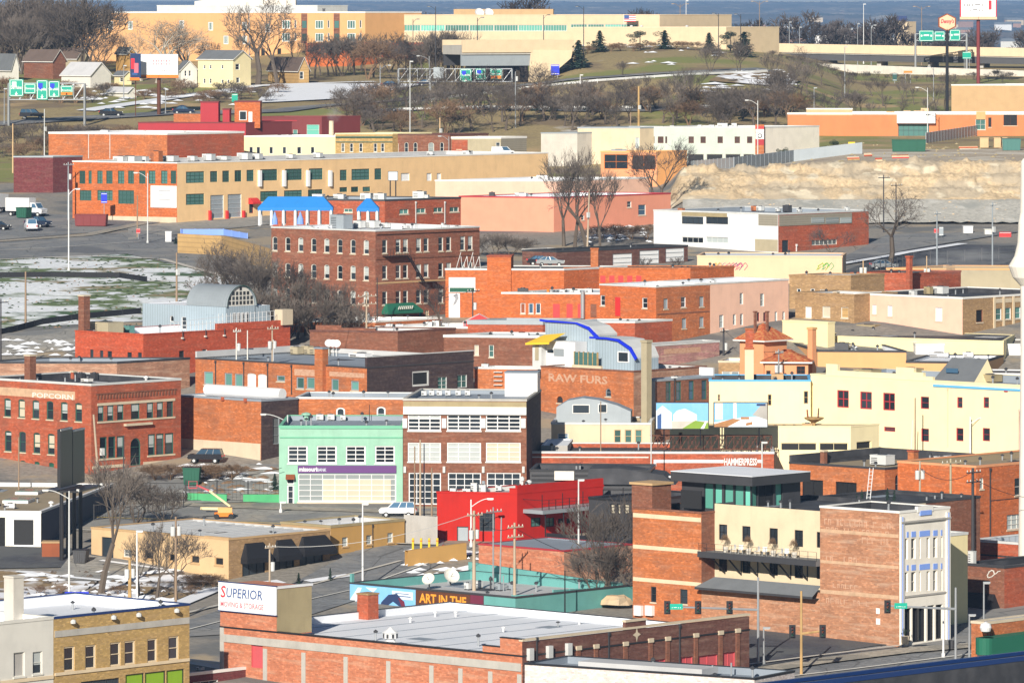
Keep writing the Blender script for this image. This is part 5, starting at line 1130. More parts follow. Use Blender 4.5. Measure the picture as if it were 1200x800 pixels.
# ---- press building
b=B('press_building','long low red brick building with white stripe lettering',907,530.5,D=775,xl=617,rm=16,th=88.5,wl='brick_red',wr='brick_orange',cop='metal_light',roof='roof_black',inner='brick_red',down=3,par=.5)
b.band('L',767,848,538.3,542,'white_paint',.02,'painted_band');b.band('L',887.5,894,538.3,542,'white_paint',.02,'painted_band');b.band('L',766,769,538.3,546,'white_paint',.021,'painted_band');b.text('L','HAMMERPRESS',848.7,887,545,536.5,'white_paint',.03,bold=.03)
b.band('L',620,760,534.5,536,'off_white',.05,'painted_band')
for x,y in((803,528),(835,528),(876,528)):
    p=b.dk(x,y-2);m=MB();m.prism([(1.6*math.cos(a*math.pi/8),.9*math.sin(a*math.pi/8))for a in range(9)],-2,2,'blue_coping','roof_grey');m.build('barrel_skylight',b.root,p,b.ang('L'))
for x in(842,858):p=b.dk(x,526);m=MB();m.box(-.4,.4,-.3,.3,0,1.0,'blue_coping');m.box(-.4,.4,.2,.3,1.0,1.4,'blue_coping');m.build('roof_bench',b.root,p)
b.done()
# steel truss walkway on that roof
p0=at(762,528,780);p1=at(905,528,779);zt=p0.z
t=thing('steel_truss','rusty steel lattice truss on the press building roof carrying two picture panels','truss',p0);Lt=p1.x-p0.x
for y_ in(0,1.3):
    m=MB();n=16
    for i in range(n):a=Lt*i/n;b2=Lt*(i+1)/n;m.tube((a,y_,.2),(b2,y_,1.9),.05,.05,4,'brown_paint');m.tube((b2,y_,.2),(b2,y_,1.9),.05,.05,4,'brown_paint');m.tube((a,y_,1.9),(b2,y_,.2),.04,.04,4,'brown_paint')if i%2 else None
    m.tube((0,y_,.2),(Lt,y_,.2),.07,.07,4,'brown_paint');m.tube((0,y_,1.9),(Lt,y_,1.9),.07,.07,4,'brown_paint');m.build('lattice',t)
m=MB()
for i in range(7):m.tube((Lt*i/6,0,-.9),(Lt*i/6,0,.2),.08,.08,4,'brown_paint');m.tube((Lt*i/6,1.3,-.9),(Lt*i/6,1.3,.2),.08,.08,4,'brown_paint')
m.build('leg',t)
def picture(x0,y0_,x1,y1_,D,label,items):
    a=at(x0,y1_,D);b_=at(x1,y0_,D);W_=b_.x-a.x;H_=b_.z-a.z;t=thing('picture_panel',label,'billboard',a);m=MB();m.box(-.1,W_+.1,0,.35,-.1,H_+.1,'black_metal');m.build('frame',t);m=MB();m.box(0,W_,-.02,-.003,0,H_,'print_sky');s_=m.build('sign_panel',t)
    m=MB()
    for q in(.15,.85):m.tube((W_*q,.2,-2.2),(W_*q,.2,0),.09,.09,5,'black_metal')
    m.build('support',t)
    for i,(pts,mt)in enumerate(items):
        m=MB();m.poly([(W_*u_,-.023-.002*i,H_*v_)for u_,v_ in pts],mt);m.build('picture',s_)
picture(769,472,830,502,778,'wide picture panel showing white building and green lawn under blue sky',[([(0,0),(.3,0),(.3,.62),(.12,.9),(0,.7)],'print_pale'),([(.3,0),(1,0),(1,.3),(.3,.3)],'concrete_light'),([(.33,.3),(.78,.3),(.78,.55),(.55,.78),(.4,.7),(.33,.55)],'paper'),([(.5,.0),(1,0),(1,.22),(.75,.32)],'print_grass'),([(.85,0),(.92,0),(.98,.3),(.95,.3)],'paper'),([(.02,.0),(.10,.0),(.10,.6),(.02,.5)],'print_blue')])
picture(837,472,899,500,778,'picture panel of a bright interior with orange chairs, right of the lawn picture',[([(0,0),(1,0),(1,.45),(.6,.42),(0,.2)],'print_pale'),([(0,0),(.25,.0),(.5,.3),(.35,.35),(0,.12)],'print_wood'),([(.02,.3),(.16,.3),(.16,1),(.02,1)],'off_white'),([(.36,.35),(.42,.35),(.42,1),(.36,1)],'paper'),([(.72,.5),(1,.3),(1,1),(.9,.95)],'plaster_grey'),([(.8,.88),(.97,.88),(.97,.97),(.8,.97)],'print_navy'),([(.6,.05),(.72,.1),(.72,.22),(.6,.16)],'print_wood'),([(.5,.32),(.66,.32),(.66,.42),(.5,.42)],'print_wood')])
# ---- small cream building right of loft
b=B('cream_monitor_building','small cream building with curved grey roof monitor right of the loft',762,496.5,D=797,xl=646,rm=12,th=86,wl='plaster_cream',wr='plaster_cream',cop='metal_light',roof='roof_tan',down=3,par=.4)
b.win('L',653.5,507.5,666,516.5,S(fr='white_paint',nx=1,ny=3,gl='glass_blue'))
for x0 in(719.5,732,744):b.win('L',x0,503.5,x0+8.5,518.5,S(fr='plaster_sand',nx=1,ny=2,gl='glass_green'))
q0=b.fz('L',633,490)[0];m=MB();pts=[(0,-3.0),(0,.1),(1.5,1.0),(3.5,1.35),(5.5,1.1),(8,.4),(9.8,-.4),(9.8,-3.0)];m.prism(pts,6,10.5,'metal_grey','roof_grey');o=m.build('roof_monitor',b.root,b.w3('L',max(.3,q0),b.zt+1.6),b.ang('L'))
for x0,x1,z in((2.2,4.3,-.1),(5.6,6.6,0)):m=MB();m.box(x0-.1,x1+.1,5.93,5.99,z-.6,z+.6,'white_trim');m.box(x0,x1,5.90,5.925,z-.5,z+.5,'glass');m.build('window',o)
b.unit(690,489,10,12,'metal_grey');b.done()
b=B('blue_shaded_annex','shadowed annex with snow on its low roof beside the loft building',665,522,D=783,xl=634,rm=12,th=86,wl='plaster_grey',cop=None,roof='roof_white',par=.1,down=3);b.done()
# ================================================================ rows behind the loft
b=B('raw_furs_building','orange brick warehouse with faded fur lettering beneath the blue edged metal penthouse',742.5,435,D=818,xl=634,rm=15,wl='brick_orange',wr='brick_pale',cop='brick_brown',roof='roof_pale',down=3,ch=.08)
b.text('L','RAW FURS',643,712,446.5,437,'faded_white',.02,bold=.03)
b.win('L',709.5,455,716,464.5,S(fr='metal_grey',arch=1));b.win('L',652.5,464,659.5,472,S(fr='brown_paint',gl='void',arch=1,ny=1))
RF=b
# metal penthouse on its roof
def zpx(y,D):return HC-(y-Y0)*D/F
def rx(bb,x0,x1,face,back):q0=bb.fz(face,x0,420)[0];q1=bb.fz(face,x1,420)[0];return q0,q1
ra=b.root;an=b.ang('L');
def blk(x0,x1,y0_,y1_,dep,thick,mat,name,top=None,curve=None):
    """penthouse piece: from pixel column x0 to x1, rows y0..y1, standing dep metres behind the street face"""
    A,e,Ln=b.faces['L'];inw_=Vector((-e.y,e.x));A2=A+inw_*dep
    def q(x,y):k=(x-600)/F;s_=(A2.y*k-A2.x)/(e.x-e.y*k);return s_,HC-(y-Y0)*(A2.y+s_*e.y)/F
    s0,z1=q(x0,y0_);s1,z0=q(x1,y1_);z1=q((x0+x1)/2,y0_)[1];z0=min(z0,b.deck)
    pts=[(0,0),(s1-s0,0)]+([(cx*(s1-s0),cz*(z1-z0))for cx,cz in curve]if curve else[(s1-s0,z1-z0),(0,z1-z0)])
    m=MB();m.prism(pts,0,thick,mat,mat);p=A2+e*s0
    return m.build(name,ra,Vector((p.x,p.y,z0))-b.org,an),s1-s0,z1-z0
o1,w1,h1=blk(639,700,379,428,7.0,4,'metal_siding','penthouse',curve=[(1,.75),(.85,.92),(.62,1.0),(0,1.0)])
m=MB();pts=[(-.8,h1+.42),(0,h1+.36),(w1*.62,h1+.2),(w1*.85,h1*.95),(w1*1.02,h1*.76),(w1*1.22,h1*.50),(w1*1.20,h1*.44),(w1,h1*.70),(w1*.84,h1*.89),(w1*.6,h1+.02),(0,h1+.08),(-.8,h1+.14)]
m.prism(pts,-.30,-.02,'blue_trim','blue_trim');m.build('curved_trim',o1);m=MB();m.prism([(0,h1),(w1*.62,h1),(w1*.85,h1*.92),(w1,h1*.75),(w1,h1*.79),(w1*.85,h1*.96),(w1*.62,h1*1.04),(0,h1*1.04)],0,4.1,'metal_light','metal_light');m.build('curved_roof',o1)
o2,w2,h2=blk(698,743,398,434,4.0,5,'metal_siding','penthouse',curve=[(1,.45),(.9,.72),(.6,.95),(.3,1.0),(0,1.0)])
m=MB();m.prism([(-.9,h2+.02),(w2*.3,h2+.02),(w2*.6,h2*.955),(w2*.9,h2*.73),(w2*1.06,h2*.42),(w2*1.1,h2*.48),(w2*.94,h2*.80),(w2*.62,h2*1.03),(w2*.3,h2+.28),(-.9,h2+.28)],-.30,-.02,'blue_trim','blue_trim');m.build('curved_trim',o2);m=MB();m.prism([(0,h2),(w2*.3,h2),(w2*.6,h2*.95),(w2*.9,h2*.72),(w2,h2*.45),(w2,h2*.5),(w2*.9,h2*.77),(w2*.6,h2),(w2*.3,h2*1.04),(0,h2*1.04)],0,5.1,'metal_light','metal_light');m.build('curved_roof',o2)
m=MB();m.box(w2*.58,w2*.88,-.08,-.01,1.5,3.0,'white_paint');m.box(w2*.61,w2*.85,-.10,-.081,1.65,2.85,'glass');m.build('window',o2)
o3,w3,h3=blk(638,674,400,430,4.5,2.4,'white_paint','white_wing')
m=MB();m.box(1.8,3.6,-.06,-.01,h3-2.0,h3-1.0,'metal_grey');m.box(w3*.1,w3*.3,-.06,-.01,h3-1.6,h3-1.2,'glass');m.build('window',o3)
o4,w4,h4=blk(624,634.5,402,430,3.5,2.4,'metal_light','stair_turret')
m=MB();m.box(w4*.3,w4*.7,-.05,-.01,1.2,h4-.3,'plaster_olive');m.build('window',o4)
m=MB();m.poly([(-.6,-.8,h4+.0),(w4*2.3,-.8,h4+.25),(w4*2.3,2.6,h4+1.4),(-.2,2.6,h4+1.0)],'yellow_paint');m.poly([(-.6,-.8,h4-.25),(w4*2.3,-.8,h4-.0),(w4*2.3,-.8,h4+.25),(-.6,-.8,h4+.0)],'yellow_paint');m.poly([(-.6,-.8,h4-.25),(-.2,2.6,h4+.75),(-.2,2.6,h4+1.0),(-.6,-.8,h4)],'yellow_paint');m.build('yellow_canopy',o4)
o5,w5,h5=blk(673,700,413,427,2.2,.15,'glass_green','glass_balustrade')
m=MB()
for i in range(6):m.box(w5*i/5-.05,w5*i/5+.05,-.08,.2,0,h5+.1,'wood_plank')
m.build('post',o5)
blk(670,704,428,436,1.2,.4,'plaster_cream','parapet')
for x,y in((716,430),(648,430)):b.unit(x,y,6,5)
b.done()
# tall concrete stack beside it
def stack(x,y0_,yb_,w_,label,mat,D,cap=None,square=True,name='chimney_stack',prof=None,cat='chimney'):
    p=at(x,yb_,D);zt_=zpx(y0_,D);wd=w_*D/F;t=thing(name,label,cat,Vector((p.x,p.y,ground(x,D))));g0=ground(x,D);m=MB()
    if square:s_=wd/1.38;m.box(-s_/2,s_/2,-s_/2,s_/2,-1,zt_-g0,mat,Matrix.Rotation(R(42.5),4,'Z').inverted())
    else:m.lathe([(wd/2,-1),(wd/2*.92,zt_-g0),(wd/2*.7,zt_-g0),(wd/2*.7,zt_-g0-1)],n=20,mat=mat)
    m.build('shaft',t);
    if cap:m=MB();s_=wd/1.38+.2;m.box(-s_/2,s_/2,-s_/2,s_/2,zt_-g0+.002,zt_-g0+.3,cap,Matrix.Rotation(R(42.5),4,'Z').inverted())if square else m.lathe([(wd/2+.1,zt_-g0-.4),(wd/2+.1,zt_-g0+.05),(wd/2*.7,zt_-g0+.05)],n=20,mat=cap);m.build('cap',t)
    return t
stack(757.5,401,500,12,'tall square pale concrete chimney right of the faded fur lettering','plaster_olive',806,'plaster_olive')
# brick with tall teal windows
b=B('tall_window_brick_building','brown brick building with four tall blue-green windows behind the lawn picture',768,446,D=809,xl=752,xr=837,wl='plaster_grey',wr='brick_brown',cop='roof_grey',roof='roof_white',inner='white_paint',down=3,par=.5)
for x0 in(780,792,807,822):b.win('R',x0,447-(x0-780)*.05,x0+6.5,470-(x0-780)*.05,S(fr='dark_green_frame',gl='glass_blue',nx=1,ny=2,sill=None,fw=.12))
b.bandm('BR',0,b.L,b.zt,b.zt+1.2,'white_paint',.02,'raised_parapet',.3);b.pipe('R',790,443,474);b.unit(792,440,10,6);b.done()
b=B('faded_pink_brick_building','weathered pinkish brick building with faded sign panel behind the pale chimney',755,405.5,D=856,xl=735,xr=843,wl='brick_pink',wr='brick_pink',cop='metal_light',roof='roof_pale',down=3)
b.band('R',778,821,409,415,'faded_white',.02,'painted_band');b.done()
b=B('tan_low_building','low tan brick building with grey windows between pink brick and mission tile roofs',868,424,D=850,xl=842,rm=8,th=80,wl='brick_tan',cop='stone',roof='roof_white',down=3);b.win('L',846,435,856,445,S(gl='glass_pale'));b.win('L',857,435,866,445,S(gl='glass_pale'));b.done()
# ---- yellow complex
b=B('yellow_stepped_building','long pale yellow building with stepped gable and dark red framed windows',1202,451.5,D=790,xl=950,rm=16,wl='plaster_yellow',cop='plaster_yellow',roof='roof_grey',down=3,ch=.05,par=1.0)
for x0,x1,y in((950,968,437.5),(968,981.5,426),(981.5,1050,434),(1050,1071,430),(1071,1082,436),(1082,1093,441)):
    q0,z,D=b.fz('L',x0,y);q1=b.fz('L',x1,y)[0];q0=max(0,q0);b.bandm('L',q0,q1,b.zt-.4,z,'plaster_yellow',.008,'raised_parapet',.5)
b.band('L',1094,1200,450.2,452.8,'sky_coping',.14,'blue_coping',back=.4)
sr=S(fr='red_trim',gl='glass',nx=2,ny=2,sill=None,fw=.14,mw=.12)
for x0,x1,y0_,y1_ in((981,994.5,457,477.5),(1008,1021.5,458.7,479.3),(1035,1048.5,460.2,480.8)):b.win('L',x0,y0_,x1,y1_,sr)
s1=S(fr='red_trim',gl='glass',nx=1,ny=2,sill=None,fw=.1)
for x0,y0_,x1,y1_ in((1079,464.5,1088.5,479),(1121.5,465,1128,478),(1152.5,465,1159,478),(1079.5,502,1088.5,517),(1120.5,501.5,1129,516.5),(1151.5,501.5,1160,516.5),(1036,500,1049,505.5)):b.win('L',x0,y0_,x1,y1_,s1)
b.band('L',1177,1181,456,459,'red_trim',.1,'alarm_box');b.pipe('L',1111,454,523,'plaster_cream',.1)
for x,y,w_,h_ in((1016,433,27,10),(1067,436,26,11),(1160,448,24,9)):b.unit(x,y,w_,h_,'plaster_khaki')
m=MB();m.poly([(0,0,0),(7,0,0),(5.5,5,3.0),(-.5,5,3.0)],'shingle_grey');m.poly([(7,0,0),(7,5,0),(5.5,5,3.0)],'plaster_yellow');m.box(1.2,3.2,1.5,1.6,1.2,1.8,'glass_blue',Matrix.Rotation(0,4,'X'));p=b.dk(1092,447);m.build('sloped_roof',b.root,p,b.ang('L'))
b.done()
b=B('yellow_wing','pale yellow wing with tiny windows and blue coping behind the interior picture',950,446,D=813,xl=831,rm=12,th=88,wl='plaster_yellow',cop='sky_coping',roof='roof_black',down=3,ch=.12)
for x0,y0_,x1,y1_ in((841,462,844,470),(900,462,904,475),(942,458,947,473)):b.win('L',x0,y0_,x1,y1_,S(fr='plaster_tan',gl='glass',nx=1,ny=2,sill=None,fw=.08))
b.chimney(878,409,444,14,'plaster_cream','brick_orange',d=1.5);b.chimney(878,386,444,12,'brick_red','brick_orange',d=1.3,name='chimney')
b.unit(911,443,14,8,'plaster_tan');b.done()
b=B('yellow_carport','low pale yellow terrace wall over a black carport opening with roof terrace',997,499.5,D=784,xl=785,xr=1030,ph=2,wl='plaster_yellow',cop='plaster_yellow',roof='roof_tan',par=.7,down=3,ch=.06)
b.win('L',915,518.5,957,528,S(fr='plaster_yellow',gl='void',nx=2,ny=1,sill=None,dep=.24));b.win('L',960,518.5,994,528,S(fr='plaster_yellow',gl='void',nx=2,ny=1,sill=None,dep=.24));b.win('R',1004,517,1021,526,S(fr='plaster_yellow',gl='void',nx=1,ny=1,sill=None,dep=.24))
b.win('L',795,506,800,518,S(gl='void',fr='plaster_tan',ny=1))
for x in(910,920,932):b.unit(x,497,6,5,'wood_plank',kind='terrace_table')
b.unit(947,499,12,7,'plaster_tan');q,z,D=b.fz('L',953,499)
m=MB();m.lathe([(0,0),(.15,0),(.2,.9),(1.2,1.4),(1.3,1.6),(1.1,1.6),(0,1.5)],n=12,mat='wood_plank');m.tube((-.8,0,1.5),(-.9,0,2.6),.12,.1,6,'rust');m.tube((.5,0,1.5),(.6,0,2.8),.1,.08,6,'brown_paint');m.build('fountain',b.root,b.dk(955,498));b.done()
# mission tile house
def hip(bb,mat,over=.7,rise=3.0,ridge=.0,wall_cap='white_trim',name='hip_roof',z=None):
    z=bb.zt+.02 if z is None else z;c=bb.corners;u,v=bb.u,bb.v;o=over;A=[c[0]-u*o-v*o,c[1]+u*o-v*o,c[2]+u*o+v*o,c[3]-u*o+v*o];cen=sum(c,Vector((0,0)))/4;L3=lambda p,zz:(p.x-bb.org.x,p.y-bb.org.y,zz-bb.org.z)
    r=(bb.L-bb.R)/2*ridge;a,b_=cen-u*r,cen+u*r;m=MB()
    for i in range(4):
        j=(i+1)%4
        t={0:(b_,a),1:(b_,b_),2:(a,b_),3:(a,a)}[i]
        pts=[L3(A[i],z),L3(A[j],z)]+([L3(t[0],z+rise),L3(t[1],z+rise)]if(t[0]-t[1]).length>.01 else[L3(t[0],z+rise)]);m.poly(pts,mat)
        m.poly([L3(A[i],z-.2),L3(A[j],z-.2),L3(A[j],z),L3(A[i],z)],wall_cap);m.poly([L3(c[i],z-.2),L3(c[j],z-.2),L3(A[j],z-.2),L3(A[i],z-.2)],wall_cap)
    return m.build(name,bb.root)
b=B('mission_tile_tower','orange plaster tower with red clay tile hip roof behind the yellow wing',895,399,D=846,xl=867,xr=922,wl='plaster_orange',cop=None,roof='roof_black',par=.1,down=3)
hip(b,'roof_tile',.7,zpx(378,850)-b.zt);b.chimney(888,366,378,3.5,'brick_brown','brick_brown',name='chimney',pos=b.dk(890,399)+Vector((-.6,0,1.5)));b.chimney(896,366,378,3.5,'brick_brown','brick_brown',pos=b.dk(894,399)+Vector((.6,0,1.5)));b.done()
b=B('mission_tile_wing','orange plaster wing with flatter red clay tile roof and tall apricot chimney',947,424,D=841,xl=896,rm=7,th=84,wl='plaster_orange',cop=None,roof='roof_black',par=.1,down=3)
hip(b,'roof_tile',.6,zpx(410,843)-b.zt,ridge=.9);b.win('L',933.5,429,943.5,438,S(fr='brown_paint',gl='glass',nx=2,ny=2));b.win('L',884+14,434,903,441,S(fr='brown_paint',gl='void',ny=1));b.done()
stack(951.5,386,430,10,'apricot plaster chimney at the right end of the mission tile wing','plaster_orange',845,'plaster_apricot')
# orange low building right with white roofs
b=B('orange_low_building','long orange walled low building with patchy white roof right of the tile roofs',1062,412,D=858,xl=958,rm=18,th=98,ph=8,wl='plaster_apricot',wr='plaster_apricot',cop='roof_black',roof='roof_white',down=3)
b.unit(1037,408,9,7);b.unit(985,409,16,9,'metal_dark');b.unit(1016,402,9,5,'white_paint');b.unit(1002,411,5,5);b.done()
b=B('white_roof_building','low apricot walled building with flat white roof edged in black',1150,425,D=846,xl=1062,rm=17,th=75,ph=10,wl='plaster_apricot',wr='plaster_apricot',cop='roof_black',roof='roof_white',par=.25,down=3)
b.unit(1100,410,24,5,'white_paint');b.unit(1135,416,12,6,'white_paint');b.done()
b=B('maroon_low_building','low dark maroon wall with black roof behind the yellow stepped building',1300,440,D=826,xl=1108,rm=10,ph=12,wl='brick_maroon',cop='white_trim',roof='roof_black',down=3);b.done()
b=B('white_strip_building','bright white low building at the right beneath the tan brick corner',1265,404,D=868,xl=1073,rm=12,th=95,ph=2,wl='white_paint',cop='metal_light',roof='roof_grey',down=3);b.win('L',1171,398,1176,410,S(gl='glass'));b.done()
b=B('lemon_wall_building','pale lemon wall with black roof running below the long pink wall',1176,400,D=864,xl=970,rm=17,th=80,ph=30,wl='plaster_lemon',cop='plaster_lemon',roof='roof_black',down=3,ch=.08,par=.25);b.unit(1018,388,24,9,'plaster_khaki');b.done()
b=B('lemon_tall_building','pale lemon blank wall left end with higher parapet before the salmon pink block',970,378,D=874,xl=917,rm=1.6,wl='plaster_lemon',cop='plaster_lemon',roof='roof_black',down=3,ch=.08);b.done()
# ---- pink building and tan brick corner
b=B('pink_wall_building','long blank pale pink wall ending in a tan brick corner with pilasters',1128,349.5,D=884,xl=1001,xr=1260,wl='plaster_pink',wr='brick_tan',cop='white_trim',roof='roof_black',down=3)
b.win('L',1010,360,1017.5,373,S(fr='white_paint',gl='glass_pale',arch=1));b.win('L',1022,357,1027,368,S(fr='white_paint',gl='paper',nx=1,ny=1,pn='board'));b.win('L',1040,358,1045.5,370.5,S(fr='white_paint',gl='paper',nx=1,ny=1,pn='board'));b.win('L',1096,360,1104,376.5,S(fr='white_paint',gl='paper',nx=1,ny=1,pn='board'))
b.win('R',1144,363,1152,377.5,S(fr='brick_brown',gl='void',ny=1));b.win('R',1167,392,1171,403,S(gl='void',ny=1))
for x in(1165,1176,1187.5,1199):q=b.fz('R',x,370)[0];b.bandm('R',q-.22,q+.22,b.base,b.zt-.1,'plaster_cream',.12,'pilaster')
for x0 in(1167,1178,1189.5):b.win('R',x0,361-(x0-1167)*.07,x0+7,375-(x0-1167)*.07,S(fr='white_paint',gl='glass_teal',ny=2));b.band('R',x0,x0+7.5,350-(x0-1167)*.05,355-(x0-1167)*.05,'stone',.05,'stone_panel')
b.unit(1102,345,16,9,'metal_light');b.unit(1088,345,9,9,'plaster_khaki');b.unit(1070,347,8,6,'metal_light')
b.done()
b=B('tan_brick_rear_building','small tan brick building with white and orange boarded windows left of the pink wall',1001,346,D=893,xl=932,rm=10,wl='brick_tan',cop='brick_tan',roof='roof_pale',down=3)
for x0,y0_,x1,y1_,g1 in((943.5,359,951,372.5,'paper'),(963.5,359,973,371.5,'blind_cream'),(985.5,360,994,372.5,'wood_plank')):b.win('L',x0,y0_,x1,y1_,S(fr='off_white',gl=g1,nx=1,ny=1,pn='board'))
b.chimney(980,343,352,7,'brick_brown');b.done()
b=B('ochre_brick_building','ochre brick building with two small windows between salmon block and red brick',997,323.5,D=915,xl=925,rm=8,ph=10,wl='brick_tan',cop='brick_tan',roof='roof_grey',down=3)
for x0 in(934,950):b.win('L',x0,338,x0+4.5,346,S())
b.win('L',961,339,970,345.5,S(gl='void',ny=1));b.done()
b=B('red_brick_low_building','low dark red brick building beside its tall round chimney',1069,321,D=935,xl=997,rm=12,ph=14,wl='brick_red',cop='brick_red',roof='roof_black',down=3);b.unit(1087,320,7,8);b.done()
stack(1065.5,302,345,7.5,'dark red brick chimney with steam beside the long cream wall','brick_red',930,'brick_red')
b=B('long_cream_building','long cream block wall with an orange pilaster near the lower right parking',1290,316,D=952,xl=1039,rm=14,ph=5,wl='plaster_olive',cop='plaster_apricot',roof='roof_tan',down=3);b.band('L',1109,1119,311,345,'brick_tan',.15,'pilaster');
for x in(1073,1105):b.win('L',x,323,x+4,328,S(gl='void',ny=1))
b.done()
b=B('peach_mural_building','long peach plaster building with coloured graffiti before the white offices',987,301,D=965,xl=817,rm=12,th=84,wl='plaster_peach',cop='plaster_peach',roof='roof_grey',down=3)
random.seed(8)
for x0,mt in((836,'print_orange'),(842,'print_grey'),(852,'print_pink'),(860,'purple'),(866,'print_pink'),(961,'green_bright'),(967,'green_paint')):
    q,z,D=b.fz('L',x0,312);m=MB()
    for i in range(7):a=i*1.1;m.tube((math.cos(a)*.7+.12*i,-.03,math.sin(a*1.4)*.5),(math.cos(a+1.1)*.8+.12*i,-.03,math.sin((a+1.1)*1.4)*.6),.07,.07,4,mt)
    b.put(m,'graffiti','L',q,z)
b.done()
# ---- salmon and brick block
b=B('brick_corner_block','orange brick corner block of three floors with shuttered windows, centre of the photo',769,336,D=876,xl=703,xr=832,wl='brick_flame',wr='brick_orange',cop='metal_light',roof='roof_white',down=3,ch=.1)
bw=S(fr='metal_grey',gl='metal_grey',nx=1,ny=1,pn='board',sill='stone')
for x0,y0_,x1,y1_,st in((703.5,346,709,358,S(fr='white_paint',nx=1,ny=2)),(752.5,349,758.5,361,S(fr='white_paint',nx=1,ny=2)),(752.5,375,758.5,388,bw)):b.win('L',x0,y0_,x1,y1_,st)
for x0,y0_ in((777.5,349.5),(819.5,347)):b.win('R',x0,y0_,x0+5.5,y0_+12.5,bw)
b.win('R',798,348,804,360,S(fr='white_paint',nx=1,ny=2))
for x0,y0_ in((777.5,374),(799,372.5),(819.5,371)):b.win('R',x0,y0_,x0+5.5,y0_+12.5,bw)
b.band('L',721,727,348,370,'red_paint',.04,'infill_panel');b.band('R',770,831.5,367.5,369,'brick_brown',.05,'string_course')
b.done();BC=b
b=B('salmon_pink_block','tall salmon pink painted block with small windows right of the brick corner block',0,0,P=PT(BC.P+BC.v*(BC.R+.02)),zt=BC.zt+.05,lm=10,rm=BC.fz('R',924,330)[0]-BC.R,wl='brick_flame',wr='plaster_pink',cop='metal_light',roof='roof_white',down=3,ch=.1)
for x0,y0_,x1,y1_ in((867,343,871,357),(891,344,895.5,359),(843,369,848,384),(859,368,862.5,381),(867.5,367.5,871,381),(908,365,911,377),(917,365,920,377)):b.win('R',x0,y0_,x1,y1_,S(fr='white_paint',gl='glass_pale',nx=1,ny=2,sill=None,fw=.1))
for x0 in(887,894.5):b.win('R',x0,366,x0+3.2,376.5,S(fr='maroon_paint',gl='void',ny=1,sill=None))
b.unit(835,330,7,4);b.done()
b=B('long_brick_building','long low orange-red brick building with red infill panels left of the corner block',703,344,D=884,xl=588,rm=14,ph=6,wl='brick_flame',cop='metal_light',roof='roof_grey',down=3)
for x0 in(610,619.5,628,):b.win('L',x0,355,x0+5.5,367.5,S(fr='white_paint',gl='glass_blue' if x0>612 else 'rust',ny=1,nx=1))
for x0,x1 in((648,656),(664,671),(677,683),(692,699)):b.band('L',x0,x1,356,372,'red_paint' if x0<690 else 'brick_brown',.03,'infill_panel')
m=MB();q,z,D=b.fz('L',683,373);m.tube((0,-.4,0),(0,-.4,4),.3,.3,10,'galvanised');b.put(m,'duct','L',q,z)
for x,y,w_,h_ in((612,340,12,10),(626,341,8,5),(648,341,9,5),(660,340,8,6),(674,341,12,5),(690,340,8,7)):b.unit(x,y,w_,h_,'metal_light' if x!=612 else 'metal_dark')
b.vent(642,341,8,.3,'orange_paint',False);b.done()
b=B('signed_brick_building','orange brick building with two white wall signs and a square tower',661,316,D=900,xl=522,rm=14,ph=4,wl='brick_flame',cop='metal_light',roof='roof_black',down=3)
b.band('L',526,557,325,342.5,'paper',.08,'wall_sign');b.band('L',527,556,337,342,'green_dark',.10,'sign_strip');sg=b.band('L',526,539,343.5,377,'paper',.08,'wall_sign')
m=MB();m.prism([(0,0),(.5,.3),(.9,1.2),(.6,1.9),(.1,1.5),(.4,1.0)],-.12,-.085,'print_grey');b.put(m,'logo','L',*b.fz('L',530.5,358)[:2])
q0,z0,D=b.fz('L',571,301);q1=b.fz('L',599,301)[0]
m=MB();m.box(0,q1-q0,-.3,5,-8,z0-b.zt,'brick_flame');tw=b.put(m,'tower','L',q0,b.zt);m=MB();m.box(-.1,q1-q0+.1,-.4,5.1,z0-b.zt+.002,z0-b.zt+.2,'brick_red');m.build('coping',tw)
m=MB();
for i in range(4):m.tube((i*.9,0,0),(i*.9+.7,0,1.8 if i%2 else 2.4),.05,.05,4,'metal_light');m.tube((i*.9+.7,0,1.8),(i*.9+.9,0,0),.05,.05,4,'metal_light')
m.build('roof_sign_frame',b.root,b.w3('L',b.fz('L',534,314)[0],b.zt+.1,-1),b.ang('L'));b.done()
p=gp(561,378);p.y=882;p.x=(561.5-600)*882/F;p.z=ground(561,882)
t=thing('market_tent','small red and white tent by the orange brick wall','tent',p);m=MB()
for a in(-2.3,2.3):
    for c in(-1.5,1.5):m=MB();m.tube((a,c,0),(a,c,2.2),.05,.05,5,'white_paint');m.build('pole',t)
m=MB();m.poly([(-2.4,-1.6,2.2),(2.4,-1.6,2.2),(0,-1.6,3.4)],'red_paint');m.poly([(-2.4,-1.6,2.2),(0,-1.6,3.4),(0,1.6,3.4),(-2.4,1.6,2.2)],'paper');m.poly([(2.4,-1.6,2.2),(2.4,1.6,2.2),(0,1.6,3.4),(0,-1.6,3.4)],'paper');m.build('canopy',t)
m=MB();m.poly([(-2.3,-1.45,0),(2.3,-1.45,0),(2.3,-1.45,2.2),(-2.3,-1.45,2.2)],'red_paint');m.build('side_sheet',t)
b=B('red_panel_building','low orange brick building with row of red panels and orange chimney',809,315,D=905,xl=661,rm=10,ph=3,wl='brick_flame',cop='brick_orange',roof='roof_black',down=3)
for i in range(8):x0=672+i*10.5;b.band('L',x0,x0+6,323,331,'red_paint',.03,'infill_panel')
b.win('L',662,322,666.5,331.5,S(fr='off_white'));b.chimney(696.5,292,315,12,'brick_orange','brick_orange',d=1.1);b.done()
b=B('dark_garage_building','dark brown brick garage with three white roller doors and black roof',652,295,D=1000,xl=612,xr=806,wl='brick_dark',wr='brick_dark',cop='metal_dark',roof='roof_black',down=3)
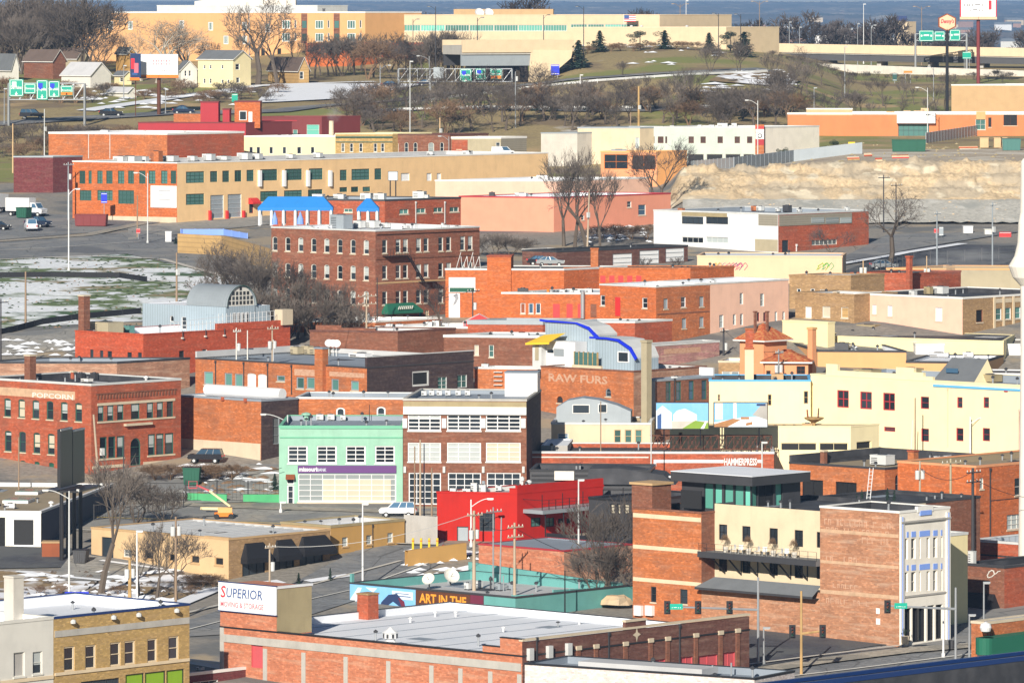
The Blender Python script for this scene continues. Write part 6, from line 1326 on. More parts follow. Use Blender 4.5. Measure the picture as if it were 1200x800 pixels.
for x0,x1,y0_ in((718,741,297),(749.5,772.5,293),(780,802,290.5)):b.win('R',x0,y0_,x1,y0_+16,S(fr='metal_grey',gl='paper',nx=1,ny=3,sill=None,pn='roller_door'))
b.done()
b=B('brick_shed','small brown brick shed with white eaves beside the parked lot',653,293,D=1015,xl=612,rm=6,ph=4,wl='brick_brown',cop='white_trim',roof='roof_black',down=3);b.done()
# ---- L shaped red building and barrel roof
b=B('red_painted_brick_building','large coral red brick building with grey barrel roofed penthouse and white railing',168,391.5,D=850,xl=88,xr=340,wl='brick_crimson',wr='brick_crimson',cop='brick_crimson',roof='roof_white',par=.9,down=3,ch=.05)
RB=b
sm=S(fr='metal_dark',gl='glass',nx=1,ny=1,sill='white_paint',fw=.08)
for x0,x1,y0_,y1_ in((105.5,109.5,409.5,421),(117,121,410.5,422),(126,131,411,423),(149,154.5,412.5,433),(161.5,166,413,434)):b.win('L',x0,y0_,x1,y1_,sm)
b.win('R',210,411,216,431.5,S(fr='metal_dark',gl='void',nx=1,ny=1,sill='white_paint'));b.win('R',237,409,243,414,S(gl='void',ny=1))
b.bandm('R',b.fz('R',254,380)[0],b.R,b.zt-.3,b.zt+.9,'brick_crimson',.01,'raised_parapet',.4)
q=b.fz('R',329,372)[0];b.bandm('R',q,b.R+.2,b.zt+.2,b.zt+2.4,'stone',.35,'end_pier',1.2)
for x,y in((213,396),(240,394),(262,393)):q,z,D=b.fz('R',x,y);m=MB();m.tube((0,-.2,0),(0,-.2,1.0),.06,.06,5,'metal_dark');m.box(-.15,.15,-.3,0,-.1,.1,'off_white');b.put(m,'vent_stub','R',q,z)
# railing
q0=b.fz('R',200,385)[0];q1=b.fz('R',322,373)[0];m=MB();n=26
for i in range(n+1):s_=(q1-q0)*i/n;z0=.9 if q0+s_>b.fz('R',254,380)[0]else 0;m.tube((s_,.1,z0),(s_,.1,z0+1.4),.04,.04,4,'white_paint')
for z in(.7,1.4):m.tube((0,.1,z),(q1-q0,.1,z+.9),.035,.035,4,'white_paint')
b.put(m,'railing','R',q0,b.zt)
b.chimney(95,347,390,12.5,'brick_brown','stone',d=1.2);b.unit(123,384,34,16,'plaster_olive',d=3);b.unit(150,386,12,10,'glass_teal');b.unit(101,387,12,8,'metal_dark');b.vent(144,392,9,.3,'brick_orange',False)
# metal penthouse
mp=B('x','',264,360,D=868,xl=167,rm=9,wl='metal_siding',wr='metal_siding',cop=None,roof='roof_white',par=.1,root=b,base=b.deck-.2)
mp.win('L',199,369.5,203.5,377,S(fr='white_paint',nx=1,ny=1,arch=1,sill=None));mp.win('L',212.5,371,218,386,S(fr='white_paint',nx=1,ny=3,sill=None,kind='door'))
for x0 in(241.5,249,256.5):mp.win('L',x0,369,x0+3.2,375.5,S(fr='white_paint',nx=1,ny=1,sill=None))
mp.done()
# barrel vault wing
A=mp.P;qv=mp.fz('R',298,360)[0];qb_=0;lv=mp.L-mp.fz('L',219,360)[0]
rad=qv/2;m=MB();z0=mp.zt+.05;arch=[(rad+rad*math.cos(math.pi-math.pi*i/20),rad*math.sin(math.pi-math.pi*i/20)*1.0)for i in range(21)]
c0=mp.deck
pts=[(0,mp.base-z0),(qv,mp.base-z0)]+[(x,z)for x,z in arch[::-1]]
m.prism([(x,z)for x,z in pts],0,lv,'metal_siding','metal_siding');o=m.build('barrel_wing',b.root,mp.w3('R',0.05,z0,.10),mp.ang('R'))
m=MB()
for i in range(20):
    (x0,z0_),(x1,z1_)=arch[i],arch[i+1];k=1.03;f_=lambda x,z:(rad+(x-rad)*k,z*k)
    a_,b_=f_(x0,z0_),f_(x1,z1_);m.poly([(a_[0],-.3,a_[1]),(b_[0],-.3,b_[1]),(b_[0],lv+.2,b_[1]),(a_[0],lv+.2,a_[1])],'metal_grey');m.poly([(x0,-.3,z0_),(x1,-.3,z1_),(b_[0],-.3,b_[1]),(a_[0],-.3,a_[1])],'dark_green_frame')
for j in range(int(lv/.6)):
    for i in range(20):
        (x0,z0_),(x1,z1_)=arch[i],arch[i+1];k=1.045;a_=(rad+(x0-rad)*k,z0_*k);b_=(rad+(x1-rad)*k,z1_*k);m.poly([(a_[0],j*.6,a_[1]),(b_[0],j*.6,b_[1]),(b_[0],j*.6+.14,b_[1]),(a_[0],j*.6+.14,a_[1])],'metal_grey')
m.build('barrel_roof',o)
m=MB()
for i in range(7):
    for j in range(4):
        x=rad+(i-3)*rad*.25;z=.25+j*rad*.23
        if(x-rad)**2+(z+.3)**2<(rad*.88)**2:m=MB();m.box(x-.22,x+.22,-.05,-.01,z,z+.5,'glass');m.build('window_pane',o)
m=MB();m.poly([(rad+(x-rad)*.95,-.008,z*.95+.05)for x,z in arch],'off_white');m.build('fanlight',o)
m=MB()
for i in range(4):x=rad+(i-1.5)*.85;m.box(x-.32,x+.32,-.04,-.005,-3.0,-.9,'white_paint');m.box(x-.2,x+.2,-.06,-.041,-2.9,-1.0,'glass')
m.build('window_strip',o)
b.done()
# ---- broad grey roof with dark side
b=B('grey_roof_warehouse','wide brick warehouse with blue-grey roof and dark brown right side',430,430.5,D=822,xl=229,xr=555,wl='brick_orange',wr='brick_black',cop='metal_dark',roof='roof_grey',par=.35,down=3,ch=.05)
b.bandm('R',0,b.R,b.zt-.2,b.zt+1.35,'brick_black',.01,'raised_parapet',.35);b.bandm('R',-.05,b.R,b.zt+1.352,b.zt+1.45,'metal_light',.08,'coping',.42)
b.bandm('BR',0,b.L,b.zt-.2,b.zt+.7,'roof_pale',.01,'raised_parapet',.3);b.bandm('BL',0,b.R,b.zt-.2,b.zt+.9,'roof_pale',.01,'raised_parapet',.3)
gw=S(fr='metal_grey',gl='glass_teal',nx=1,ny=1,sill='stone',fw=.16);ww=S(fr='white_paint',gl='paper',nx=1,ny=1,arch=.3,pn='board',sill=None)
for x0,y0_,x1,y1_,st in((239,435,249.5,450.5,gw),(263,437,272,452,gw),(275,438,284.5,453,gw),(289.5,437,300,455,ww),(302,438,312.5,455,ww),(324,440,334,446.5,gw),(347,441.5,356.5,455.5,gw),(359,442,369,455.5,gw),(388,444,397,457.5,gw),(411,446,420.5,457.5,gw)):b.win('L',x0,y0_,x1,y1_,st)
for x in(253,286,314,342):b.pipe('L',x,421+(x-229)*.055,462)
b.band('L',345,375,432,439.5,'faded_white',.012,'faded_sign');b.band('L',386,427,435,440.5,'faded_white',.012,'faded_sign')
b.win('R',483,434,503,452.5,S(fr='metal_light',gl='void',nx=1,ny=1,sill=None,fw=.25));b.win('R',513,441,524,456,S(fr='metal_light',gl='glass_green',nx=2,ny=3,sill=None));b.win('R',536,439,547.5,454,S(fr='metal_light',gl='glass_green',nx=2,ny=2,sill=None))
q,z,D=b.fz('L',377.5,440);b.bandm('L',q-.75,q+.75,b.base,b.zt+2.2,'brick_orange',.7,'chimney',.4);b.bandm('L',q-.85,q+.85,b.zt+2.202,b.zt+2.4,'roof_grey',.8,'chimney_cap',.5)
for x,y,w_,h_ in((347,414,14,9),(360,413,12,10),(372,407,16,9),(364,405,14,8),(382,406,9,9)):b.unit(x,y,w_,h_,'plaster_olive')
b.unit(424,417,26,5,'white_paint',d=2);b.vent(418,409,6,.5,'plaster_cream',False);b.vent(320,423,25,.13,'white_paint',False)
for x,y in((386,413),(395,409),(391,407)):
    p=b.dk(x,y);m=MB();m.tube((0,0,0),(0,0,1.6),.05,.05,5,'metal_light');o=m.build('satellite_dish',b.root,p);m=MB();m.lathe([(.6,.2),(.4,.06),(0,0)],n=12,mat='white_paint');d=m.build('dish',o,(0,0,1.7));d.rotation_euler=(R(60),0,0)
b.done()
# ---- jumble of brick behind
b=B('stepped_brown_building','dark brown brick building with stepped parapet below the bare tree thicket',466,389,D=862,xl=363,rm=12,ph=14,wl='brick_brown',cop='brick_dark',roof='roof_pale',down=3);b.step('L',370,400,381,cop=False);b.step('L',400,440,384.5,cop=False);b.done()
b=B('white_roofed_building','low orange brick building with snowy white roof before the three storey block',440,377,D=885,xl=338,rm=14,ph=6,wl='brick_orange',cop='white_trim',roof='roof_white',par=.4,down=3)
for x,y,w_,h_ in((395,376,9,6),(407,375,8,7),(418,377,8,6),(428,376,10,9)):b.unit(x,y,w_,h_)
b.done()
b=B('white_roofed_annex','flat snowy roofed annex with pipes in front of the green shop awning',548,384,D=874,xl=440,rm=12,ph=8,wl='brick_brown',cop='white_trim',roof='roof_white',par=.4,down=3)
for x,y,w_,h_ in((456,379,8,6),(468,380,9,5),(502,383,9,6),(512,383,10,7),(522,384,8,5)):b.unit(x,y,w_,h_)
b.done()
b=B('brown_brick_block','brown-red brick block with grey metal coping behind the loft building',632,395,D=850,xl=520,rm=10,ph=8,wl='brick_brown',cop='metal_light',roof='roof_grey',down=3,ch=.25)
b.win('L',573,404,578.5,418.5,S(fr='off_white',gl='glass_green'));b.win('L',556,404,561,416,S(fr='off_white',gl='blind_cream'));b.unit(612,392,16,7,'white_paint');b.done()
b=B('stepped_red_building','red-brown brick building with stepped roofline left of the blue edged penthouse',636,379.5,D=862,xl=548,rm=8,ph=6,wl='brick_red',cop='metal_grey',roof='roof_grey',down=3,ch=.5);b.done()
b=B('red_brown_rear_wall','plain red-brown brick wall seen behind the blue curved roof',744,377.5,D=864,xl=655,rm=8,ph=4,wl='brick_red',cop='metal_light',roof='roof_grey',down=3);b.vent(664,376,9,.4);b.done()
b=B('ladder_brick_building','brick building with rows of roof racks between dark warehouse side and faded fur wall',634,432,D=838,xl=556,rm=4,ph=12,wl='brick_orange',cop='metal_light',roof='roof_white',down=3)
for i in range(5):m=MB();q,z,D=b.fz('L',579,436+i*5);m.box(0,1.2,-.4,0,0,.1,'metal_light');b.put(m,'rack','L',q,z)
b.unit(562,440,8,10);b.done()
b=B('grey_brick_low_building','low greyish brown brick building with tall chimney left of the coral red wall',137,425,D=838,xl=-30,rm=14,ph=2,wl='brick_pale',cop='roof_black',roof='roof_grey',down=3)
b.done()
# ================================================================ three storey block and beyond
b=B('three_storey_block','three storey red brick block with paired windows, fire escape and green shop awning',440,270.5,D=896,xl=318,xr=562,wl='brick_block',wr='brick_block',cop='metal_light',roof='roof_white',down=3,ch=.1)
aw_=S(fr='off_white',gl='glass',nx=1,ny=2,arch=.5,sill='stone',fw=.1,blind=.5);ad=dict(aw_,blind=0)
for r_,(ya,y2)in enumerate(((286,289),(317,319),(346,348))):
    b.row('L',8,322,ya,429,y2,6.3,17,aw_,alt={0:ad,5:ad,6:ad}if r_==0 else{1:ad,3:ad,5:ad})
for r_ in range(3):
    for x in(451,466.7,475.3,490.7,499.5,516.7,525.9,542.3,551.2):
        y=288.8-(x-451)*.042+r_*30.2;b.win('R',x-3,y-8,x+3,y+8.2,S(fr='off_white',gl='glass',nx=1,ny=2,sill='stone',fw=.1,blind=.5 if(int(x)+r_)%3 else 0))
b.band('R',440.5,561,273.5,275,'brick_brown',.2,'cornice');b.band('R',440.5,561,302,304.5,'brick_brown',.1,'string_course');b.band('R',440.5,561,331,333,'plaster_tan',.04,'faded_sign')
b.awning('R',447,488,356,368,'green_fabric',1.4)
q,z,D=b.fz('R',458,363);q2=b.fz('R',476,363)[0];m=MB()
for i in range(8):x=(q2-q)*i/8;m.tube((x,-1.52,.1),(x+(q2-q)/10,-1.45,.55),.07,.07,4,'off_white')
b.put(m,'script_lettering','R',q,z)
b.win('R',452,369,460,376,S(fr='off_white',gl='glass',sill=None,ny=1));b.win('R',464,369,473,376,S(fr='off_white',gl='blind_cream',sill=None,ny=1));b.win('R',491,364,494.5,377,S(fr='green_dark',gl='glass_teal',sill=None));b.win('R',498,363.5,503,375,S(fr='plaster_cream',gl='glass_pale',sill=None,nx=2,ny=3))
# fire escape
q0,z0,D=b.fz('R',448,300);q1=b.fz('R',475,300)[0];m=MB();m.box(0,q1-q0,-1.1,-.02,-.08,0,'black_metal')
for i in range(9):m.tube(((q1-q0)*i/8,-1.1,0),((q1-q0)*i/8,-1.1,1.0),.03,.03,4,'black_metal')
m.tube((0,-1.1,1.0),(q1-q0,-1.1,1.0),.03,.03,4,'black_metal');fe=b.put(m,'fire_escape','R',q0,z0)
m=MB();q2,z2,D=b.fz('R',492,330)
for y_ in(-1.0,-.5):m.tube((q1-q0-.2,y_,0),(q2-q0,y_,z2-z0),.07,.07,4,'black_metal')
for i in range(14):t_=i/13;m.box((q1-q0-.2)+(q2-q1+.2)*t_-.1,(q1-q0-.2)+(q2-q1+.2)*t_+.12,-1.0,-.5,(z2-z0)*t_-.02,(z2-z0)*t_+.02,'black_metal')
m.box(q2-q0-.3,q2-q0+3.2,-1.1,-.02,z2-z0-.1,z2-z0,'black_metal');m.build('stair',fe)
for x,y,w_,h_ in((400,269,22,17),(421,267,12,9),(437,268,15,9),(453,266,8,6),(475,264,6,5),(485,263,14,6),(537,262,8,5),(524,262,6,6),(365,266,5,4),(520,261,3,8)):b.unit(x,y,w_,h_,'metal_light' if x!=400 else 'metal_grey')
b.vent(383,266,6,.3);b.done()
# building with blue awnings
b=B('blue_awning_building','two storey brick building with bright blue roof canopies on white columns',451,235,D=985,xl=318,xr=540,ph=20,wl='brick_red',wr='brick_red',cop='metal_dark',roof='roof_grey',down=3)
for x0,y0_ in((468,245),(488,244),(508,243),(527,242.5)):b.win('R',x0,y0_,x0+11,y0_+6,S(fr='off_white',gl='glass_teal',nx=2,ny=1))
b.win('L',403,244.5,413,249,S(fr='off_white',gl='glass_teal',nx=2,ny=1));b.pipe('R',487,236,262,'metal_light');b.pipe('R',521,236,262,'metal_light')
for x,y,w_,h_ in((373,235,13,9),(398,234,13,8),(430,233,13,9),(446,232,13,9),(493,233,14,12),(500,232,8,8)):b.unit(x,y,w_,h_)
b.done()
def canopy(x0,x1,y0_,y1_,yc,D,label,n):
    a=at(x0,y1_,D);c=at(x1,y1_,D);W_=c.x-a.x;h_=(y1_-y0_)*D/F;zf=zpx(yc,D);t=thing('blue_canopy',label,'canopy',Vector((a.x,D,zf)));zb_=a.z-zf
    m=MB();i=h_*.8;A_=[(0,0,0),(W_,0,0),(W_,5,0),(0,5,0)];T_=[(i,2.0,h_*.85),(W_-i,2.0,h_*.85),(W_-i,3.0,h_*.85),(i,3.0,h_*.85)]
    for k in range(4):j=(k+1)%4;m.poly([A_[k],A_[j],T_[j],T_[k]],'blue_fabric');m.poly([(A_[k][0],A_[k][1],-.5),(A_[j][0],A_[j][1],-.5),A_[j],A_[k]],'blue_fabric')
    m.poly(T_,'blue_fabric');m.build('fabric_roof',t,(0,0,zb_+.5))
    for k in range(n):
        for y_ in(.2,4.8):m=MB();m.tube((0,0,-.2),(0,0,zb_+.1),.26,.24,8,'white_paint');m.build('column',t,(.3+(W_-.6)*k/(n-1),y_,0))
    return t
canopy(302,390,232.5,247,263,962,'long bright blue canopy on a row of white columns above the brick block',7)
canopy(418,444,235,248,262,950,'small bright blue canopy right of the long one',3)
for i,(x,y,s_)in enumerate(((322,262,.45),(352,262,.5))):
    p=at(x,y,958);p.z=zpx(263,958);t=thing('covered_table',['left low pale blue covered table under the blue canopy','right low pale blue covered table under the blue canopy','third pale blue cover under the blue canopy from the left','pale blue cover by the right columns of the long canopy'][i],'table',p);m=MB();m.lathe([(1.1*s_,.0),(1.0*s_,.8),(.5*s_,1.4),(.1,1.9),(0,2.0)],n=8,mat='blue_panel');m.build('cover',t);m=MB();m.tube((0,0,0),(0,0,1.0),.05,.05,5,'metal_light');m.build('leg',t)
# ---- salmon wall
b=B('salmon_wall_building','big salmon plaster building with red edge trim behind the bare trees',649,231.5,D=1090,xl=538,xr=786,ph=20,wl='plaster_salmon',wr='plaster_salmon',cop='red_trim',roof='roof_white',down=4,ch=.12)
b.wm['L']='plaster_salmon'
b.win('R',748,240,757,252,S(fr='off_white',gl='glass_blue'));b.win('R',681,252,685,258,S(fr='off_white',gl='glass'));b.win('R',735,236,740,243,S());b.unit(575,222,6,8,'metal_dark');b.unit(610,223,14,6,'white_paint');b.done()
b=B('pale_pink_rear_building','pale pink low building with white parapet above the salmon wall',652,212,D=1128,xl=510,rm=26,ph=3,wl='plaster_pink',cop='white_paint',roof='roof_white',down=4)
b.unit(636,206,14,7,'white_paint');b.done()
# ---- white offices and brick wing
b=B('white_office_building','white office building with grey siding and orange-red brick right wing',912,251,D=1046,xl=766,xr=1018,wl='white_paint',wr='brick_red',cop='metal_light',roof='roof_grey',down=3,ch=.15)
for x0,x1 in((799,824),(827.5,853)):b.win('L',x0,254,x1,262.5,S(fr='metal_dark',gl='glass',nx=4,ny=1,sill=None));b.win('L',x0,278,x1,284.5,S(fr='metal_light',gl='glass_pale' if x0>820 else 'glass',nx=4,ny=1,sill=None))
b.band('L',799,852,248.5,253,'plaster_khaki',.05,'grey_panel');b.band('L',889,911.5,251,264,'siding_khaki',.05,'grey_panel');b.band('L',885,911.5,280,294,'plaster_olive',.05,'grey_panel')
b.band('R',913,998,252.5,265,'siding_khaki',.10,'metal_siding');
for x0,x1 in((950,965),(967,982),(984,997)):q0,z0,D=b.fz('R',x0,258.5);q1=b.fz('R',x1,258)[0];m=MB();m.box(0,q1-q0,-.16,-.101,-.45,.5,'glass_pale');m.box(0,q1-q0,-.18,-.161,.0,.04,'white_paint');b.put(m,'window','R',q0,z0)
b.win('R',951,281,981,287,S(fr='off_white',gl='glass_pale',nx=6,ny=1,sill=None));b.win('R',916.5,281.5,924,297,S(fr='metal_dark',gl='glass',nx=1,ny=1,sill=None,kind='door'));b.pipe('R',933,286,298,'white_paint',.15)
for x,y,w_,h_ in((797,244,7,6),(885,246,8,6),(891,243,8,6),(923,246,9,8),(937,246,5,4),(912,245,5,4),(994,243,5,8)):b.unit(x,y,w_,h_,'metal_light' if x not in(797,885,923)else('brick_orange' if x<900 else 'metal_dark'))
b.done()
# ---- the long factory
b=B('long_tan_factory','long factory with orange brick left side and tan front with garage doors',207.5,191,D=1118,xl=85,xr=642,ph=30,wl='brick_flame',wr='plaster_factory',cop='white_trim',roof='roof_pale',down=3,ch=.12,par=.6)
dw=S(fr='dark_green_frame',gl='glass_green',nx=4,ny=3,sill=None,fw=.1,mw=.06)
for x0,x1 in((93,100),(103.7,107.5),(113.8,120.3),(124.5,131.8),(138.3,145.5),(150,157),(163,170.5),(174.2,182),(188.7,196.2),(200,206.5)):b.win('L',x0,200,x1,215.5,S(fr='dark_green_frame',gl='glass_green',nx=2,ny=4,sill=None))
for x0,x1 in((93.5,107),(114,132),(138.5,157)):b.win('L',x0,223,x1,235+(4 if x0>130 else 0),dw)
sgn=b.band('L',177,207.3,217.5,243,'paper',.15,'wall_sign')
m=MB()
for i in range(3):m.box(0,2.6,-.17,-.151,-i*.8,-i*.8+.14,'print_grey')
b.put(m,'faded_print','L',*b.fz('L',186,224)[:2]);b.band('L',127,207,253,262,'stone',.08,'stone_base')
for x0,x1,y0_,y1_ in((218,239.3,202,214.5),(246.3,254.8,201.5,213.5),(260.5,268.8,201,213.5),(275,283,200.5,213),(289,297.5,200,212.5),(305,325,199.5,211.5),(334,354,199,211),(362,378.3,198.5,210.5),(398.3,406.5,200,211.5),(412,433,199,211),(439,447,198.5,210.5)):b.win('R',x0,y0_-1,x1,y1_,dw if x1-x0>12 else S(fr='dark_green_frame',gl='glass_green',nx=2,ny=3,sill=None))
for x0,x1,y0_,y1_ in((218,239.3,227,240),(305,325.5,224,236),(333,354,223,235),(361,378,222,234),(398,407,219.5,225),(411.5,420,219,225),(425,434,219,224.5)):b.win('R',x0,y0_,x1,y1_,dw if x1-x0>12 else S(fr='dark_green_frame',gl='glass_green',nx=2,ny=2,sill=None))
for x0,x1 in((246.5,262.5),(267,283)):b.win('R',x0,228.5-(x0-246)*.05,x1,256-(x0-246)*.06,S(fr='metal_light',gl='metal_grey',nx=1,ny=5,sill=None,kind='garage_door'))
for x in(245,265,284.5):q,z,D=b.fz('R',x,250);b.bandm('R',q-.2,q+.2,b.base,z+.5,'red_paint',.5,'bollard')
b.awning('R',291,301,232,239,'red_paint',1.2,hip=False);b.win('R',292,239,297,250,S(fr='maroon_paint',gl='glass',sill=None,kind='door'))
for x in(303.5,332,360,386):q,z,D=b.fz('R',x,206);b.bandm('R',q-.3,q+.3,z-2.0,z+1.0,'paper',.5,'banner')
for i in range(9):q=b.R*(.04+.5*i/9);
# right part
for x0,x1 in((470,480),(500,506),(512,517)):b.win('R',x0,203,x1,212,S(fr='off_white',gl='paper',ny=1,sill=None,pn='board'))
for x,y,w_,h_ in((140,188,14,8),(151,187,24,8),(168,188,10,7),(182,187,13,13),(199,187,16,7),(225,187,10,6),(244,186,13,8),(262,187,14,5),(286,185,15,8),(300,184,12,7),(340,184,10,5),(372,183,10,6),(548,183,10,6),(505,182,8,4)):b.unit(x,y,w_,h_,'brick_orange' if x==182 else 'metal_light')
b.done()
b=B('orange_frame_building','small building with bright orange framed openings left of the parking deck',770,178,D=1205,xl=704,rm=9,ph=2,wl='orange_pale',cop='orange_pale',roof='roof_pale',down=3)
b.wm['L']='plaster_orange';b.win('L',708,181,736,198,S(fr='orange_paint',gl='glass',nx=2,ny=2,sill=None));b.win('L',741,182,768,199,S(fr='orange_paint',gl='glass_brown',nx=2,ny=1,sill=None));b.unit(725,177,18,6,'metal_grey');b.done()
# ---- third line of buildings
b=B('brick_hall','long red brick hall with white roof edge above the tan factory',196,157.5,D=1262,xl=57,xr=286,ph=22,wl='brick_orange',wr='brick_red',cop='white_paint',roof='roof_white',down=4,ch=.3)
for x,y,w_,h_ in((123,153,9,6),(170,154,9,4),(218,154,8,4)):b.unit(x,y,w_,h_,'white_paint')
for x in(104,129):b.pipe('L',x,156,186,'metal_light')
b.done()
b=B('low_shed','low maroon and brown shed left of the factory yard',62,184,D=1200,xl=16,rm=8,ph=5,wl='brick_maroon',cop='metal_grey',roof='roof_black',down=4);b.done()
b=B('maroon_warehouse','maroon painted warehouse with two rooftop towers, upper left',288,144,D=1302,xl=162,rm=14,ph=2,wl='maroon_paint',cop='maroon_paint',roof='roof_pale',down=4)
b.wm['L']='red_trim'
for x0,x1,y0_,mt,nm in((234,255,120.5,'red_trim','rooftop_tower'),(260,268,129,'red_trim','rooftop_block'),(274,304,120,'brick_flame','rooftop_tower')):
    q0,z,D=b.fz('L',x0,y0_);q1=b.fz('L',min(x1,287),y0_)[0];q1=q0+(x1-x0)*D/F;m=MB();m.box(0,q1-q0,2,7,-.5,z-b.deck,mt);o=b.put(m,nm,'L',q0,b.deck);m=MB();m.box(-.1,q1-q0+.1,1.9,7.1,z-b.deck+.002,z-b.deck+.25,'maroon_paint');m.build('coping',o)
    if x0==274:m=MB();m.box(1,2.6,1.93,1.99,1.2,3.2,'white_paint');m.box(1.15,2.45,1.9,1.93,1.35,3.05,'glass');m.box(3.0,3.8,1.93,1.99,.3,3.0,'paper');m.build('window',o)
q0,z,D=b.fz('L',202,134);m=MB();m.box(0,5.8,3,6,-.5,z-b.deck,'brick_orange');b.put(m,'rooftop_block','L',q0,b.deck);b.done()
b=B('maroon_office','dark maroon office with strip of green windows behind the cream building',377,137.5,D=1318,xl=287,rm=12,ph=2,wl='maroon_paint',cop='maroon_paint',roof='roof_white',down=4)
for i in range(7):x0=300+i*7.2;b.win('L',x0,152,x0+5.5,159,S(fr='off_white',gl='glass_teal',nx=1,ny=1,sill=None))
b.win('L',359.5,146,374,159,S(fr='off_white',gl='glass_bright_green',nx=1,ny=2,sill=None));b.band('L',287.5,348,141,142,'red_trim',.06,'string_course');b.done()
b=B('cream_building','cream painted long building with small dark windows and steaming flue',393,160,D=1288,xl=284,rm=14,ph=2,wl='plaster_lemon',cop='white_trim',roof='roof_white',down=4)
for x0 in(292,300.5,315.5,331,348,364):b.win('L',x0,172,x0+(4.5 if x0!=348 else 5),180.5,S(fr='white_trim',gl='glass',nx=1,ny=1,sill=None))
for x,y,w_,h_ in((327,157,8,4),(340,157,8,4),(300,157,7,3)):b.unit(x,y,w_,h_,'white_paint')
p=b.dk(389,160);m=MB();m.tube((0,0,-.5),(0,0,3.8),.55,.5,10,'plaster_cream');m.build('flue',b.root,p);b.done()
b=B('ornate_yellow_building','ornate yellow brick building with dark green cornice line',460,157,D=1285,xl=393,rm=12,ph=1,wl='brick_yellow',cop='plaster_lemon',roof='roof_pale',down=4)
b.band('L',393.2,459.8,160,161.5,'dark_green_frame',.3,'cornice');b.band('L',393.2,459.8,166,167,'dark_green_frame',.15,'cornice')
for x0 in(400,410,421,438,446.5):b.win('L',x0,168,x0+3.8,178,S(fr='white_trim',nx=1,ny=2,gl='glass' if x0>405 else 'glass_pale'))
b.done()
b=B('dark_red_victorian_building','dark red brick building with tall pale framed arched windows',527,158,D=1286,xl=460,rm=12,ph=1,wl='brick_brown',cop='brick_dark',roof='roof_black',down=4)
for x0 in(462.5,474,484.5,502,515.5):b.win('L',x0,167,x0+(4.6 if x0!=502 else 6.5),179,S(fr='off_white',gl='glass' if x0!=502 else 'glass_pale',nx=1,ny=2,arch=.8))
b.done()
b=B('small_grey_shed','small grey board garage with a red brick bay next to dark red building',587,162,D=1280,xl=529,rm=8,ph=1,wl='siding_khaki',cop='white_trim',roof='roof_white',down=4,ch=.3)
b.wm['L']='plaster_olive';b.band('L',529.2,548,164,186,'brick_red',.05,'brick_bay');b.win('L',535,166,541,175,S(fr='red_paint',gl='glass_brown'));b.win('L',581,167,586,174,S(gl='glass'));b.done()
b=B('parking_deck_building','pale grey office with open parking level and striped red corner pier',896,149.5,D=1282,xl=751,rm=18,ph=3,wl='plaster_white',cop='metal_light',roof='roof_pale',down=3)
b.wm['L']='plaster_sage'
rw=S(fr='brown_paint',gl='glass_brown',nx=1,ny=1,sill=None,fw=.18)
for x0,x1 in((761,767),(771,777.5),(779.5,782),(807,813),(821,827),(841,847),(861,867),(875.5,881.5)):b.win('L',x0,160,x1,168,rw)
for i,(x0,x1)in enumerate(((774,803),(806,825),(828,847),(850,868),(871,884))):b.win('L',x0,180.5,x1,193+(.5),S(fr='concrete_light',gl='void',nx=1,ny=1,sill=None,dep=.24,kind='parking_opening',pn='dark_interior'))
b.band('L',885,895.8,146,196,'brick_orange',.3,'corner_pier')
for y0_,y1_,mt in((148,151,'red_paint'),(151.5,155,'paper'),(155.5,163,'paper'),(163.5,170,'red_trim')):b.band('L',885.5,895.3,y0_,y1_,mt,.34,'stripe')
m=MB();q,z,D=b.fz('L',890.5,159.3);m.tube((0,-.36,0),(0,-.40,0),.5,.5,12,'metal_dark');m.tube((0,-.40,0),(0,-.42,0),.3,.3,12,'paper');b.put(m,'emblem','L',q,z)
for x,y,w_,h_ in((834,147,6,5),(847,147,12,7),(861,147,6,7),(787,148,5,5),(820,147,4,5),(777,148,3,4)):b.unit(x,y,w_,h_)
b.done()
b=B('cream_office_wing','cream flat roofed wing left of the pale grey parking office',750,150,D=1280,xl=677,rm=16,ph=2,wl='plaster_cream',cop='metal_grey',roof='roof_grey',down=3);b.win('L',744.5,161,749,174,S(fr='white_paint',gl='glass_pale'));b.done()
b=B('grey_low_wing','low grey-green wing at the left end of the cream office',676.5,156,D=1277,xl=634,rm=14,ph=-8,wl='concrete_light',cop='metal_grey',roof='roof_grey',down=3);b.done()
# right: long orange brick store
b=B('orange_store','long low orange brick store with white entrance panel and dark glass',1300,134,D=1342,xl=923,rm=20,ph=3,wl='brick_flame',cop='white_trim',roof='roof_white',down=3,ch=.3)
b.wm['L']='brick_store';b.band('L',1051,1096,130.5,144.5,'white_paint',1.2,'entrance_panel',back=.3);b.win('L',1052.5,145.5,1089,160,S(fr='metal_dark',gl='glass_green',nx=6,ny=2,sill=None,kind='shop_window'))
b.step('L',945,999,128.5,'plaster_sand');b.win('L',1143,140,1155,152,S(fr='off_white',gl='glass_teal',nx=2));b.band('L',1144,1155,131,140,'plaster_apricot',.05,'panel');b.win('L',1176,134,1192,147,S(fr='brown_paint',gl='void',nx=2,ny=1));b.win('L',1158,138,1162,149,S(gl='void',fr='brown_paint'))
for x,y,w_,h_ in((1077,129,10,6),(1085,129,9,9),(1064,130,8,6),(1044,131,9,5),(989,131,12,4)):b.unit(x,y,w_,h_,'plaster_sand')
b.done()
b=B('tan_box_building','plain tan box building behind the right end of the orange store',1290,100,D=1400,xl=1115,rm=20,ph=3,wl='plaster_tan',cop='white_trim',roof='roof_pale',down=3);b.done()
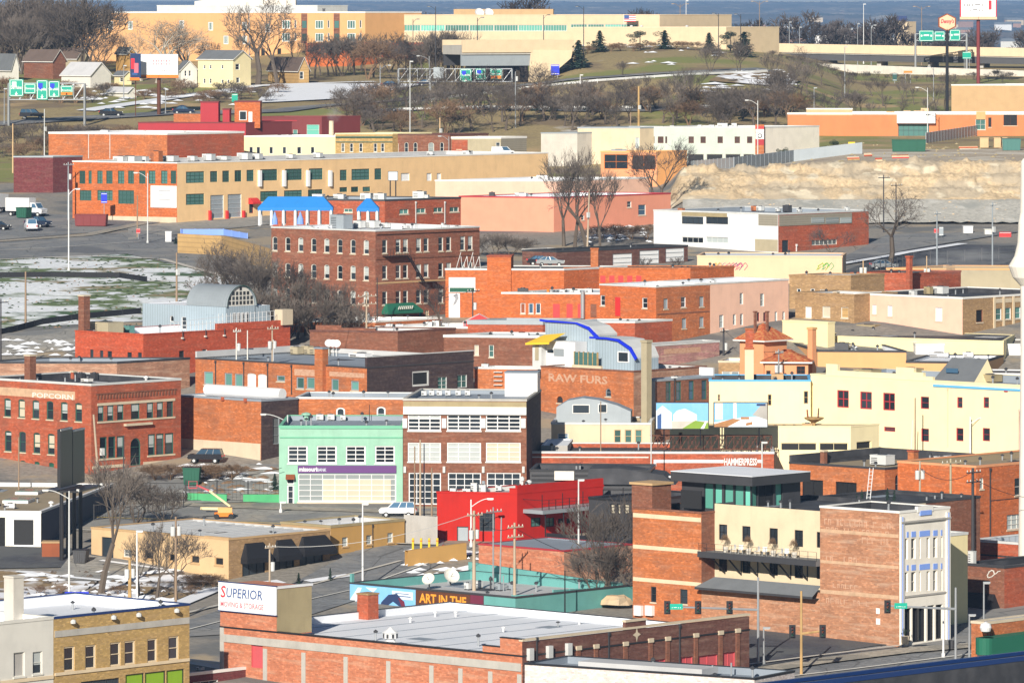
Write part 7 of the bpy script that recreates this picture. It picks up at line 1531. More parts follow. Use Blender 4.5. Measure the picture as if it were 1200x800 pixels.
# skyline: apartments and green glass hall
b=B('orange_apartment_building','orange apartment building of two visible storeys on the skyline, upper left',428,15,D=1640,xl=86,rm=22,ph=1,wl='plaster_apricot',cop='white_trim',roof='roof_pale',down=3,ch=.25)
aws=S(fr='white_paint',gl='glass_green',nx=3,ny=1,sill=None,fw=.2,mw=.14)
for y0_ in(24,39):
    for x0 in(330.5,369.5,407):b.win('L',x0,y0_,x0+9.5,y0_+10,aws)
    for x0 in(345,384,421.5):b.win('L',x0,y0_,x0+2.2,y0_+9,S(fr='white_paint',gl='glass',nx=1,ny=1,sill=None,fw=.15))
    for x0 in(353,391):b.band('L',x0,x0+7,y0_-8 if y0_==24 else y0_-4,y0_+12,'brick_brown',.08,'brick_bay');
    for x0 in(354,392):q,z,D=b.fz('L',x0,y0_+9);m=MB();m.box(0,1.2,-.14,-.09,0,1.9,'glass_green');b.put(m,'window','L',q,z)
for x0,y0_ in((93,24),(100,24),(127,25),(150,25),(284,26),(244,26),(210,24),(311,28),(284,42),(262,42)):b.win('L',x0,y0_,x0+5.5,y0_+10,aws)
b.band('L',75+12,100,14.5,17,'plaster_white',.3,'cornice')
for x in(300,306,325):b.win('L',x,57,x+4.5,70,S(fr='brown_paint',gl='void',nx=1,ny=1,sill=None))
b.chimney(383,11,15,4,'metal_dark','metal_dark');b.unit(160,14,30,3,'brick_brown');b.done()
b=B('white_gabled_building','white and grey gabled building rising behind the orange apartments',372,7,D=1690,xl=184,rm=12,ph=1,wl='metal_light',cop='metal_light',roof='roof_pale',down=3)
q0=b.fz('L',228,0)[0];m=MB();m.prism([(0,0),(28,0),(28,1.5),(18,3.8),(0,1.2)],0,8,'plaster_white','roof_white');b.put(m,'gable','L',q0,b.zt);b.done()
b=B('terrace_wall','red brick terrace wall below the orange apartments',411,51.5,D=1600,xl=358,rm=10,ph=2,wl='brick_flame',cop='brick_red',roof='roof_pale',down=3,ch=.1)
for x0,y0_ in((381,59),(391,58),(391,72)):b.win('L',x0,y0_,x0+6,y0_+3,S(fr='brick_brown',gl='void',ny=1,sill=None))
b.done()
b=B('low_red_wall','low red brick wall behind the winter trees left of the bridge',502,50.5,D=1620,xl=411,rm=3,ph=2,wl='brick_red',cop='brick_red',roof='roof_pale',down=3,ch=.1);b.done()
b=B('green_glass_hall','very long beige hall with two strips of green glass on the skyline',773,18,D=1650,xl=430,rm=30,ph=1,wl='plaster_beige',cop='plaster_beige',roof='roof_pale',down=3)
gg=S(fr='metal_light',gl='glass_bright_green',nx=9,ny=1,sill=None,fw=.12,mw=.1)
for i in range(8):
    x0=436+i*28.6;b.win('L',x0,29.3,x0+28.0,36.8,gg)
for x0 in(669,689,709,728):b.win('L',x0,28.5,x0+19,33,dict(gg,nx=6))
for i in range(4):x0=541+i*29.8;b.win('L',x0,47.3,x0+29.2,52.5,gg)
m=MB();q0=b.fz('L',531,12)[0];q1=b.fz('L',648,12)[0];z=b.fz('L',590,11)[1];m.box(0,q1-q0,6,24,0,z-b.deck,'plaster_tan');o=b.put(m,'upper_storey','L',q0,b.deck)
for x in(561,572):
    q=b.fz('L',x,15)[0];m=MB();m.tube((0,0,0),(0,0,.8),.1,.1,6,'metal_dark');o2_=m.build('satellite_dish',b.root,b.w3('L',q,b.deck,-3));m=MB();m.lathe([(1.3,.5),(.9,.2),(.4,.03),(0,0)],n=14,mat='white_paint');d=m.build('dish',o2_,(0,0,1.2));d.rotation_euler=(R(60),0,R(20))
b.unit(437,16,9,6,'plaster_peach');b.unit(632,15,12,6);b.unit(574,13,20,3,'white_paint');b.done()
b=B('beige_low_hall','lower plain beige hall extending right from the green glass hall',851,32.5,D=1632,xl=672,rm=22,ph=1,wl='plaster_beige',cop='plaster_cream',roof='roof_pale',down=3)
for x in(740,752,806):b.vent(x,33,5,.3)
p=b.dk(731,32);m=MB();m.tube((0,0,0),(0,0,4.2),.06,.05,5,'white_paint');o=m.build('flagpole',b.root,p);m=MB()
for i in range(7):m.box(.1,3.2,-.02,.02,2.2+i*.26,2.2+i*.26+.255,'red_paint' if i%2==0 else 'paper')
m.box(.1,1.4,-.035,.035,3.0,4.0,'print_blue');m.build('flag',o);b.done()
# distant houses and towers
b=B('white_distant_building','small white building beyond the long overpass',987,42,D=2300,xl=955,rm=10,ph=5,wl='white_paint',cop='white_trim',roof='roof_white',base=20);b.done()
b=B('grain_tower','slim beige tower with dark cap standing beyond the overpass',1063.5,26,D=2250,xl=1049,rm=5,ph=3,wl='plaster_beige',cop='plaster_beige',roof='roof_black',base=20,cat='tower');m=MB();m.box(.4,b.L-.2,.3,4,0,2.0,'blue_coping');b.put(m,'rooftop_block','L',0,b.zt+.2);b.done()
random.seed(12)
for i in range(70):
    x=random.uniform(880,1195)if i<50 else random.uniform(540,860);D=random.uniform(2800,13000);z0=farz(x,D);X=(x-600)*D/F
    if z0>66:continue
    t=thing('distant_house',['tiny pale house low on the far blue hillside, '+('left of the beige tower' if x<1048 else 'right of the beige tower')if x>870 else 'tiny pale house on the far hillside above the long beige hall'][0],'house',(X,D,z0-1),random.uniform(-.5,.5),'houses scattered over the far hillside');W_=random.uniform(9,16)*(1+D/9000);h_=random.uniform(4,7)*(1+D/12000)
    m=MB();m.box(-W_/2,W_/2,-5,5,-4,h_,random.choice(['white_paint','plaster_beige','off_white','brick_pale']));m.build('wall',t);m=MB();m.poly([(-W_/2-.5,-5.5,h_),(W_/2+.5,-5.5,h_),(W_/2+.5,0,h_+4),(-W_/2-.5,0,h_+4)],'shingle_grey');m.poly([(W_/2+.5,5.5,h_),(-W_/2-.5,5.5,h_),(-W_/2-.5,0,h_+4),(W_/2+.5,0,h_+4)],'shingle_grey');m.build('roof',t)
# houses upper left
house('yellow_house','two storey yellow wooden house with blue-grey gable roof',273,60,69.5,101,41,21,'plaster_lemon','shingle_grey',D=1492,th=52,wins=[('L',238,76,241,81),('L',245,76,248,81),('L',259,76,262,81),('L',238,92,241,98),('L',245,92,248,98),('L',259,93,262,98),('L',266,93,269,98),('R',276,75,281,82),('R',277,91,281,97)])
house('grey_house','narrow pale grey house just left of the yellow house',212,72,82,101,6,19,'off_white','shingle_grey',D=1500,th=20,wins=[('R',216,80,219,87),('R',221,80,224,87),('R',214,92,218,97)])
house('snow_roofed_house','low house with broad pale snowy roof left of the billboard',106,74,88,100,34,24,'off_white','shingle_snow',D=1496,th=45)
house('brown_house','brown gabled house with grey shingle roof, upper left',62,59,71,84,34,15,'brick_brown','shingle_brown',D=1540,th=45)
house('olive_house','olive gabled house behind the brown gabled house',90,57,68,82,26,14,'plaster_olive','shingle_brown',D=1560,th=45)
house('cottage','dark small house with white window left of the snow bank',350,68,81,96,36,12,'wood_plank','shingle_brown',D=1505,th=25,wins=[('R',351,84,356,93)])
house('white_cottage','small white cottage half hidden by brush beneath the snowy roof',150,103,108,117,24,10,'off_white','shingle_snow',D=1460,th=35)
house('grey_gable_house','grey gabled house at the left edge of the photo',14,64,78,96,20,8,'off_white','shingle_grey',D=1530,th=30)
house('green_house','small green-trimmed cream house under the billboard',146,84,88,100,12,8,'plaster_lemon','shingle_grey',D=1510,th=30,wins=[('L',140,91,144,96)])
house('ochre_house','ochre wooden house peeking between the sycamores',150,56,62,73,14,8,'plaster_ochre','shingle_grey',D=1570,th=30)
# overpasses at the right
def bridge(name,label,x0,y0_,x1,y1_,D0,D1,wd,th_,rail,piers,mat='plaster_beige',sec=None):
    a=at(x0,y0_,D0);c=at(x1,y1_,D1);t=thing(name,label,'bridge',a);d=(c-a);L_=math.hypot(d.x,d.y);rz_=math.atan2(d.y,d.x);sl_=d.z/L_
    M_=Matrix.Rotation(rz_,4,'Z')@Matrix(((1,0,0,0),(0,1,0,0),(sl_,0,1,0),(0,0,0,1)))
    m=MB();m.box(0,L_,0,wd,-th_*.45,0,'concrete',M_);m.build('deck',t)
    for y_ in(-.35,wd):m=MB();m.box(0,L_,y_,y_+.35,-th_*.35,rail,mat,M_);m.build('parapet',t)
    m=MB();m.box(0,L_,.4,1.0,-th_,-th_*.45-.01,'metal_dark' if sec is None else sec,M_);m.box(0,L_,wd-1,wd-.4,-th_,-th_*.45-.01,'metal_dark',M_);m.build('girder',t)
    for i in range(piers):
        s_=L_*(i+.5)/piers;p=M_@Vector((s_,wd/2,0));g0=gXY(a.x+p.x,a.y+p.y)if a.y+p.y<1790 else 20
        m=MB();m.box(-.6,.6,-wd/2*.7,wd/2*.7,g0-a.z-2,p.z-th_-.01,'concrete');m.build('pier',t,(p.x,p.y,0),rz_)
    return t
bridge('overpass','upper long motorway overpass with pale parapet, upper right',880,56,1300,64,1720,1690,12,3.2,1.2,7)
bridge('overpass','lower motorway overpass curving beneath the upper one',930,79,1300,92,1640,1600,10,3.0,1.0,6,'concrete_light')
bridge('highway_bridge','grey highway bridge over the dark underpass in front of the green glass hall',541,53.5,672,53,1490,1500,14,5.0,1.3,0,'plaster_beige','metal_grey')
a=at(619,94,1502);
t=thing('abutment_wall','smooth tan sloping abutment wall at the right end of the grey bridge','wall',a);k=1502/F
m=MB()
pts=[(-619+619,0),(636-619,-2),(670-619,28),(672-619,36),(622-619,36),(619-619,22)]
m.prism([((px)*k,pz*k)for px,pz in[(0,-2),(16,-3),(50,26),(52,35.5),(3,35.5)]],-6,10,'plaster_beige','plaster_tan');m.build('slab',t)
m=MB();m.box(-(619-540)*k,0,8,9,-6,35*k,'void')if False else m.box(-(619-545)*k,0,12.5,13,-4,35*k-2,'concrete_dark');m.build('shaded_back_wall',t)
for i in range(4):m=MB();m.box(-.5,.5,2,12,-6,35*k-5,'concrete');m.build('pier',t,(-(12+i*19)*k,0,0))
# ================================================================ vehicles
def box_truck(x,yb,rz,label,D=None,s=1.0,cargo=5.2):
    p,D=base_pt(x,yb,D);t=thing('box_truck',label,'truck',p+Vector((0,0,.1)),rz);t.scale=(s,s,s)
    m=MB();m.box(-cargo,0,-1.15,1.15,.95,3.4,'white_paint');m.box(-cargo-.05,-cargo,-1.1,1.1,1.0,3.35,'metal_light');m.box(-cargo,.9,-.5,.5,.65,.94,'metal_dark');m.build('cargo_box',t)
    m=MB();m.prism([(.1,.55),(2.6,.55),(2.65,1.35),(1.75,1.55),(1.2,2.5),(.1,2.55)],-1.05,1.05,'car_white');c=m.build('cab',t);m=MB()
    m.poly([(1.78,-.9,1.58),(1.78,.9,1.58),(1.27,.9,2.42),(1.27,-.9,2.42)],'glass_blue')
    for y_ in(-1.06,1.06):m.poly([(.5,y_,1.6),(1.55,y_,1.6),(1.15,y_,2.35),(.5,y_,2.35)],'glass_blue')
    m.build('cab_window',c)
    for X in(-cargo+1.1,1.8):
        for y_ in(-1,1):m=MB();m.tube((0,0,0),(0,y_*.3,0),.45,.45,14,'rubber');w_=m.build('wheel',t,(X,y_*.8,.38));m=MB();m.tube((0,y_*.29,0),(0,y_*.32,0),.25,.22,10,'metal_light');m.build('rim',w_)
    for y_ in(-.8,.8):m=MB();m.box(2.6,2.68,y_-.18,y_+.18,.9,1.1,'lamp_glass');m.build('headlight',t)
    return t
box_truck(38,254,R(-28),'long white box truck parked nose right in the left lot')
box_truck(4,249,R(60),'white truck cut off by the left edge beside the long white truck',cargo=3.6)
car(36,271,R(100),'small white van in the left parking lot','car_white','van')
car(45,267,R(-40),'dark blue pickup behind the small white van','car_navy','pickup')
car(-2,270,R(-20),'dark car cut by the left edge of the parking lot','car_black','sedan')
car(466,606,R(178),'white sport utility car on the street before the green bank','car_white','suv')
car(241,526,R(172),'silver utility car darkened for shade, parked beside the brick factory right corner','car_black','suv',D=798)  # silver car; black body colour carries the shadow it stands in
car(38,140,R(2),'dark utility car on the motorway below the green sign gantry','car_black','suv',s=1.25)
car(130,137,R(4),'dark car on the motorway left of the billboard post','car_black','sedan',s=1.2)
car(215,134,R(5),'dark blue car on the motorway right of the billboard post','car_navy','sedan',s=1.1)
car(458,103,R(12),'blue car under the second sign gantry','car_navy','sedan');car(500,101,R(12),'blue car just right of the second sign gantry post','car_navy','sedan')
car(634,310,R(5),'dark sedan on the small lot by the garage doors','car_black','sedan',D=985,z=zpx(311,985));car(645,311,R(0),'silver sedan on the small lot by the garage doors','car_silver','sedan',D=983,z=zpx(312,983))
car(1036,316,R(8),'silver car at the near edge of the dark right lot','car_silver','sedan');car(908,160,R(5),'dark car on the street left of the orange store','car_black','sedan');car(590,183,R(0),'pale van behind the small grey garage','car_white','van',D=1272,z=zpx(184,1272))
# dumpsters and boxes
dumpster(1065,181,'long dark green roll-off dumpster on the gravel above the rock cut',40,'green_dark',R(-3),D=1235,h=2.4,lid='green_dark')
dumpster(107,253,'long maroon dumpster by the orange side of the factory',38,'maroon_paint',R(-8),D=1110,h=2.1,lid='maroon_paint')
dumpster(28,256,'green dumpster in front of the white truck',15,'green_dark',R(-30),h=1.9)
dumpster(225,552,'dark green bin with white signs behind the boom lift',20,'green_dark',R(-5),D=783,h=2.2);dumpster(95,655,'black bin on the sunlit lot edge, lower left',16,'metal_dark',R(-10),D=717,h=1.5)
dumpster(1185,178,'teal container at the right edge of the gravel ground',22,'glass_teal',0,D=1240,h=2.4)
def boxthing(name,label,cat,x,yb,w_,h_,d_,mat,D=None,rz=0,lid=None,z=None):
    p,D=base_pt(x,yb,D);k=D/F
    if z is not None:p.z=z
    t=thing(name,label,cat,p,rz);m=MB();m.box(-w_*k/2,w_*k/2,-d_/2,d_/2,-.3,h_*k,mat);m.build('body',t);m=MB();m.box(-w_*k/2-.08,w_*k/2+.08,-d_/2-.08,d_/2+.08,h_*k+.002,h_*k+.12,lid or mat);m.build('lid',t);return t
boxthing('electric_cabinet','white electric cabinet beside the factory street corner','cabinet',197.5,284,7,12,1.2,'white_paint',D=1075)
boxthing('storage_container','orange-brown stacked crate on the left yard','container',61,643,22,16,2.4,'rust',D=722,lid='plaster_tan')
boxthing('concrete_block','beige concrete block at the left end of the board fence','block',910,196,10,7,1.5,'stone',D=1170);boxthing('site_cabin','small white site cabin by the lower right lot','cabin',1134,274,11,8,2.5,'white_paint',D=1088);boxthing('site_cabin','second pale site cabin near the red barrier','cabin',1158,276,9,6,2.5,'off_white',D=1085)
for i,(x,w_)in enumerate(((1153,10),(1166,9),(1170,7))):boxthing('tan_tank',['tan round tank at the left of the three near the teal container','middle tan tank near the teal container','right tan tank near the teal container'][i],'tank',x+i*3,174,w_,11,1.8,'plaster_sand',D=1262)
for i,(x,y,w_)in enumerate(((1000,188,14),(1017,184,9),(1055,186,20),(1030,190,8),(1135,176,22))):
    p=gp(x,y);t=thing('timber_pile',['loose timber pile at the left end of the gravel ground','small red and white barrier boards on the gravel','long low rusty pipe pile in front of the roll-off dumpster','short timber pile near the red boards','long timber pile left of the tan tanks'][i],'pile',p);k=p.y/F
    for j in range(5):m=MB();a=rt.uniform(-.4,.4);m.tube((-w_*k/2,j*.7-1.5,.15+.1*j),(w_*k/2,j*.7-1.5+a,.2+.1*j),.16,.16,5,['wood_plank','rust','red_paint','plaster_sand','concrete'][(j+i)%5]);m.build('beam',t)
# boom lift
p=gp(262,608);k=p.y/F;t=thing('boom_lift','yellow and orange boom lift parked on the street','boom lift',p+Vector((0,0,.05)),R(4));t.scale=(.8,.8,.8);m=MB();m.box(-1.4,1.4,-1.0,1.0,.35,.95,'orange_paint');m.box(-.9,1.3,-.85,.85,.952,1.7,'orange_pale');m.build('chassis',t)
for X in(-1.1,1.1):
    for y_ in(-1,1):m=MB();m.tube((X,y_*.75,.4),(X,y_*1.1,.4),.42,.42,12,'rubber');m.build('wheel',t)
def bar(a,b,w_,mat):m=MB();m.tube(a,b,w_,w_,4,mat);return m
bar((1.0,0,1.5),(-3.6,0,1.6),.28,'plaster_lemon').build('lower_boom',t);bar((1.0,0,1.9),(-2.2,0,4.3),.2,'plaster_lemon').build('main_boom',t);bar((-2.2,0,4.3),(-4.2,0,5.2),.18,'red_panel').build('fly_boom',t)
m=MB();m.box(-5.4,-4.1,-.6,.6,4.7,4.8,'red_panel')
for a in(-5.4,-4.1):
    for c in(-.6,.6):m.tube((a,c,4.8),(a,c,5.8),.04,.04,4,'red_panel')
m.tube((-5.4,-.6,5.8),(-4.1,-.6,5.8),.04,.04,4,'red_panel');m.build('basket',t)
# ================================================================ fences and walls
fence('board_fence','blue-grey board fence stepping up along the top of the rock cut',[(786,205),(860,199),(930,190),(1010,181)],2.4,'metal_grey',3)
fence('board_fence','grey board fence beside the ramp right of the green dumpster',[(1085,168),(1150,158),(1290,148)],2.2,'metal_grey',3)
fence('retaining_wall','stacked timber retaining wall curving below the tan factory',[(210,297),(262,300),(322,318)],3.4,'wood_plank',99,cat='wall',th=.4)
fence('blue_fence','bright blue fence panels on top of the timber retaining wall',[(212,277,1092),(262,277,1090),(290,282,1082)],1.3,'blue_panel',2.4)
fence('green_wall','low bright green wall of the fenced lot left of the bank',[(218,588),(266,589)],1.0,'green_paint',99,cat='wall',th=.15);fence('green_wall','low bright green wall section nearest the bank',[(285,589),(327,589)],1.0,'green_paint',99,cat='wall',th=.15)
fence('mesh_fence','thin black railing above the green wall left of the bank',[(218,587,772.5),(327,587,772.5)],2.6,'black_metal',3.2,solid=False,rails=True)
fence('board_fence','weathered grey board fence left of the scarlet building',[(474,637),(512,639)],3.4,'plaster_grey',2.5);fence('low_wall','low ochre wall with orange bollards below the board fence',[(476,664),(545,655)],1.9,'plaster_ochre',99,cat='wall',th=.3)
for i in range(4):
    p=at(484+i*9.5,648-i*.8,722);p.z=ground(484,722)+1.6;t=thing('bollard',['leftmost yellow bollard above the ochre wall','second yellow bollard above the ochre wall','third yellow bollard above the ochre wall','rightmost yellow bollard above the ochre wall'][i],'bollard',p,0,'yellow bollards above the ochre wall');m=MB();m.tube((0,0,-1.5),(0,0,.5),.14,.14,8,'yellow_paint');m.build('post',t);m=MB();m.tube((0,0,.1),(0,0,.25),.15,.15,8,'orange_paint');m.build('stripe',t)
fence('silt_fence','long black silt fence across the snow field',[(-40,326),(60,325),(140,326),(172,331)],.9,'black_fabric',3);fence('silt_fence','second black silt fence curving round the lower snow field',[(-10,396),(20,388),(50,381),(100,374),(165,368)],.9,'black_fabric',3)
fence('guard_rail','metal guard rail along the hillside motorway',[(470,124),(610,106),(700,97),(800,90),(900,86)],.8,'metal_light',6,th=.1,gap=.3);fence('guard_rail','far guard rail along the lower ramp',[(440,132),(560,128),(700,129),(850,128)],.8,'metal_light',6,th=.1,gap=.3)
fence('yard_fence','dark mesh fence around the shaded yard by the trees, lower left',[(110,610),(215,596)],2.0,'black_metal',3,solid=False,rails=True)
fence('mesh_fence','thin mesh fence along the dark right parking lot',[(1005,330),(1070,312),(1190,304)],2.2,'metal_dark',4,solid=False,rails=True)
# ================================================================ signs and gantries
def gantry(label,x0,x1,yb0,yt,ybot,D,signs,legs=(0,1),mat='galvanised'):
    a=at(x0,yb0,D);c=at(x1,yb0,D);L_=c.x-a.x;k=D/F;t=thing('sign_gantry',label,'sign gantry',a);zt_=zpx(yt,D)-a.z;zb_=zpx(ybot,D)-a.z
    for l in legs:m=MB();m.tube((L_*l,0,-2),(L_*l,0,zt_),.28,.22,8,mat);m.tube((L_*l,1.6,-2),(L_*l,1.6,zt_),.28,.22,8,mat);m.build('post',t)
    m=MB();n=max(4,int(L_/2.2))
    for y_ in(0,1.6):
        m.tube((0,y_,zt_),(L_,y_,zt_),.14,.14,5,mat);m.tube((0,y_,zb_),(L_,y_,zb_),.14,.14,5,mat)
        for i in range(n):m.tube((L_*i/n,y_,zb_),(L_*(i+1)/n,y_,zt_),.07,.07,4,mat);m.tube((L_*i/n,y_,zb_),(L_*i/n,y_,zt_),.07,.07,4,mat)
    m.build('truss',t)
    for(sx0,sy0,sx1,sy1,mt,kind)in signs:
        X0=(sx0-x0)*k;X1=(sx1-x0)*k;Z1=zpx(sy0,D)-a.z;Z0=zpx(sy1,D)-a.z;m=MB();m.box(X0,X1,-.42,-.3,Z0,Z1,mt);o=m.build('sign_panel',t);w_,h_=X1-X0,Z1-Z0
        if kind:
            m=MB();e=.12
            for bx in((X0+e,X1-e,Z0+e,Z0+2*e),(X0+e,X1-e,Z1-2*e,Z1-e),(X0+e,X0+2*e,Z0+e,Z1-e),(X1-2*e,X1-e,Z0+e,Z1-e)):m.box(bx[0],bx[1],-.44,-.421,bx[2],bx[3],'paper')
            m.build('sign_border',o)
            if 'y' in kind:m=MB();m.box(X0+.1,X1-.1,-.46,-.421,Z0+.1,Z0+h_*.35,'orange_paint');m.build('exit_strip',o)
            if 's' in kind:m=MB();m.prism([(X0+w_*.35-.5,Z0+h_*.62),(X0+w_*.35,Z0+h_*.5),(X0+w_*.35+.5,Z0+h_*.62),(X0+w_*.35+.5,Z0+h_*.85),(X0+w_*.35-.5,Z0+h_*.85)],-.46,-.43,'blue_trim' if 'b' in kind else 'paper');m.build('route_shield',o)
            if 'a' in kind:m=MB();m.prism([(X0+w_*.5-.1,Z0+h_*.26),(X0+w_*.5-.1,Z0+h_*.16),(X0+w_*.5-.35,Z0+h_*.16),(X0+w_*.5,Z0+h_*.04),(X0+w_*.5+.35,Z0+h_*.16),(X0+w_*.5+.1,Z0+h_*.16),(X0+w_*.5+.1,Z0+h_*.26)],-.46,-.43,'paper');m.build('arrow',o)
            tx=kind.split('|')[1:]if '|' in kind else[]
            for i,s_ in enumerate(tx):text_mb(s_,w_*.76,h_*.2,'paper',0,.02,depth=0).build('lettering',o,(X0+w_*.12,-.45,Z0+h_*(.42 if len(tx)==1 else(.34,.66)[i])))
    return t
gantry('left motorway gantry with four green signs and one orange topped exit sign',10,99,150,98,117,1375,[(11,93,27.5,113,'green_sign','sa|Des Moines'),(28.5,98,42,110,'green_sign','k|Downtown'),(43,94,56,117,'green_sign','sba|Topeka'),(57,95,70,114,'green_sign','sba|St Louis'),(71,100.5,85.5,112,'green_sign','y|Broadway')])
gantry('middle motorway gantry seen partly from behind, with signs at its right end',467,600,110,81,96,1470,[(508,79,520,92,'metal_grey',''),(539,81,552.5,96,'green_sign','sb|Topeka'),(557.5,80.5,569,93.5,'green_sign','sb|St Louis'),(574.5,81,588,93,'green_sign','y|Broadway')],legs=(0,.28,1))
gantry('right motorway gantry with three green signs beyond the overpass',1073,1133,74,40,48,1690,[(1077,36,1094,48.5,'green_sign','k|- — -'),(1095,37,1107,48,'green_sign','k|— -'),(1113,35,1125,48,'green_sign','k|- —')],legs=(0,1))
def gsign(x,y0_,y1_,w_,label,panel,D,cat='sign',marks='paper',posts=2,txt=None):return sign_post(x,y0_,y1_,label,w_,panel,D=D,marks=marks,posts=posts,cat=cat,txt=txt)
gsign(650.5,76,88,10,'blue information sign with two white symbols at the foot of the abutment wall','blue_trim',1488);gsign(752.5,105,115.5,7,'small green exit sign beside the tall wooden pole','green_sign',1440,posts=1,txt=[('EXIT','paper')]);gsign(275,110,121.5,7,'small green sign left of the maroon tower','green_sign',1445,posts=1)
gsign(1133,61,69,10,'green sign with black border beside the tall red billboard post','green_sign',1650);gsign(772,111,119,6,'yellow diamond warning sign below the grassy hill','yellow_paint',1450,posts=1,marks='black_metal');gsign(785,107,117,6.5,'taller yellow diamond warning sign, right one of the pair','yellow_paint',1445,posts=1,marks='black_metal');gsign(872,113,121.5,6,'orange-yellow square sign above the parking deck building','yellow_paint',1400,posts=1,marks='black_metal');gsign(680,115,123,6,'yellow diamond sign half hidden in brush','yellow_paint',1440,posts=1,marks='black_metal')
gsign(1048.5,86,95,5,'small dark green sign under the right overpass','glass_teal',1560,posts=1);gsign(1064,83,86,10,'small orange sign under the right overpass','orange_paint',1560);gsign(998,166.5,171,8,'yellow road sign on the verge before the orange store','yellow_paint',1262,posts=1,marks=None)
gsign(162,268,273.5,4.5,'red stop sign on a post at the factory street corner','red_paint',1080,posts=1);gsign(1097,268,273,5,'red stop sign by the dark right lot','red_paint',1075,posts=1);gsign(1103,266,276,5,'small blue-grey board beside the right stop sign','metal_grey',1078,posts=1);gsign(1178,272,280,14,'red and white barrier at the right end of the street','red_paint',1080)
gsign(90,693,704,28,'blue sign with white lettering behind the yellow brick building','blue_trim',668,txt=[('llo','paper')],marks=None)
gsign(122,226,238,7,'blue and white pole sign against the orange factory wall','blue_trim',1120,posts=1,marks='paper')
# billboards
billboard(186,63.5,88,46,'large white billboard with small printed lines on a single brown post',140,D=1402,th=R(-4),rows=[(.36,.62,.78,.72,'print_pink','- - - - - - -'),(.36,.48,.78,.56,'print_pink','- - - - - - -'),(.52,.16,.78,.23,'print_grey','- - - - -')],edge='orange_paint',panel='paper',back='black_metal')
billboard(158,63,91,13,'side panel of dark blue and red pictures left of the white billboard',141,D=1398,th=R(-30),panel='print_navy',back='print_blue',pr=.1,rows=[(.1,.35,.5,.8,'print_red',None),(.45,.2,.9,.6,'print_pink',None),(.2,.1,.8,.2,'print_blue',None)])
billboard(1146.5,-4,20,43,'white billboard with red border on a tall dark red post, top right',105,D=1560,post='maroon_paint',panel='paper',back='red_panel',edge='plaster_peach',rows=[(0,.94,1,1,'print_red',None),(0,0,.03,1,'print_red',None),(.97,0,1,1,'print_red',None),(.12,.50,.62,.66,'print_grey','BEST IN HEALTH'),(.3,.25,.62,.38,'print_grey','CLARINEX'),(.78,.35,.88,.8,'print_red',None)]if False else[(0,.94,1,1,'print_red',None),(0,0,.03,1,'print_red',None),(.97,0,1,1,'print_red',None),(.10,.52,.64,.64,'print_grey','- -- - — -'),(.28,.26,.62,.38,'print_grey','- — - -'),(.78,.35,.86,.8,'print_red',None)])
D_=1420;p=at(1110,126,D_);k=D_/F;t=thing('hexagon_sign','orange edged hexagonal sign on a tall slim black post, top right','sign',p);m=MB();zc_=zpx(26.5,D_)-p.z;m.tube((0,.3,-2),(0,.3,zc_-1.5),.4,.35,10,'black_metal');m.build('post',t)
hx=[(12*k*math.cos(R(a)),zc_+10.5*k*math.sin(R(a)))for a in(-90,-30,30,90,150,210)];m=MB();m.prism(hx,0,.7,'rust');o=m.build('frame',t);m=MB();m.prism([(x_*.86,zc_+(z_-zc_)*.86)for x_,z_ in hx],-.03,-.002,'plaster_peach');m.build('sign_face',o);text_mb('Denny\'s',3.1,1.3,'print_red',.25,.03,depth=0).build('lettering',o,(-1.5,-.05,zc_-.5))
# edge-on billboard in the left yard
p,D_=base_pt(88,None,722);k=D_/F;t=thing('side_on_billboard','big black steel billboard seen edge-on with catwalk, left yard','billboard',p,R(76));zt_=zpx(500,D_)-p.z;zb_=zpx(568,D_)-p.z
for i,X in enumerate((-3.6,-1.2,1.2,3.6)):m=MB();m.tube((X,.5,-.5),(X,.5,zb_-.5),.26,.24,8,'black_metal');m.build('post',t)
for i,(a0,a1)in enumerate(((-4.6,-.1),(.1,4.6))):m=MB();m.box(a0,a1,.3,.7,zb_,zt_-(.4 if i else 0),'black_metal');o=m.build('panel',t);m=MB();m.box(a0,a1,.25,.299,zt_-.2-(.4 if i else 0),zt_-(.4 if i else 0),'white_trim');m.build('edge_trim',o)
m=MB();m.box(-4.9,4.9,-1.9,.3,zb_-.5,zb_-.3,'black_metal');m.box(-4.9,4.9,.7,2.6,zb_-.5,zb_-.3,'black_metal');m.build('catwalk',t)
for X in(-4.5,4.5):m=MB();m.box(X-.2,X+.2,-2.0,-1.7,zb_-.4,zb_-.1,'lamp_glass');m.build('floodlight',t)
# rooftop billboard screens
p=at(460.5,237,1108);t=thing('small_pole_sign','small pale blue screen sign on double posts before the tan factory','sign',p);m=MB();k=1108/F
for X in(-.5,.5):m.tube((X,.2,-6),(X,.2,4.0),.12,.12,6,'black_metal')
m.build('post',t);m=MB();m.box(-.9,.9,0,.3,3.9,5.6,'metal_dark');o=m.build('frame',t);m=MB();m.box(-.8,.8,-.02,-.002,4.0,5.5,'print_pale');m.build('screen',o)
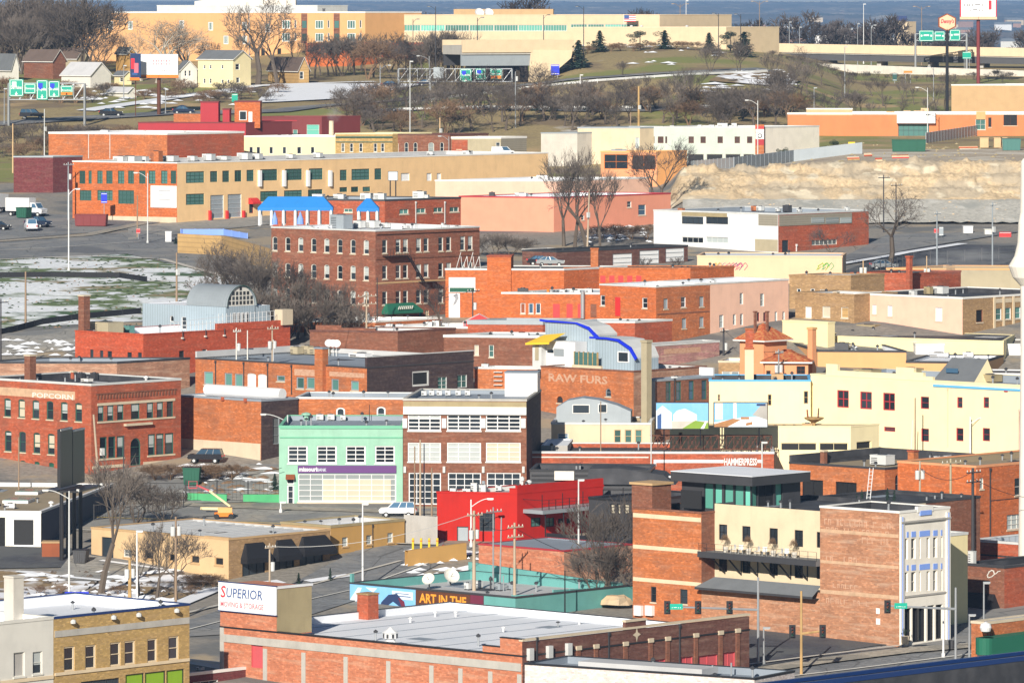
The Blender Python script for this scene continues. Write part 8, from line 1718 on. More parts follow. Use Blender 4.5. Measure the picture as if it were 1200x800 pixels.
# ================================================================ poles and lamps
U=upole
U(603,612,'wooden pole with crossarms and two grey transformers before the scarlet building',D=686,arms=2,tr=0,mat='wood_pole_light');U(555.5,598,'thick pale wooden pole carrying two transformers left of the pole pair',D=692,arms=1,tr=2,mat='wood_pole_light',r=.2)
U(578,594,'slim grey pole standing between the two thick wooden poles',D=694,arms=1,mat='galvanised',r=.1);U(585.5,606,'thin leaning pole just left of the double crossarm pole',D=693,arms=0,mat='galvanised',r=.1,lean=.03)
U(118,485,'leaning weathered pole in front of the factory corner, meter box on it',D=770,arms=0,mat='wood_pole_light',lean=-.10,box=True);U(145,510,'dark slim pole before the factory door',D=762,arms=0,mat='metal_dark',r=.1)
U(206,605,'brown pole with two pale transformers behind the yellow brick building',D=672,arms=0,tr=2,mat='wood_pole',r=.14);U(152,655,'short orange-brown wooden stump pole in the dirt yard',D=690,arms=0,tr=2,mat='wood_plank',r=.2)
U(316,636,'pale wooden pole with transformer before the first black awnings',D=694,arms=1,tr=1,mat='wood_pole_light',r=.12,arm_w=1.6);U(319,381,'pale wooden pole with broad crossarm and insulators on the grey roof side',D=836,arms=1,tr=2,mat='wood_pole_light',r=.12,arm_w=2.0)
U(277,384,'short pole frame with hanging transformer by the coral wall',D=846,arms=1,tr=1,mat='off_white',r=.1,arm_w=1.4);U(290,387,'second short pole right of the hanging transformer',D=846,arms=0,mat='off_white',r=.1)
U(429.5,343,'tall pale pole with long crossarms before the green shop awning',D=868,arms=2,mat='wood_pole_light',r=.14,arm_w=3.6);U(442,325,'dark pole with street light arm near the corner of the three storey block',D=888,arms=0,mat='metal_dark',r=.09)
U(30,318,'brown wooden pole in the snow field at the left',D=895,arms=0,mat='wood_pole');U(207,296,'wooden pole with white box on the snow field edge',D=935,arms=0,mat='wood_pole',box=True);U(161,229,'wooden pole by the factory corner stop sign',D=1085,arms=0,mat='wood_pole',r=.13)
U(554,337,'wooden pole with transformer before the wall signs',D=884,arms=1,tr=1,mat='metal_dark',r=.1);U(748.5,101,'tall orange-brown wooden pole by the green exit sign',D=1330,arms=0,tr=0,mat='wood_plank',r=.26,box=True);U(739,132,'shorter brown pole left of the tall orange-brown one',D=1320,arms=0,mat='wood_pole')
U(515.5,138,'slender pole with meter box behind the dark red building',D=1305,arms=0,mat='plaster_sand',box=True);U(604,84,'tall grey pole with transformer in the brush, centre top',D=1350,arms=0,tr=1,mat='galvanised',r=.12);U(688,222,'leaning white pole with box among trees before the salmon wall',D=1048,arms=0,mat='wood_pole_light',lean=.05,box=True)
U(1035.5,205,'dark pole with crossarm behind the big round tree, left one',D=1090,arms=1,mat='metal_dark',r=.12,arm_w=3.0);U(1050,214,'double crossarm pole just right of the big round tree top',D=1095,arms=1,mat='metal_dark',r=.12,arm_w=3.0);U(1098,247,'grey pole with short crossarm and stop sign by the right lot',D=1010,arms=1,mat='metal_grey',r=.13,arm_w=1.6)
U(1163,237,'grey pole with short crossarm farther right by the lot',D=1005,arms=1,mat='metal_grey',r=.13,arm_w=1.6,box=True);U(1011.5,305,'pole with two pale transformers over the red brick roofs',D=925,arms=0,tr=2,mat='plaster_sand',r=.1);U(1086,300,'thin pale pole beside the red brick chimney',D=938,arms=0,mat='plaster_sand',r=.1)
U(912.5,409,'short grey pole with two transformers before the mission tile wing',D=838,arms=1,tr=2,mat='galvanised',r=.12,arm_w=1.5);U(848,384,'dark roof pole at the foot of the salmon block',D=868,arms=1,tr=1,mat='metal_dark',r=.15,arm_w=1.6);U(1078,540,'pale pole with two big transformers in front of the tan roofed brick building',D=712,arms=0,tr=2,mat='wood_pole_light',r=.14)
U(1114,537,'double steel pole frame right of the two transformers',D=712,arms=1,mat='plaster_olive',r=.16,arm_w=3.4);U(1140,548,'dark thick pole with cables at the edge of the bright red wall',D=700,arms=2,mat='metal_dark',r=.2);U(1067,492,'thin leaning pole against the yellow wall',D=798,arms=0,mat='metal_light',r=.07,lean=.08);U(1072.5,466,'brown pole with lamp against the yellow wall between windows',D=796,arms=0,mat='wood_pole',r=.1)
U(486,523,'slim brown pole before the loft, left of three',D=748,arms=0,mat='wood_pole',r=.1);U(492.5,515,'middle taller brown pole before the loft',D=747,arms=0,mat='wood_pole_light',r=.13);U(506,548,'short wooden pole right of the loft pole group',D=744,arms=0,mat='wood_pole',r=.12);U(497,520,'dark blue slim pole before the loft windows',D=749,arms=0,mat='blue_coping',r=.08)
U(763,490,'slim pole standing right of the pale chimney foot',D=768,arms=0,mat='metal_light',r=.09);U(704,470,'slim pole before the faded fur wall',D=776,arms=0,mat='wood_pole',r=.08);U(662,668,'black thin pole with arm in the shaded yard',D=676,arms=0,mat='black_metal',r=.08)
U(52,128,'thin pole below the left gantry with white box',D=1300,arms=0,mat='metal_light',r=.12,box=True);U(15,145,'pale pole in the brush at the far left',D=1262,arms=0,mat='plaster_sand',r=.14);U(80,190,'grey pole with equipment beside the factory left corner',D=1125,arms=1,tr=1,mat='metal_grey',r=.14)
U(1,350,'dark pole cut by the left edge beside the snow field',D=850,arms=1,mat='metal_dark',r=.12);U(22,512,'brown pole in front of the factory windows, with red lamp',D=766,arms=0,mat='wood_pole',r=.1);U(560,300,'thin pole on the roofs right of the three storey block',D=905,arms=0,mat='metal_dark',r=.06)
Lm=lamp
Lm(80.5,222,'tall white lamp post at the snow field corner',D=1000,arm=1.2,mat='white_paint');Lm(173,203,'tall lamp post with curved arm before the tan factory',D=1072,arm=1.8,side=-1,mat='metal_light');Lm(145,77,'slim lamp by the snowy roofed house',D=1450,arm=0);Lm(194,105,'slim lamp post right of the brown billboard post',D=1405,arm=0);Lm(100,100,'grey post at the right end of the left gantry',D=1378,arm=0);Lm(5,104,'grey post at the far left of the gantry',D=1378,arm=0)
Lm(445.5,77,'street lamp with short arm above the snow bank',D=1490,arm=2);Lm(503,66,'taller street lamp left of the bridge',D=1480,arm=2.4,side=-1);Lm(526,160,'curved lamp behind the small grey garage',D=1270,arm=1.6,side=-1);Lm(292,10,'thin tall lamp post before the orange apartments',D=1500,arm=0);Lm(510.5,8,'dark lamp on the bridge parapet, left',D=1500,arm=1.4,side=-1,mat='metal_dark');Lm(484,23,'dark lamp before the beige hall, leftmost',D=1560,arm=1,side=1,mat='metal_dark');Lm(559.5,21,'dark lamp above the highway bridge',D=1500,arm=1,side=1,mat='metal_dark')
Lm(637,18,'dark lamp above the abutment wall',D=1500,arm=1,side=1,mat='metal_dark');Lm(684,8,'tall dark double lamp right of the abutment',D=1520,arm=1.4,side=-1,mat='metal_dark');Lm(842,16,'dark lamp left of the twin at the hall end',D=1560,arm=1,side=-1,mat='metal_dark');Lm(868,17,'dark lamp right of the beige hall end',D=1560,arm=1,side=-1,mat='metal_dark');Lm(888,118,'lamp with arm by the striped pier',D=1275,arm=2,side=-1,mat='metal_light');Lm(680,88,'thin white lamp post on the brushy slope',D=1440,arm=0,mat='white_paint')
Lm(990,55,'slim grey lamp rising through the brush left of the orange store',D=1480,arm=0);Lm(1094,79,'pale lamp post beside the black hexagon post',D=1480,arm=.8,side=-1);Lm(1087,103,'lamp with arm before the orange store entrance',D=1330,arm=2,side=-1,mat='metal_light');Lm(954,103,'short pale post left of the orange store',D=1400,arm=0);Lm(925,26,'slim pole above the overpass, left',D=1740,arm=0);Lm(937,32,'slim pole right of the first above the overpass',D=1740,arm=0)
Lm(1005,28,'thin lamp between the white building and the tower',D=1740,arm=0);Lm(1021,30,'tall pale lamp left of the beige tower',D=1740,arm=.8);Lm(1080,8,'tall cross-headed light mast right of the beige tower',D=1740,arm=1.8,double=True,mat='wood_pole');Lm(890,2,'tall light mast behind the hall end, right of two',D=1740,arm=1.8,double=True,mat='wood_pole');Lm(797,5,'tall light mast with twin head beyond the beige hall',D=1740,arm=1.8,double=True,mat='wood_pole');Lm(804,1,'slim white antenna mast beyond the beige hall',D=1730,arm=0,mat='white_paint');Lm(1012,5,'thin white mast above the far trees',D=1760,arm=0,mat='white_paint')
Lm(480.5,72,'thick pale green monopole rising behind the dark red building',D=1300,arm=0,mat='metal_light')
Lm(81,575,'tall pale blue lamp post in the left yard',D=694,arm=2.4,side=-1,mat='metal_light');Lm(160.5,622,'white lamp post before the tan building',D=690,arm=0,mat='white_paint');Lm(425,590,'tall white flag-like lamp post before the ochre wing',D=700,arm=0,mat='white_paint');Lm(329,588,'thin white pole at the left corner of the bank',D=762,arm=0,mat='white_paint')
Lm(337,486,'street lamp with long arm at the bank roof corner',D=782,arm=2.8,side=-1,mat='metal_light');Lm(552,585,'street lamp with curved arm before the scarlet wall',D=728,arm=2.0,side=1,mat='white_paint');Lm(678,562,'pale tall post before the scarlet deck',D=712,arm=0,mat='metal_light');Lm(893,518,'pale lamp post before the press lettering',D=764,arm=0,mat='metal_light');Lm(811,559,'white bent arm lamp beside the glazed penthouse',D=700,arm=2,side=-1,mat='white_paint',z=zpx(595,700))
Lm(1137,488,'pale lamp with long arm before the yellow wall, right',D=795,arm=2.4,side=1,mat='white_paint');Lm(1194,480,'pink pole before the right end of the yellow wall',D=790,arm=0,mat='plaster_pink')
Lm(1105.5,712,'white lamp post before the corner shop, left of two',D=644,arm=0,mat='white_paint');Lm(1153,682,'slim grey lamp before the black sloping awning',D=648,arm=0,mat='galvanised');Lm(1136,720,'short thin pole near the green awning garage',D=640,arm=0,mat='galvanised')
# traffic signals
def tsignal(label,x,yt,D,armx,army,heads,sign=None,mat='galvanised',heady=None):
    p,_=base_pt(x,None,D);k=D/F;t=thing('traffic_signal',label,'traffic signal',p);zt_=zpx(yt,D)-p.z;za=zpx(army,D)-p.z;m=MB();m.tube((0,0,-.4),(0,0,zt_),.16,.11,8,mat);m.build('pole',t);m=MB();X1=(armx-x)*k;m.tube((0,0,za-.1),(X1,0,za+.25),.14,.09,6,mat);m.build('signal_arm',t)
    for h in heads:signal(t,((h-x)*k,-.25,za+.15))
    if sign:
        s0,s1=sign;m=MB();m.box((s0-x)*k,(s1-x)*k,-.2,-.14,za-.05,za+.55,'green_sign');o=m.build('street_sign',t);text_mb('- — - -',(s1-s0)*k*.7,.08,'paper',depth=0).build('lettering',o,((s0-x)*k+(s1-s0)*k*.15,-.22,za+.12))
tsignal('traffic signal mast with three black heads on a long arm, before the brick tower',888.5,676,640,780,713,(782,818,855),(785,800));tsignal('traffic signal mast with green street sign before the white corner shop',1120,688,640,1036,712,(1040,),(1048,1063))
tsignal('yellow-brown post with two signal heads on a slanting arm, dark lot corner',939,692,634,968,741,(928.5,964),None,'wood_plank')
Lm(895,640+95,'short post with white sign left of the yellow-brown signal post',D=640,arm=0)
# bin, hydrant-like small things
for i,(x,y)in enumerate(((519,648),(1115,764))):
    p=gp(x,y);t=thing('fire_hydrant',['red hydrant by the ochre wall and snow strip','dark round litter bin on the pavement by the corner shop'][i],'hydrant' if not i else 'litter bin',p+Vector((0,0,.2)));m=MB();m.lathe([(.16,0),(.16,.5),(.22,.52),(.2,.62),(.08,.75),(0,.76)]if not i else[(.3,0),(.35,.9),(.3,.95),(0,.9)],n=10,mat='red_paint' if not i else 'metal_dark');m.build('body',t)
# power lines
for i,(x0,y0_,D0,x1,y1_,D1,lb)in enumerate(((603,615,686,555.5,600,692,'power line between the two thick wooden poles'),(603,618,686,760,662,680,'power line sagging from the crossarm pole to the brick tower'),(555.5,601,692,316,640,694,'long power line over the tan wing'),(1078,548,712,1140,552,700,'power line at the pale transformer pole'),(1140,560,700,1260,580,700,'power line running off the right edge'),(118,560,770,330,548,770,'pale cable across the fenced lot'),(429.5,345,868,319,384,836,'power line over the snowy roofs'),(429.5,345,868,554,340,884,'power line before the three storey block'),(912.5,411,838,848,386,868,'power line near the mission tile tower'))):
    wire(at(x0,y0_,D0),at(x1,y1_,D1),1.2,None,lb)
# right edge tower
p=at(1206,640,705);g0=ground(1206,705);t=thing('ornate_pale_tower','pale pinkish stone column with flared top cut by the right edge','column',Vector((p.x,p.y,g0)));k=705/F
zz=lambda y:zpx(y,705)-g0;m=MB();m.lathe([(1.3,-1),(1.15,zz(560)),(1.0,zz(420)),(1.0,zz(335)),(1.9,zz(325)),(2.4,zz(312)),(1.7,zz(300)),(1.35,zz(285)),(1.25,zz(262)),(1.05,zz(250)),(.95,zz(190)),(.7,zz(186)),(0,zz(184))],n=24,mat='plaster_white');m.build('shaft',t)
# ================================================================ trees
T_=tree
T_('bar0',117,690,172,'tall pale-barked bare tree in the lower left yard',D=697,wx=.8);T_('elm0',163,680,78,'forked bare tree before the tan building, left of three',D=694,wx=.9);T_('elm1',183,686,95,'middle bare tree before the tan building',D=692,wx=1.0);T_('dark1',207,690,88,'right bare tree with spreading crown before the tan building',D=690,wx=1.1)
T_('thicket0',160,600,60,'tangled bare grey brush in the dark yard behind the tan roof',D=750,wx=1.4);T_('thicket1',195,606,52,'pale brush clump left of the boom lift',D=748,wx=1.3);T_('thicket2',130,592,55,'brush thicket below the factory corner',D=768,wx=1.2)
for i,x in enumerate((182,200,218,236,254,272)):T_('shrub%d'%(i%2),x,548,22,['leftmost','second','third','fourth','fifth','rightmost'][i]+' of six golden brown bare shrubs along the brick building foot','golden shrubs along the brick building',D=786,wx=1.9)
for i,x in enumerate((222,238,250)):T_('shrub%d'%(i%2),x,676,18,['golden dry bush left of the tan building corner windows','golden dry bush at the tan wall','golden dry bush nearest the tan building corner'][i],D=702,wx=2.0)
T_('elm0',712,712,128,'broad bushy bare tree before the brick tower',D=690,wx=1.15);T_('thicket1',698,705,70,'grey brush at the foot of the bushy bare tree',D=692,wx=1.2)
# cluster by the three storey block
for i,(kd,x,h_,D,lb)in enumerate((('oak1',268,100,905,'tall bare tree leftmost before the three storey block'),('dark0',288,95,895,'dark bare tree second from left by the brick block'),('elm0',303,105,890,'upright bare tree third in the row by the brick block'),('dark1',322,90,885,'dense dark bare tree before the arched windows'),('elm1',340,84,884,'bare tree before the middle arched windows'),('dark0',358,80,883,'bare tree right of the row middle'),('dark1',378,72,882,'low bare tree before the block left face'),('elm0',398,70,881,'slim bare tree near the block corner'),('dark0',516,72,880,'bare tree before the block right face'),('thicket0',300,60,880,'brush thicket at the foot of the row of bare trees'),('thicket1',335,55,878,'brush under the dense dark tree'),('thicket2',372,55,877,'brush under the low bare tree'),('thicket0',412,50,877,'brush close to the green awning'),('thicket1',275,48,890,'brush at the snow field edge'))):
    T_(kd,x,None,h_,lb,D=D,wx=1.0 if kd[:4]!='thic' else 1.3)
for i,(kd,x,h_,D)in enumerate((('dark1',282,88,900),('elm1',292,92,886),('elm0',312,90,888),('thicket2',326,62,880),('elm1',348,80,880),('elm0',366,74,881),('thicket1',385,60,879),('thicket2',260,60,905),('elm0',255,84,915),('thicket0',318,58,878),('thicket1',400,54,878))):
    T_(kd,x,None,h_,['dark tree between the two leftmost by the brick block','upright bare tree right of the second dark tree','upright bare tree hugging the left windows','tangled brush below the first arched windows','slim bare tree below the middle arched windows','slim bare tree below the right arched windows','brush near the brick block corner','grey brush where the snow field meets the trees','slim tree at the retaining wall end','low brush behind the white roofs','brush left of the green awning'][i],D=D,wx=1.15)
T_('elm1',702,None,116,'second bushy bare tree merging with the broad one',D=694,wx=1.1);T_('thicket2',722,None,80,'dense twiggy brush right of the broad bare tree',D=688,wx=1.0)
# before salmon wall
for i,(kd,x,h_,D,lb)in enumerate((('elm0',661,118,1060,'tall bare tree before the left part of the salmon wall'),('elm1',673,122,1056,'tall thick bare tree second before the salmon wall'),('oak1',690,112,1052,'spreading bare tree before the salmon wall middle'),('elm0',703,100,1050,'slim bare tree right of the leaning pole'),('dark1',776,95,1130,'bare tree before the striped store, left of the rock cut'),('dark0',766,85,1140,'darker bare tree left of the rock cut'),('syc0',1043,88,985,'x'))):
    if x==1043:continue
    T_(kd,x,None,h_,lb,D=D,wx=.9)
T_('oak0',1043,None,92,'big round bare tree by the street in the right middle',D=1018,wx=1.0);T_('dark1',973,None,48,'small bare tree before the brick wing of the white offices',D=1012,wx=1.2)
for i,(x,h_)in enumerate(((560,26),(580,30),(598,26),(616,22))):T_('thicket%d'%(i%3),x,None,h_,'greenish brown brush on the bank below the salmon wall','brush on the bank below the salmon wall',D=1040,wx=1.9)
for i,(x,h_)in enumerate(((705,18),(722,20),(740,18),(758,20))):T_('shrub%d'%(i%2),x,None,h_,'small snowy brush on the slope right of the tall trees','slope brush right of the tall trees',D=1075,wx=1.9)
T_('elm1',793,None,26,'little pale bare tree before the dark garage, left',D=985,wx=1.4);T_('elm0',755,None,24,'little pale bare tree between the garage doors',D=985,wx=1.4)
def lab(kd,x,what,an):
    return{'thi':'tangled grey','shr':'rusty brown','dar':'dark spreading','oak':'round brown','elm':'slim upright','syc':'white-barked'}[kd[:3]]+' '+what+' '+next(a for q,a in an if x<q)
# brush belt below the motorway
belt=[(x,rt.uniform(1335,1400))for x in range(402,925,6)]
for i,(x,D)in enumerate(belt):
    if 880<x<925 or 0:pass
    kd=rt.choice(['thicket0','elm1','thicket2','shrub0','dark0','elm0','shrub1','oak1']);T_(kd,x+rt.uniform(-4,4),None,rt.uniform(24,44)*(1 if kd[0]in 'ts' else 1.3),lab(kd,x,'bush',[(470,'behind the ornate yellow building roof'),(530,'behind the dark red building'),(600,'behind the small grey garage'),(675,'behind the grey-green wing'),(760,'behind the cream office wing'),(840,'above the parking deck roof'),(999,'left of the orange store, above the striped pier')]),'brush belt below the motorway',D=D,wx=1.5,cat='bush')
for i,x in enumerate(range(905,1115,8)):
    kd=rt.choice(['thicket0','elm0','dark0','elm1','oak1','thicket2']);T_(kd,x+rt.uniform(-3,3),None,rt.uniform(24,40)*(1.4 if x<950 else .95),lab(kd,x,'bare tree',[(950,'in the wood behind the left end of the orange store'),(1050,'in the wood behind the orange store middle'),(1999,'in the wood left of the tan box building')]),'wood behind the orange store',D=rt.uniform(1390,1500),wx=1.2,cat='tree')
for i,x in enumerate(range(905,1190,9)):T_(rt.choice(['thicket0','thicket1','dark0']),x+rt.uniform(-3,3),None,rt.uniform(7,13),lab('shr',x,'scrub bush',[(1000,'under the lower overpass, left stretch'),(1100,'under the lower overpass, middle stretch'),(1999,'under the lower overpass right of the black hexagon post')]),'trees between the right overpasses',D=rt.uniform(1560,1590),wx=1.5,cat='tree')
for i,x in enumerate(range(0,330,9)):
    if rt.random()<.8:T_(rt.choice(['shrub0','shrub1','thicket2']),x+rt.uniform(-3,3),None,rt.uniform(10,22),lab('shr',x,'scrub',[(100,'above the motorway behind the left gantry'),(200,'above the motorway behind the white billboard'),(999,'above the motorway below the yellow house')]),'scrub along the left motorway bank',D=rt.uniform(1440,1478),wx=1.9,cat='bush')
for i,x in enumerate(range(-5,60,8)):T_(rt.choice(['thicket0','shrub1','thicket1']),x,None,rt.uniform(16,30),'brown scrub between the gantry and the brick hall','scrub below the left gantry',D=rt.uniform(1290,1350),wx=1.8,cat='bush')
for i,x in enumerate(range(60,240,10)):T_(rt.choice(['thicket0','shrub1','thicket1']),x,None,rt.uniform(14,24),lab('shr',x,'scrub bush',[(120,'behind the left half of the brick hall roof'),(180,'behind the middle of the brick hall roof'),(999,'behind the maroon warehouse towers')]),'scrub behind the brick hall',D=rt.uniform(1325,1350),wx=1.8,cat='bush')
# upper left woods
for i in range(40):
    x=rt.uniform(-8,104);D=rt.uniform(1560,1625);T_(rt.choice(['dark0','dark1','oak1','thicket0','elm1']),x,None,rt.uniform(52,96),lab('oak',x,'bare tree',[(30,'in the wood behind the grey gabled house'),(60,'in the wood behind the brown gabled house'),(999,'in the wood above the snowy roofed house')]),'wood at the upper left',D=D,wx=1.15,cat='tree')
for kd,x,h_,D,lb,wx in(('syc0',185,78,1520,'large white-barked sycamore behind the billboard',1.5),('syc1',165,66,1530,'second white-barked sycamore left of the large one',1.3),('dark0',110,58,1535,'gnarled dark tree before the orange apartments, left',1.1),('dark1',122,62,1532,'gnarled dark tree close beside the first',1.0),('oak1',222,72,1528,'bare tree above the grey house',1.1),('syc0',212,60,1540,'pale sycamore above the yellow house left gable',1.1),('oak0',302,110,1500,'tall bare tree at the left of the dark cottage',.9),('oak1',326,105,1502,'tall broad bare tree right of the dark cottage post',.9),('elm1',280,60,1540,'slim bare tree behind the yellow house',1.0),('elm0',345,60,1540,'slim tree before the apartment windows',.9),('dark1',240,48,1545,'dark tree behind the yellow house roof',1.2)):T_(kd,x,None,h_,lb,D=D,wx=wx)
for i,x in enumerate(range(360,545,8)):
    T_(rt.choice(['thicket0','dark0','thicket1','shrub0','elm1','dark1']),x+rt.uniform(-3,3),None,rt.uniform(34,56),lab('oak',x,'bare tree',[(420,'before the red terrace wall'),(480,'before the low red wall'),(999,'before the green glass hall')]),'tree row left of the bridge',D=rt.uniform(1525,1580),wx=1.15,cat='tree')
for i,x in enumerate((505,513,521,529,537)):T_('thicket%d'%(i%3),x,None,62,'dense purple-brown tree clump at the left end of the bridge','purple-brown clump at the bridge',D=1512+i*3,wx=.9,cat='tree')
# evergreens on the hill
for kd,x,yb__,h_,D,lb,wx in(('fir0',678,69,34,1500,'dark fir at the left foot of the grassy hill',1.5),('fir1',703,57,26,1545,'thin dark fir second on the hill crest',1.5),('pine0',750,57,24,1550,'dense dark pine in the middle of the crest',2.0),('fir0',779,56,23,1552,'dark fir right of the dense pine',1.7),('pine1',697,58,13,1550,'small brownish evergreen between the first two firs',1.6),('fir1',831,54,21,1570,'dark fir toward the right of the crest',1.7),('pine0',856,60,26,1560,'dense dark evergreen at the right end of the crest',1.7),('fir0',872,68,30,1540,'tall dark evergreen farthest right on the crest',1.8),('pine1',605,88,14,1500,'x',1)):
    if lb=='x':continue
    T_(kd,x,None,h_,lb,D=D,wx=wx)
for i,(x,D)in enumerate(((727,1548),(716,1546),(765,1550),(793,1552),(804,1552),(816,1555),(742,1545),(688,1540))):T_('shrub%d'%(i%2),x,None,11,'small bare shrub on the grassy hill crest','bare shrubs on the hill crest',D=D,wx=1.8)
for i,(x,D,h_)in enumerate(((730,1465,20),(833,1470,38),(866,1462,44))):T_('thicket%d'%i,x,None,h_,['small dark thicket on the hill flank','tall reddish bare thicket by the snow patch','tall reddish bare thicket at the hill right flank'][i],D=D,wx=.9)
for i,(x,D,h_)in enumerate(((628,1380,20),(646,1378,18),(690,1376,20),(710,1375,22),(846,1372,14),(595,1385,16),(870,1370,16))):T_('pine%d'%(i%2),x,None,h_,'dark green evergreen within the brush belt','evergreens within the brush belt',D=D,wx=1.4)
T_('bush0',918,None,16,'rounded dark evergreen bush left of the store, nearer',D=1260,wx=1.1);T_('bush0',979,None,14,'rounded dark evergreen bush right of the first by the verge',D=1265,wx=1.2)
T_('fir0',322,None,22,'small dark conifer at the bank left corner',D=779,wx=1.0);T_('fir1',387,None,17,'small conifer right of the last black awning',D=706,wx=.7);T_('fir1',350,None,15,'small conifer under the middle black awning',D=704,wx=.9);T_('fir0',206,None,9,'dark round shrub at the retaining wall corner',D=1070,wx=1.6)
for i,(x,h_)in enumerate(((1010,46),(1016,42),(1040,50),(1048,46),(1004,36))):
    p_=at(x,597,697);t=T_('fir%d'%(i%2),x,None,h_*.62,['slim dark evergreen on the black roof, second from left','slim dark evergreen on the black roof beside the ladder','tallest slim evergreen on the black roof','slim evergreen at the right of the black roof group','shortest slim evergreen on the black roof, leftmost'][i],D=698,wx=.55,z=zpx(601,698))
# ladder on that roof
p=at(1016,596,692);t=thing('ladder','pale aluminium ladder leaning above the black roof','ladder',p);
for s_ in(-.2,.2):m=MB();m.tube((s_,0,-.5),(s_+.55,.6,4.6),.05,.05,5,'white_paint');m.build('rail',t)
for i in range(12):m=MB();q=i/12;m.tube((-.2+.55*q,.6*q,-.4+5*q),(.2+.55*q,.6*q,-.4+5*q),.03,.03,4,'white_paint');m.build('rung',t)
# boulder before the bushy tree
m=MB();m.lathe([(0,-.4),(2.6,-.3),(2.2,.7),(1.4,1.4),(.4,1.5),(0,1.5)],n=9,mat='rock')
for i,v in enumerate(m.v):m.v[i]=tuple(c+.35*noise.noise(Vector(v)*1.1+Vector((j*7,0,0)))for j,c in enumerate(v))
p=at(722,720,684);p.z=ground(722,684)+.6;bo_=m.build('boulder',None,p);bo_.scale=(.75,.6,.55);tag(bo_,'pale tan boulder heap beside the teal fence and brick tower','rock')
# far woods as trees on the hillside behind the overpass
for i in range(90):
    x=rt.uniform(870,1210)if i<60 else rt.uniform(430,870);D=rt.uniform(1850,2700);X=(x-600)*D/F;t=thing('distant_tree',lab('dar',x,'far tree',[(600,'on the skyline behind the apartments and beige hall'),(870,'on the skyline behind the right part of the beige hall'),(960,'beyond the overpass left of the small white building'),(1060,'beyond the overpass near the beige tower'),(1999,'beyond the overpass by the right billboard')]),'tree',(X,D,farz(x,D)-.5),rt.uniform(0,6.28),'distant wood beyond the overpass');h_=rt.uniform(1.0,1.7);t.scale=(h_*1.2,h_*1.2,h_);a_,c_=tv('far%d'%(i%2));link('trunk',a_,t);link('crown',c_,t)
# steam
def steam(x,y,D,r_,dens,label_,name='steam',drift=1.5):
    mt=bpy.data.materials.new(name);mt.use_nodes=True;n=mt.node_tree.nodes;n.clear();l=mt.node_tree.links;o=n.new('ShaderNodeOutputMaterial');v=n.new('ShaderNodeVolumePrincipled');v.inputs['Color'].default_value=(.95,.95,.97,1)
    tc=n.new('ShaderNodeTexCoord');nz=n.new('ShaderNodeTexNoise');nz.inputs['Scale'].default_value=.9/(r_*.5);nz.inputs['Detail'].default_value=4;l.new(tc.outputs['Object'],nz.inputs[0]);gr=n.new('ShaderNodeVectorMath');gr.operation='LENGTH';l.new(tc.outputs['Object'],gr.inputs[0])
    q=n.new('ShaderNodeMapRange');q.inputs[1].default_value=r_;q.inputs[2].default_value=0;q.inputs[3].default_value=0;q.inputs[4].default_value=1;l.new(gr.outputs['Value'],q.inputs[0]);q2=n.new('ShaderNodeMapRange');q2.inputs[1].default_value=.42;q2.inputs[2].default_value=.62;l.new(nz.outputs[0],q2.inputs[0]);mu=n.new('ShaderNodeMath');mu.operation='MULTIPLY';l.new(q.outputs[0],mu.inputs[0]);l.new(q2.outputs[0],mu.inputs[1]);m2=n.new('ShaderNodeMath');m2.operation='MULTIPLY';l.new(mu.outputs[0],m2.inputs[0]);m2.inputs[1].default_value=dens;l.new(m2.outputs[0],v.inputs['Density']);l.new(v.outputs[0],o.inputs['Volume'])
    MATS[name+label_]=mt;m=MB();m.lathe([(0,-r_),(r_*.7,-r_*.7),(r_,0),(r_*.7,r_*.7),(0,r_)],n=14,mat=mt);ob=m.build(name,None,at(x,y,D));ob.scale=(drift,1,1);ob['kind']='stuff';return ob
steam(391,134,1287,2.2,.35,'a','steam',.9);steam(1128,304,934,2.6,.3,'b','steam',4.0)

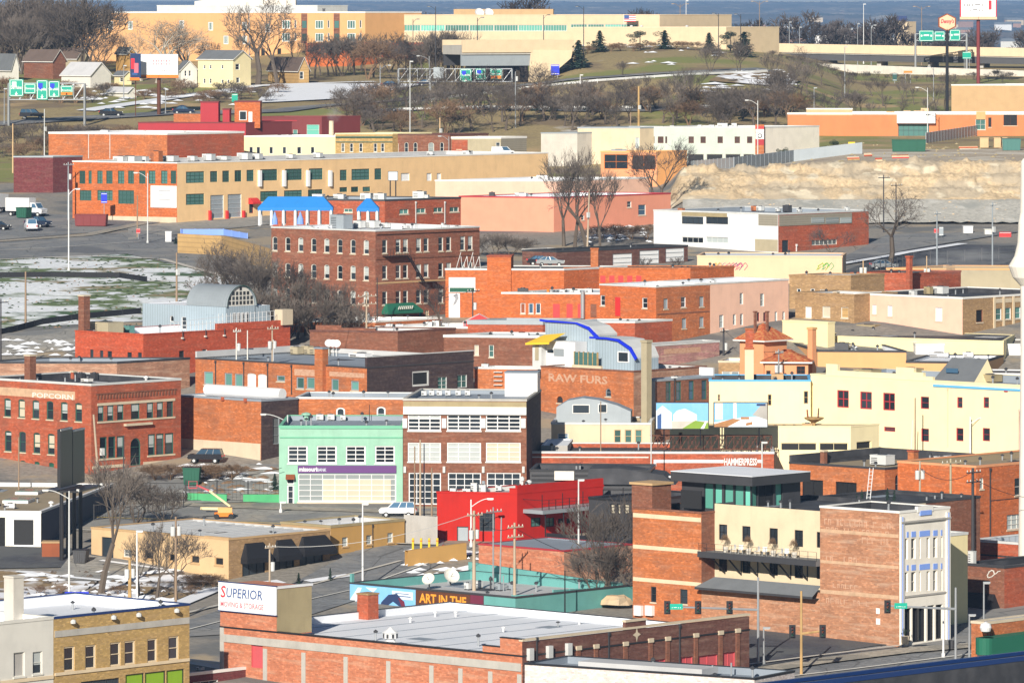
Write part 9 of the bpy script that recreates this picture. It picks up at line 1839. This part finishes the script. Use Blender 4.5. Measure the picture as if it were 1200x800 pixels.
# ================================================================ loose snow and rubble nobody could count
def bits(name,x0,y0_,x1,y1_,n,mat,r0,r1,h_=.06,off=.24,cat_='patches'):
    m=MB();c=[gp(x0,y1_),gp(x1,y1_),gp(x1,y0_),gp(x0,y0_)]
    for i in range(n):
        s_,t_=rt.random(),rt.random();p=c[0].lerp(c[1],s_).lerp(c[3].lerp(c[2],s_),t_);r_=rt.uniform(r0,r1)*rt.choice([.5,.7,1]);k=7;z=gXY(p.x,p.y)+off;e=rt.uniform(1,2.2)
        pts=[(p.x+r_*e*rt.uniform(.6,1.2)*math.cos(a*2*math.pi/k),p.y+r_*rt.uniform(.6,1.2)*math.sin(a*2*math.pi/k))for a in range(k)];top=(p.x,p.y,z+h_+r_*.12)
        for j in range(k):m.poly([(*pts[j],z-.15),(*pts[(j+1)%k],z-.15),top],mat)
    m.build(name)['kind']='stuff'
bits('snow_patches',10,670,215,712,55,'snow',.3,1.5,.02);bits('snow_patches',215,545,325,580,24,'snow',.4,1.6,.02);bits('snow_patches',470,645,600,690,60,'snow',.2,1.0);bits('snow_patches',680,262,775,285,60,'snow',.3,1.1);bits('snow_patches',820,88,930,112,60,'snow',.8,3.0,off=.3)
bits('snow_patches',0,400,110,420,40,'snow',.3,1.2);bits('snow_patches',640,60,880,86,26,'snow',.8,2.0,off=.3);bits('snow_patches',100,105,300,128,50,'snow',.8,2.6,off=.3);
bits('rubble',900,172,1190,196,90,'plaster_khaki',.15,.6,.1);bits('rubble',10,672,215,712,120,'tree_bark',.1,.5,.1);bits('dead_leaves',215,546,325,585,90,'shrub_twigs',.2,.7,.05);bits('rubble',810,234,1190,262,150,'rock',.25,.7,.2);bits('grass_tufts',0,300,290,385,420,'shrub_leaf',.15,.7,.1,.1);bits('grass_tufts',0,300,290,385,140,'shrub_twigs',.1,.35,.1,.1)
for i,x in enumerate((20,44,70,140,226)):T_('shrub%d'%(i%2),x,None,14,['low dry shrub at the far left of the dirt yard','dry shrub beside the tall pale lamp post','dry shrub right of the tall pale lamp post','dry shrub right of the big pale tree trunk','dry shrub by the timber scraps near the tan corner'][i],D=696,wx=1.7)
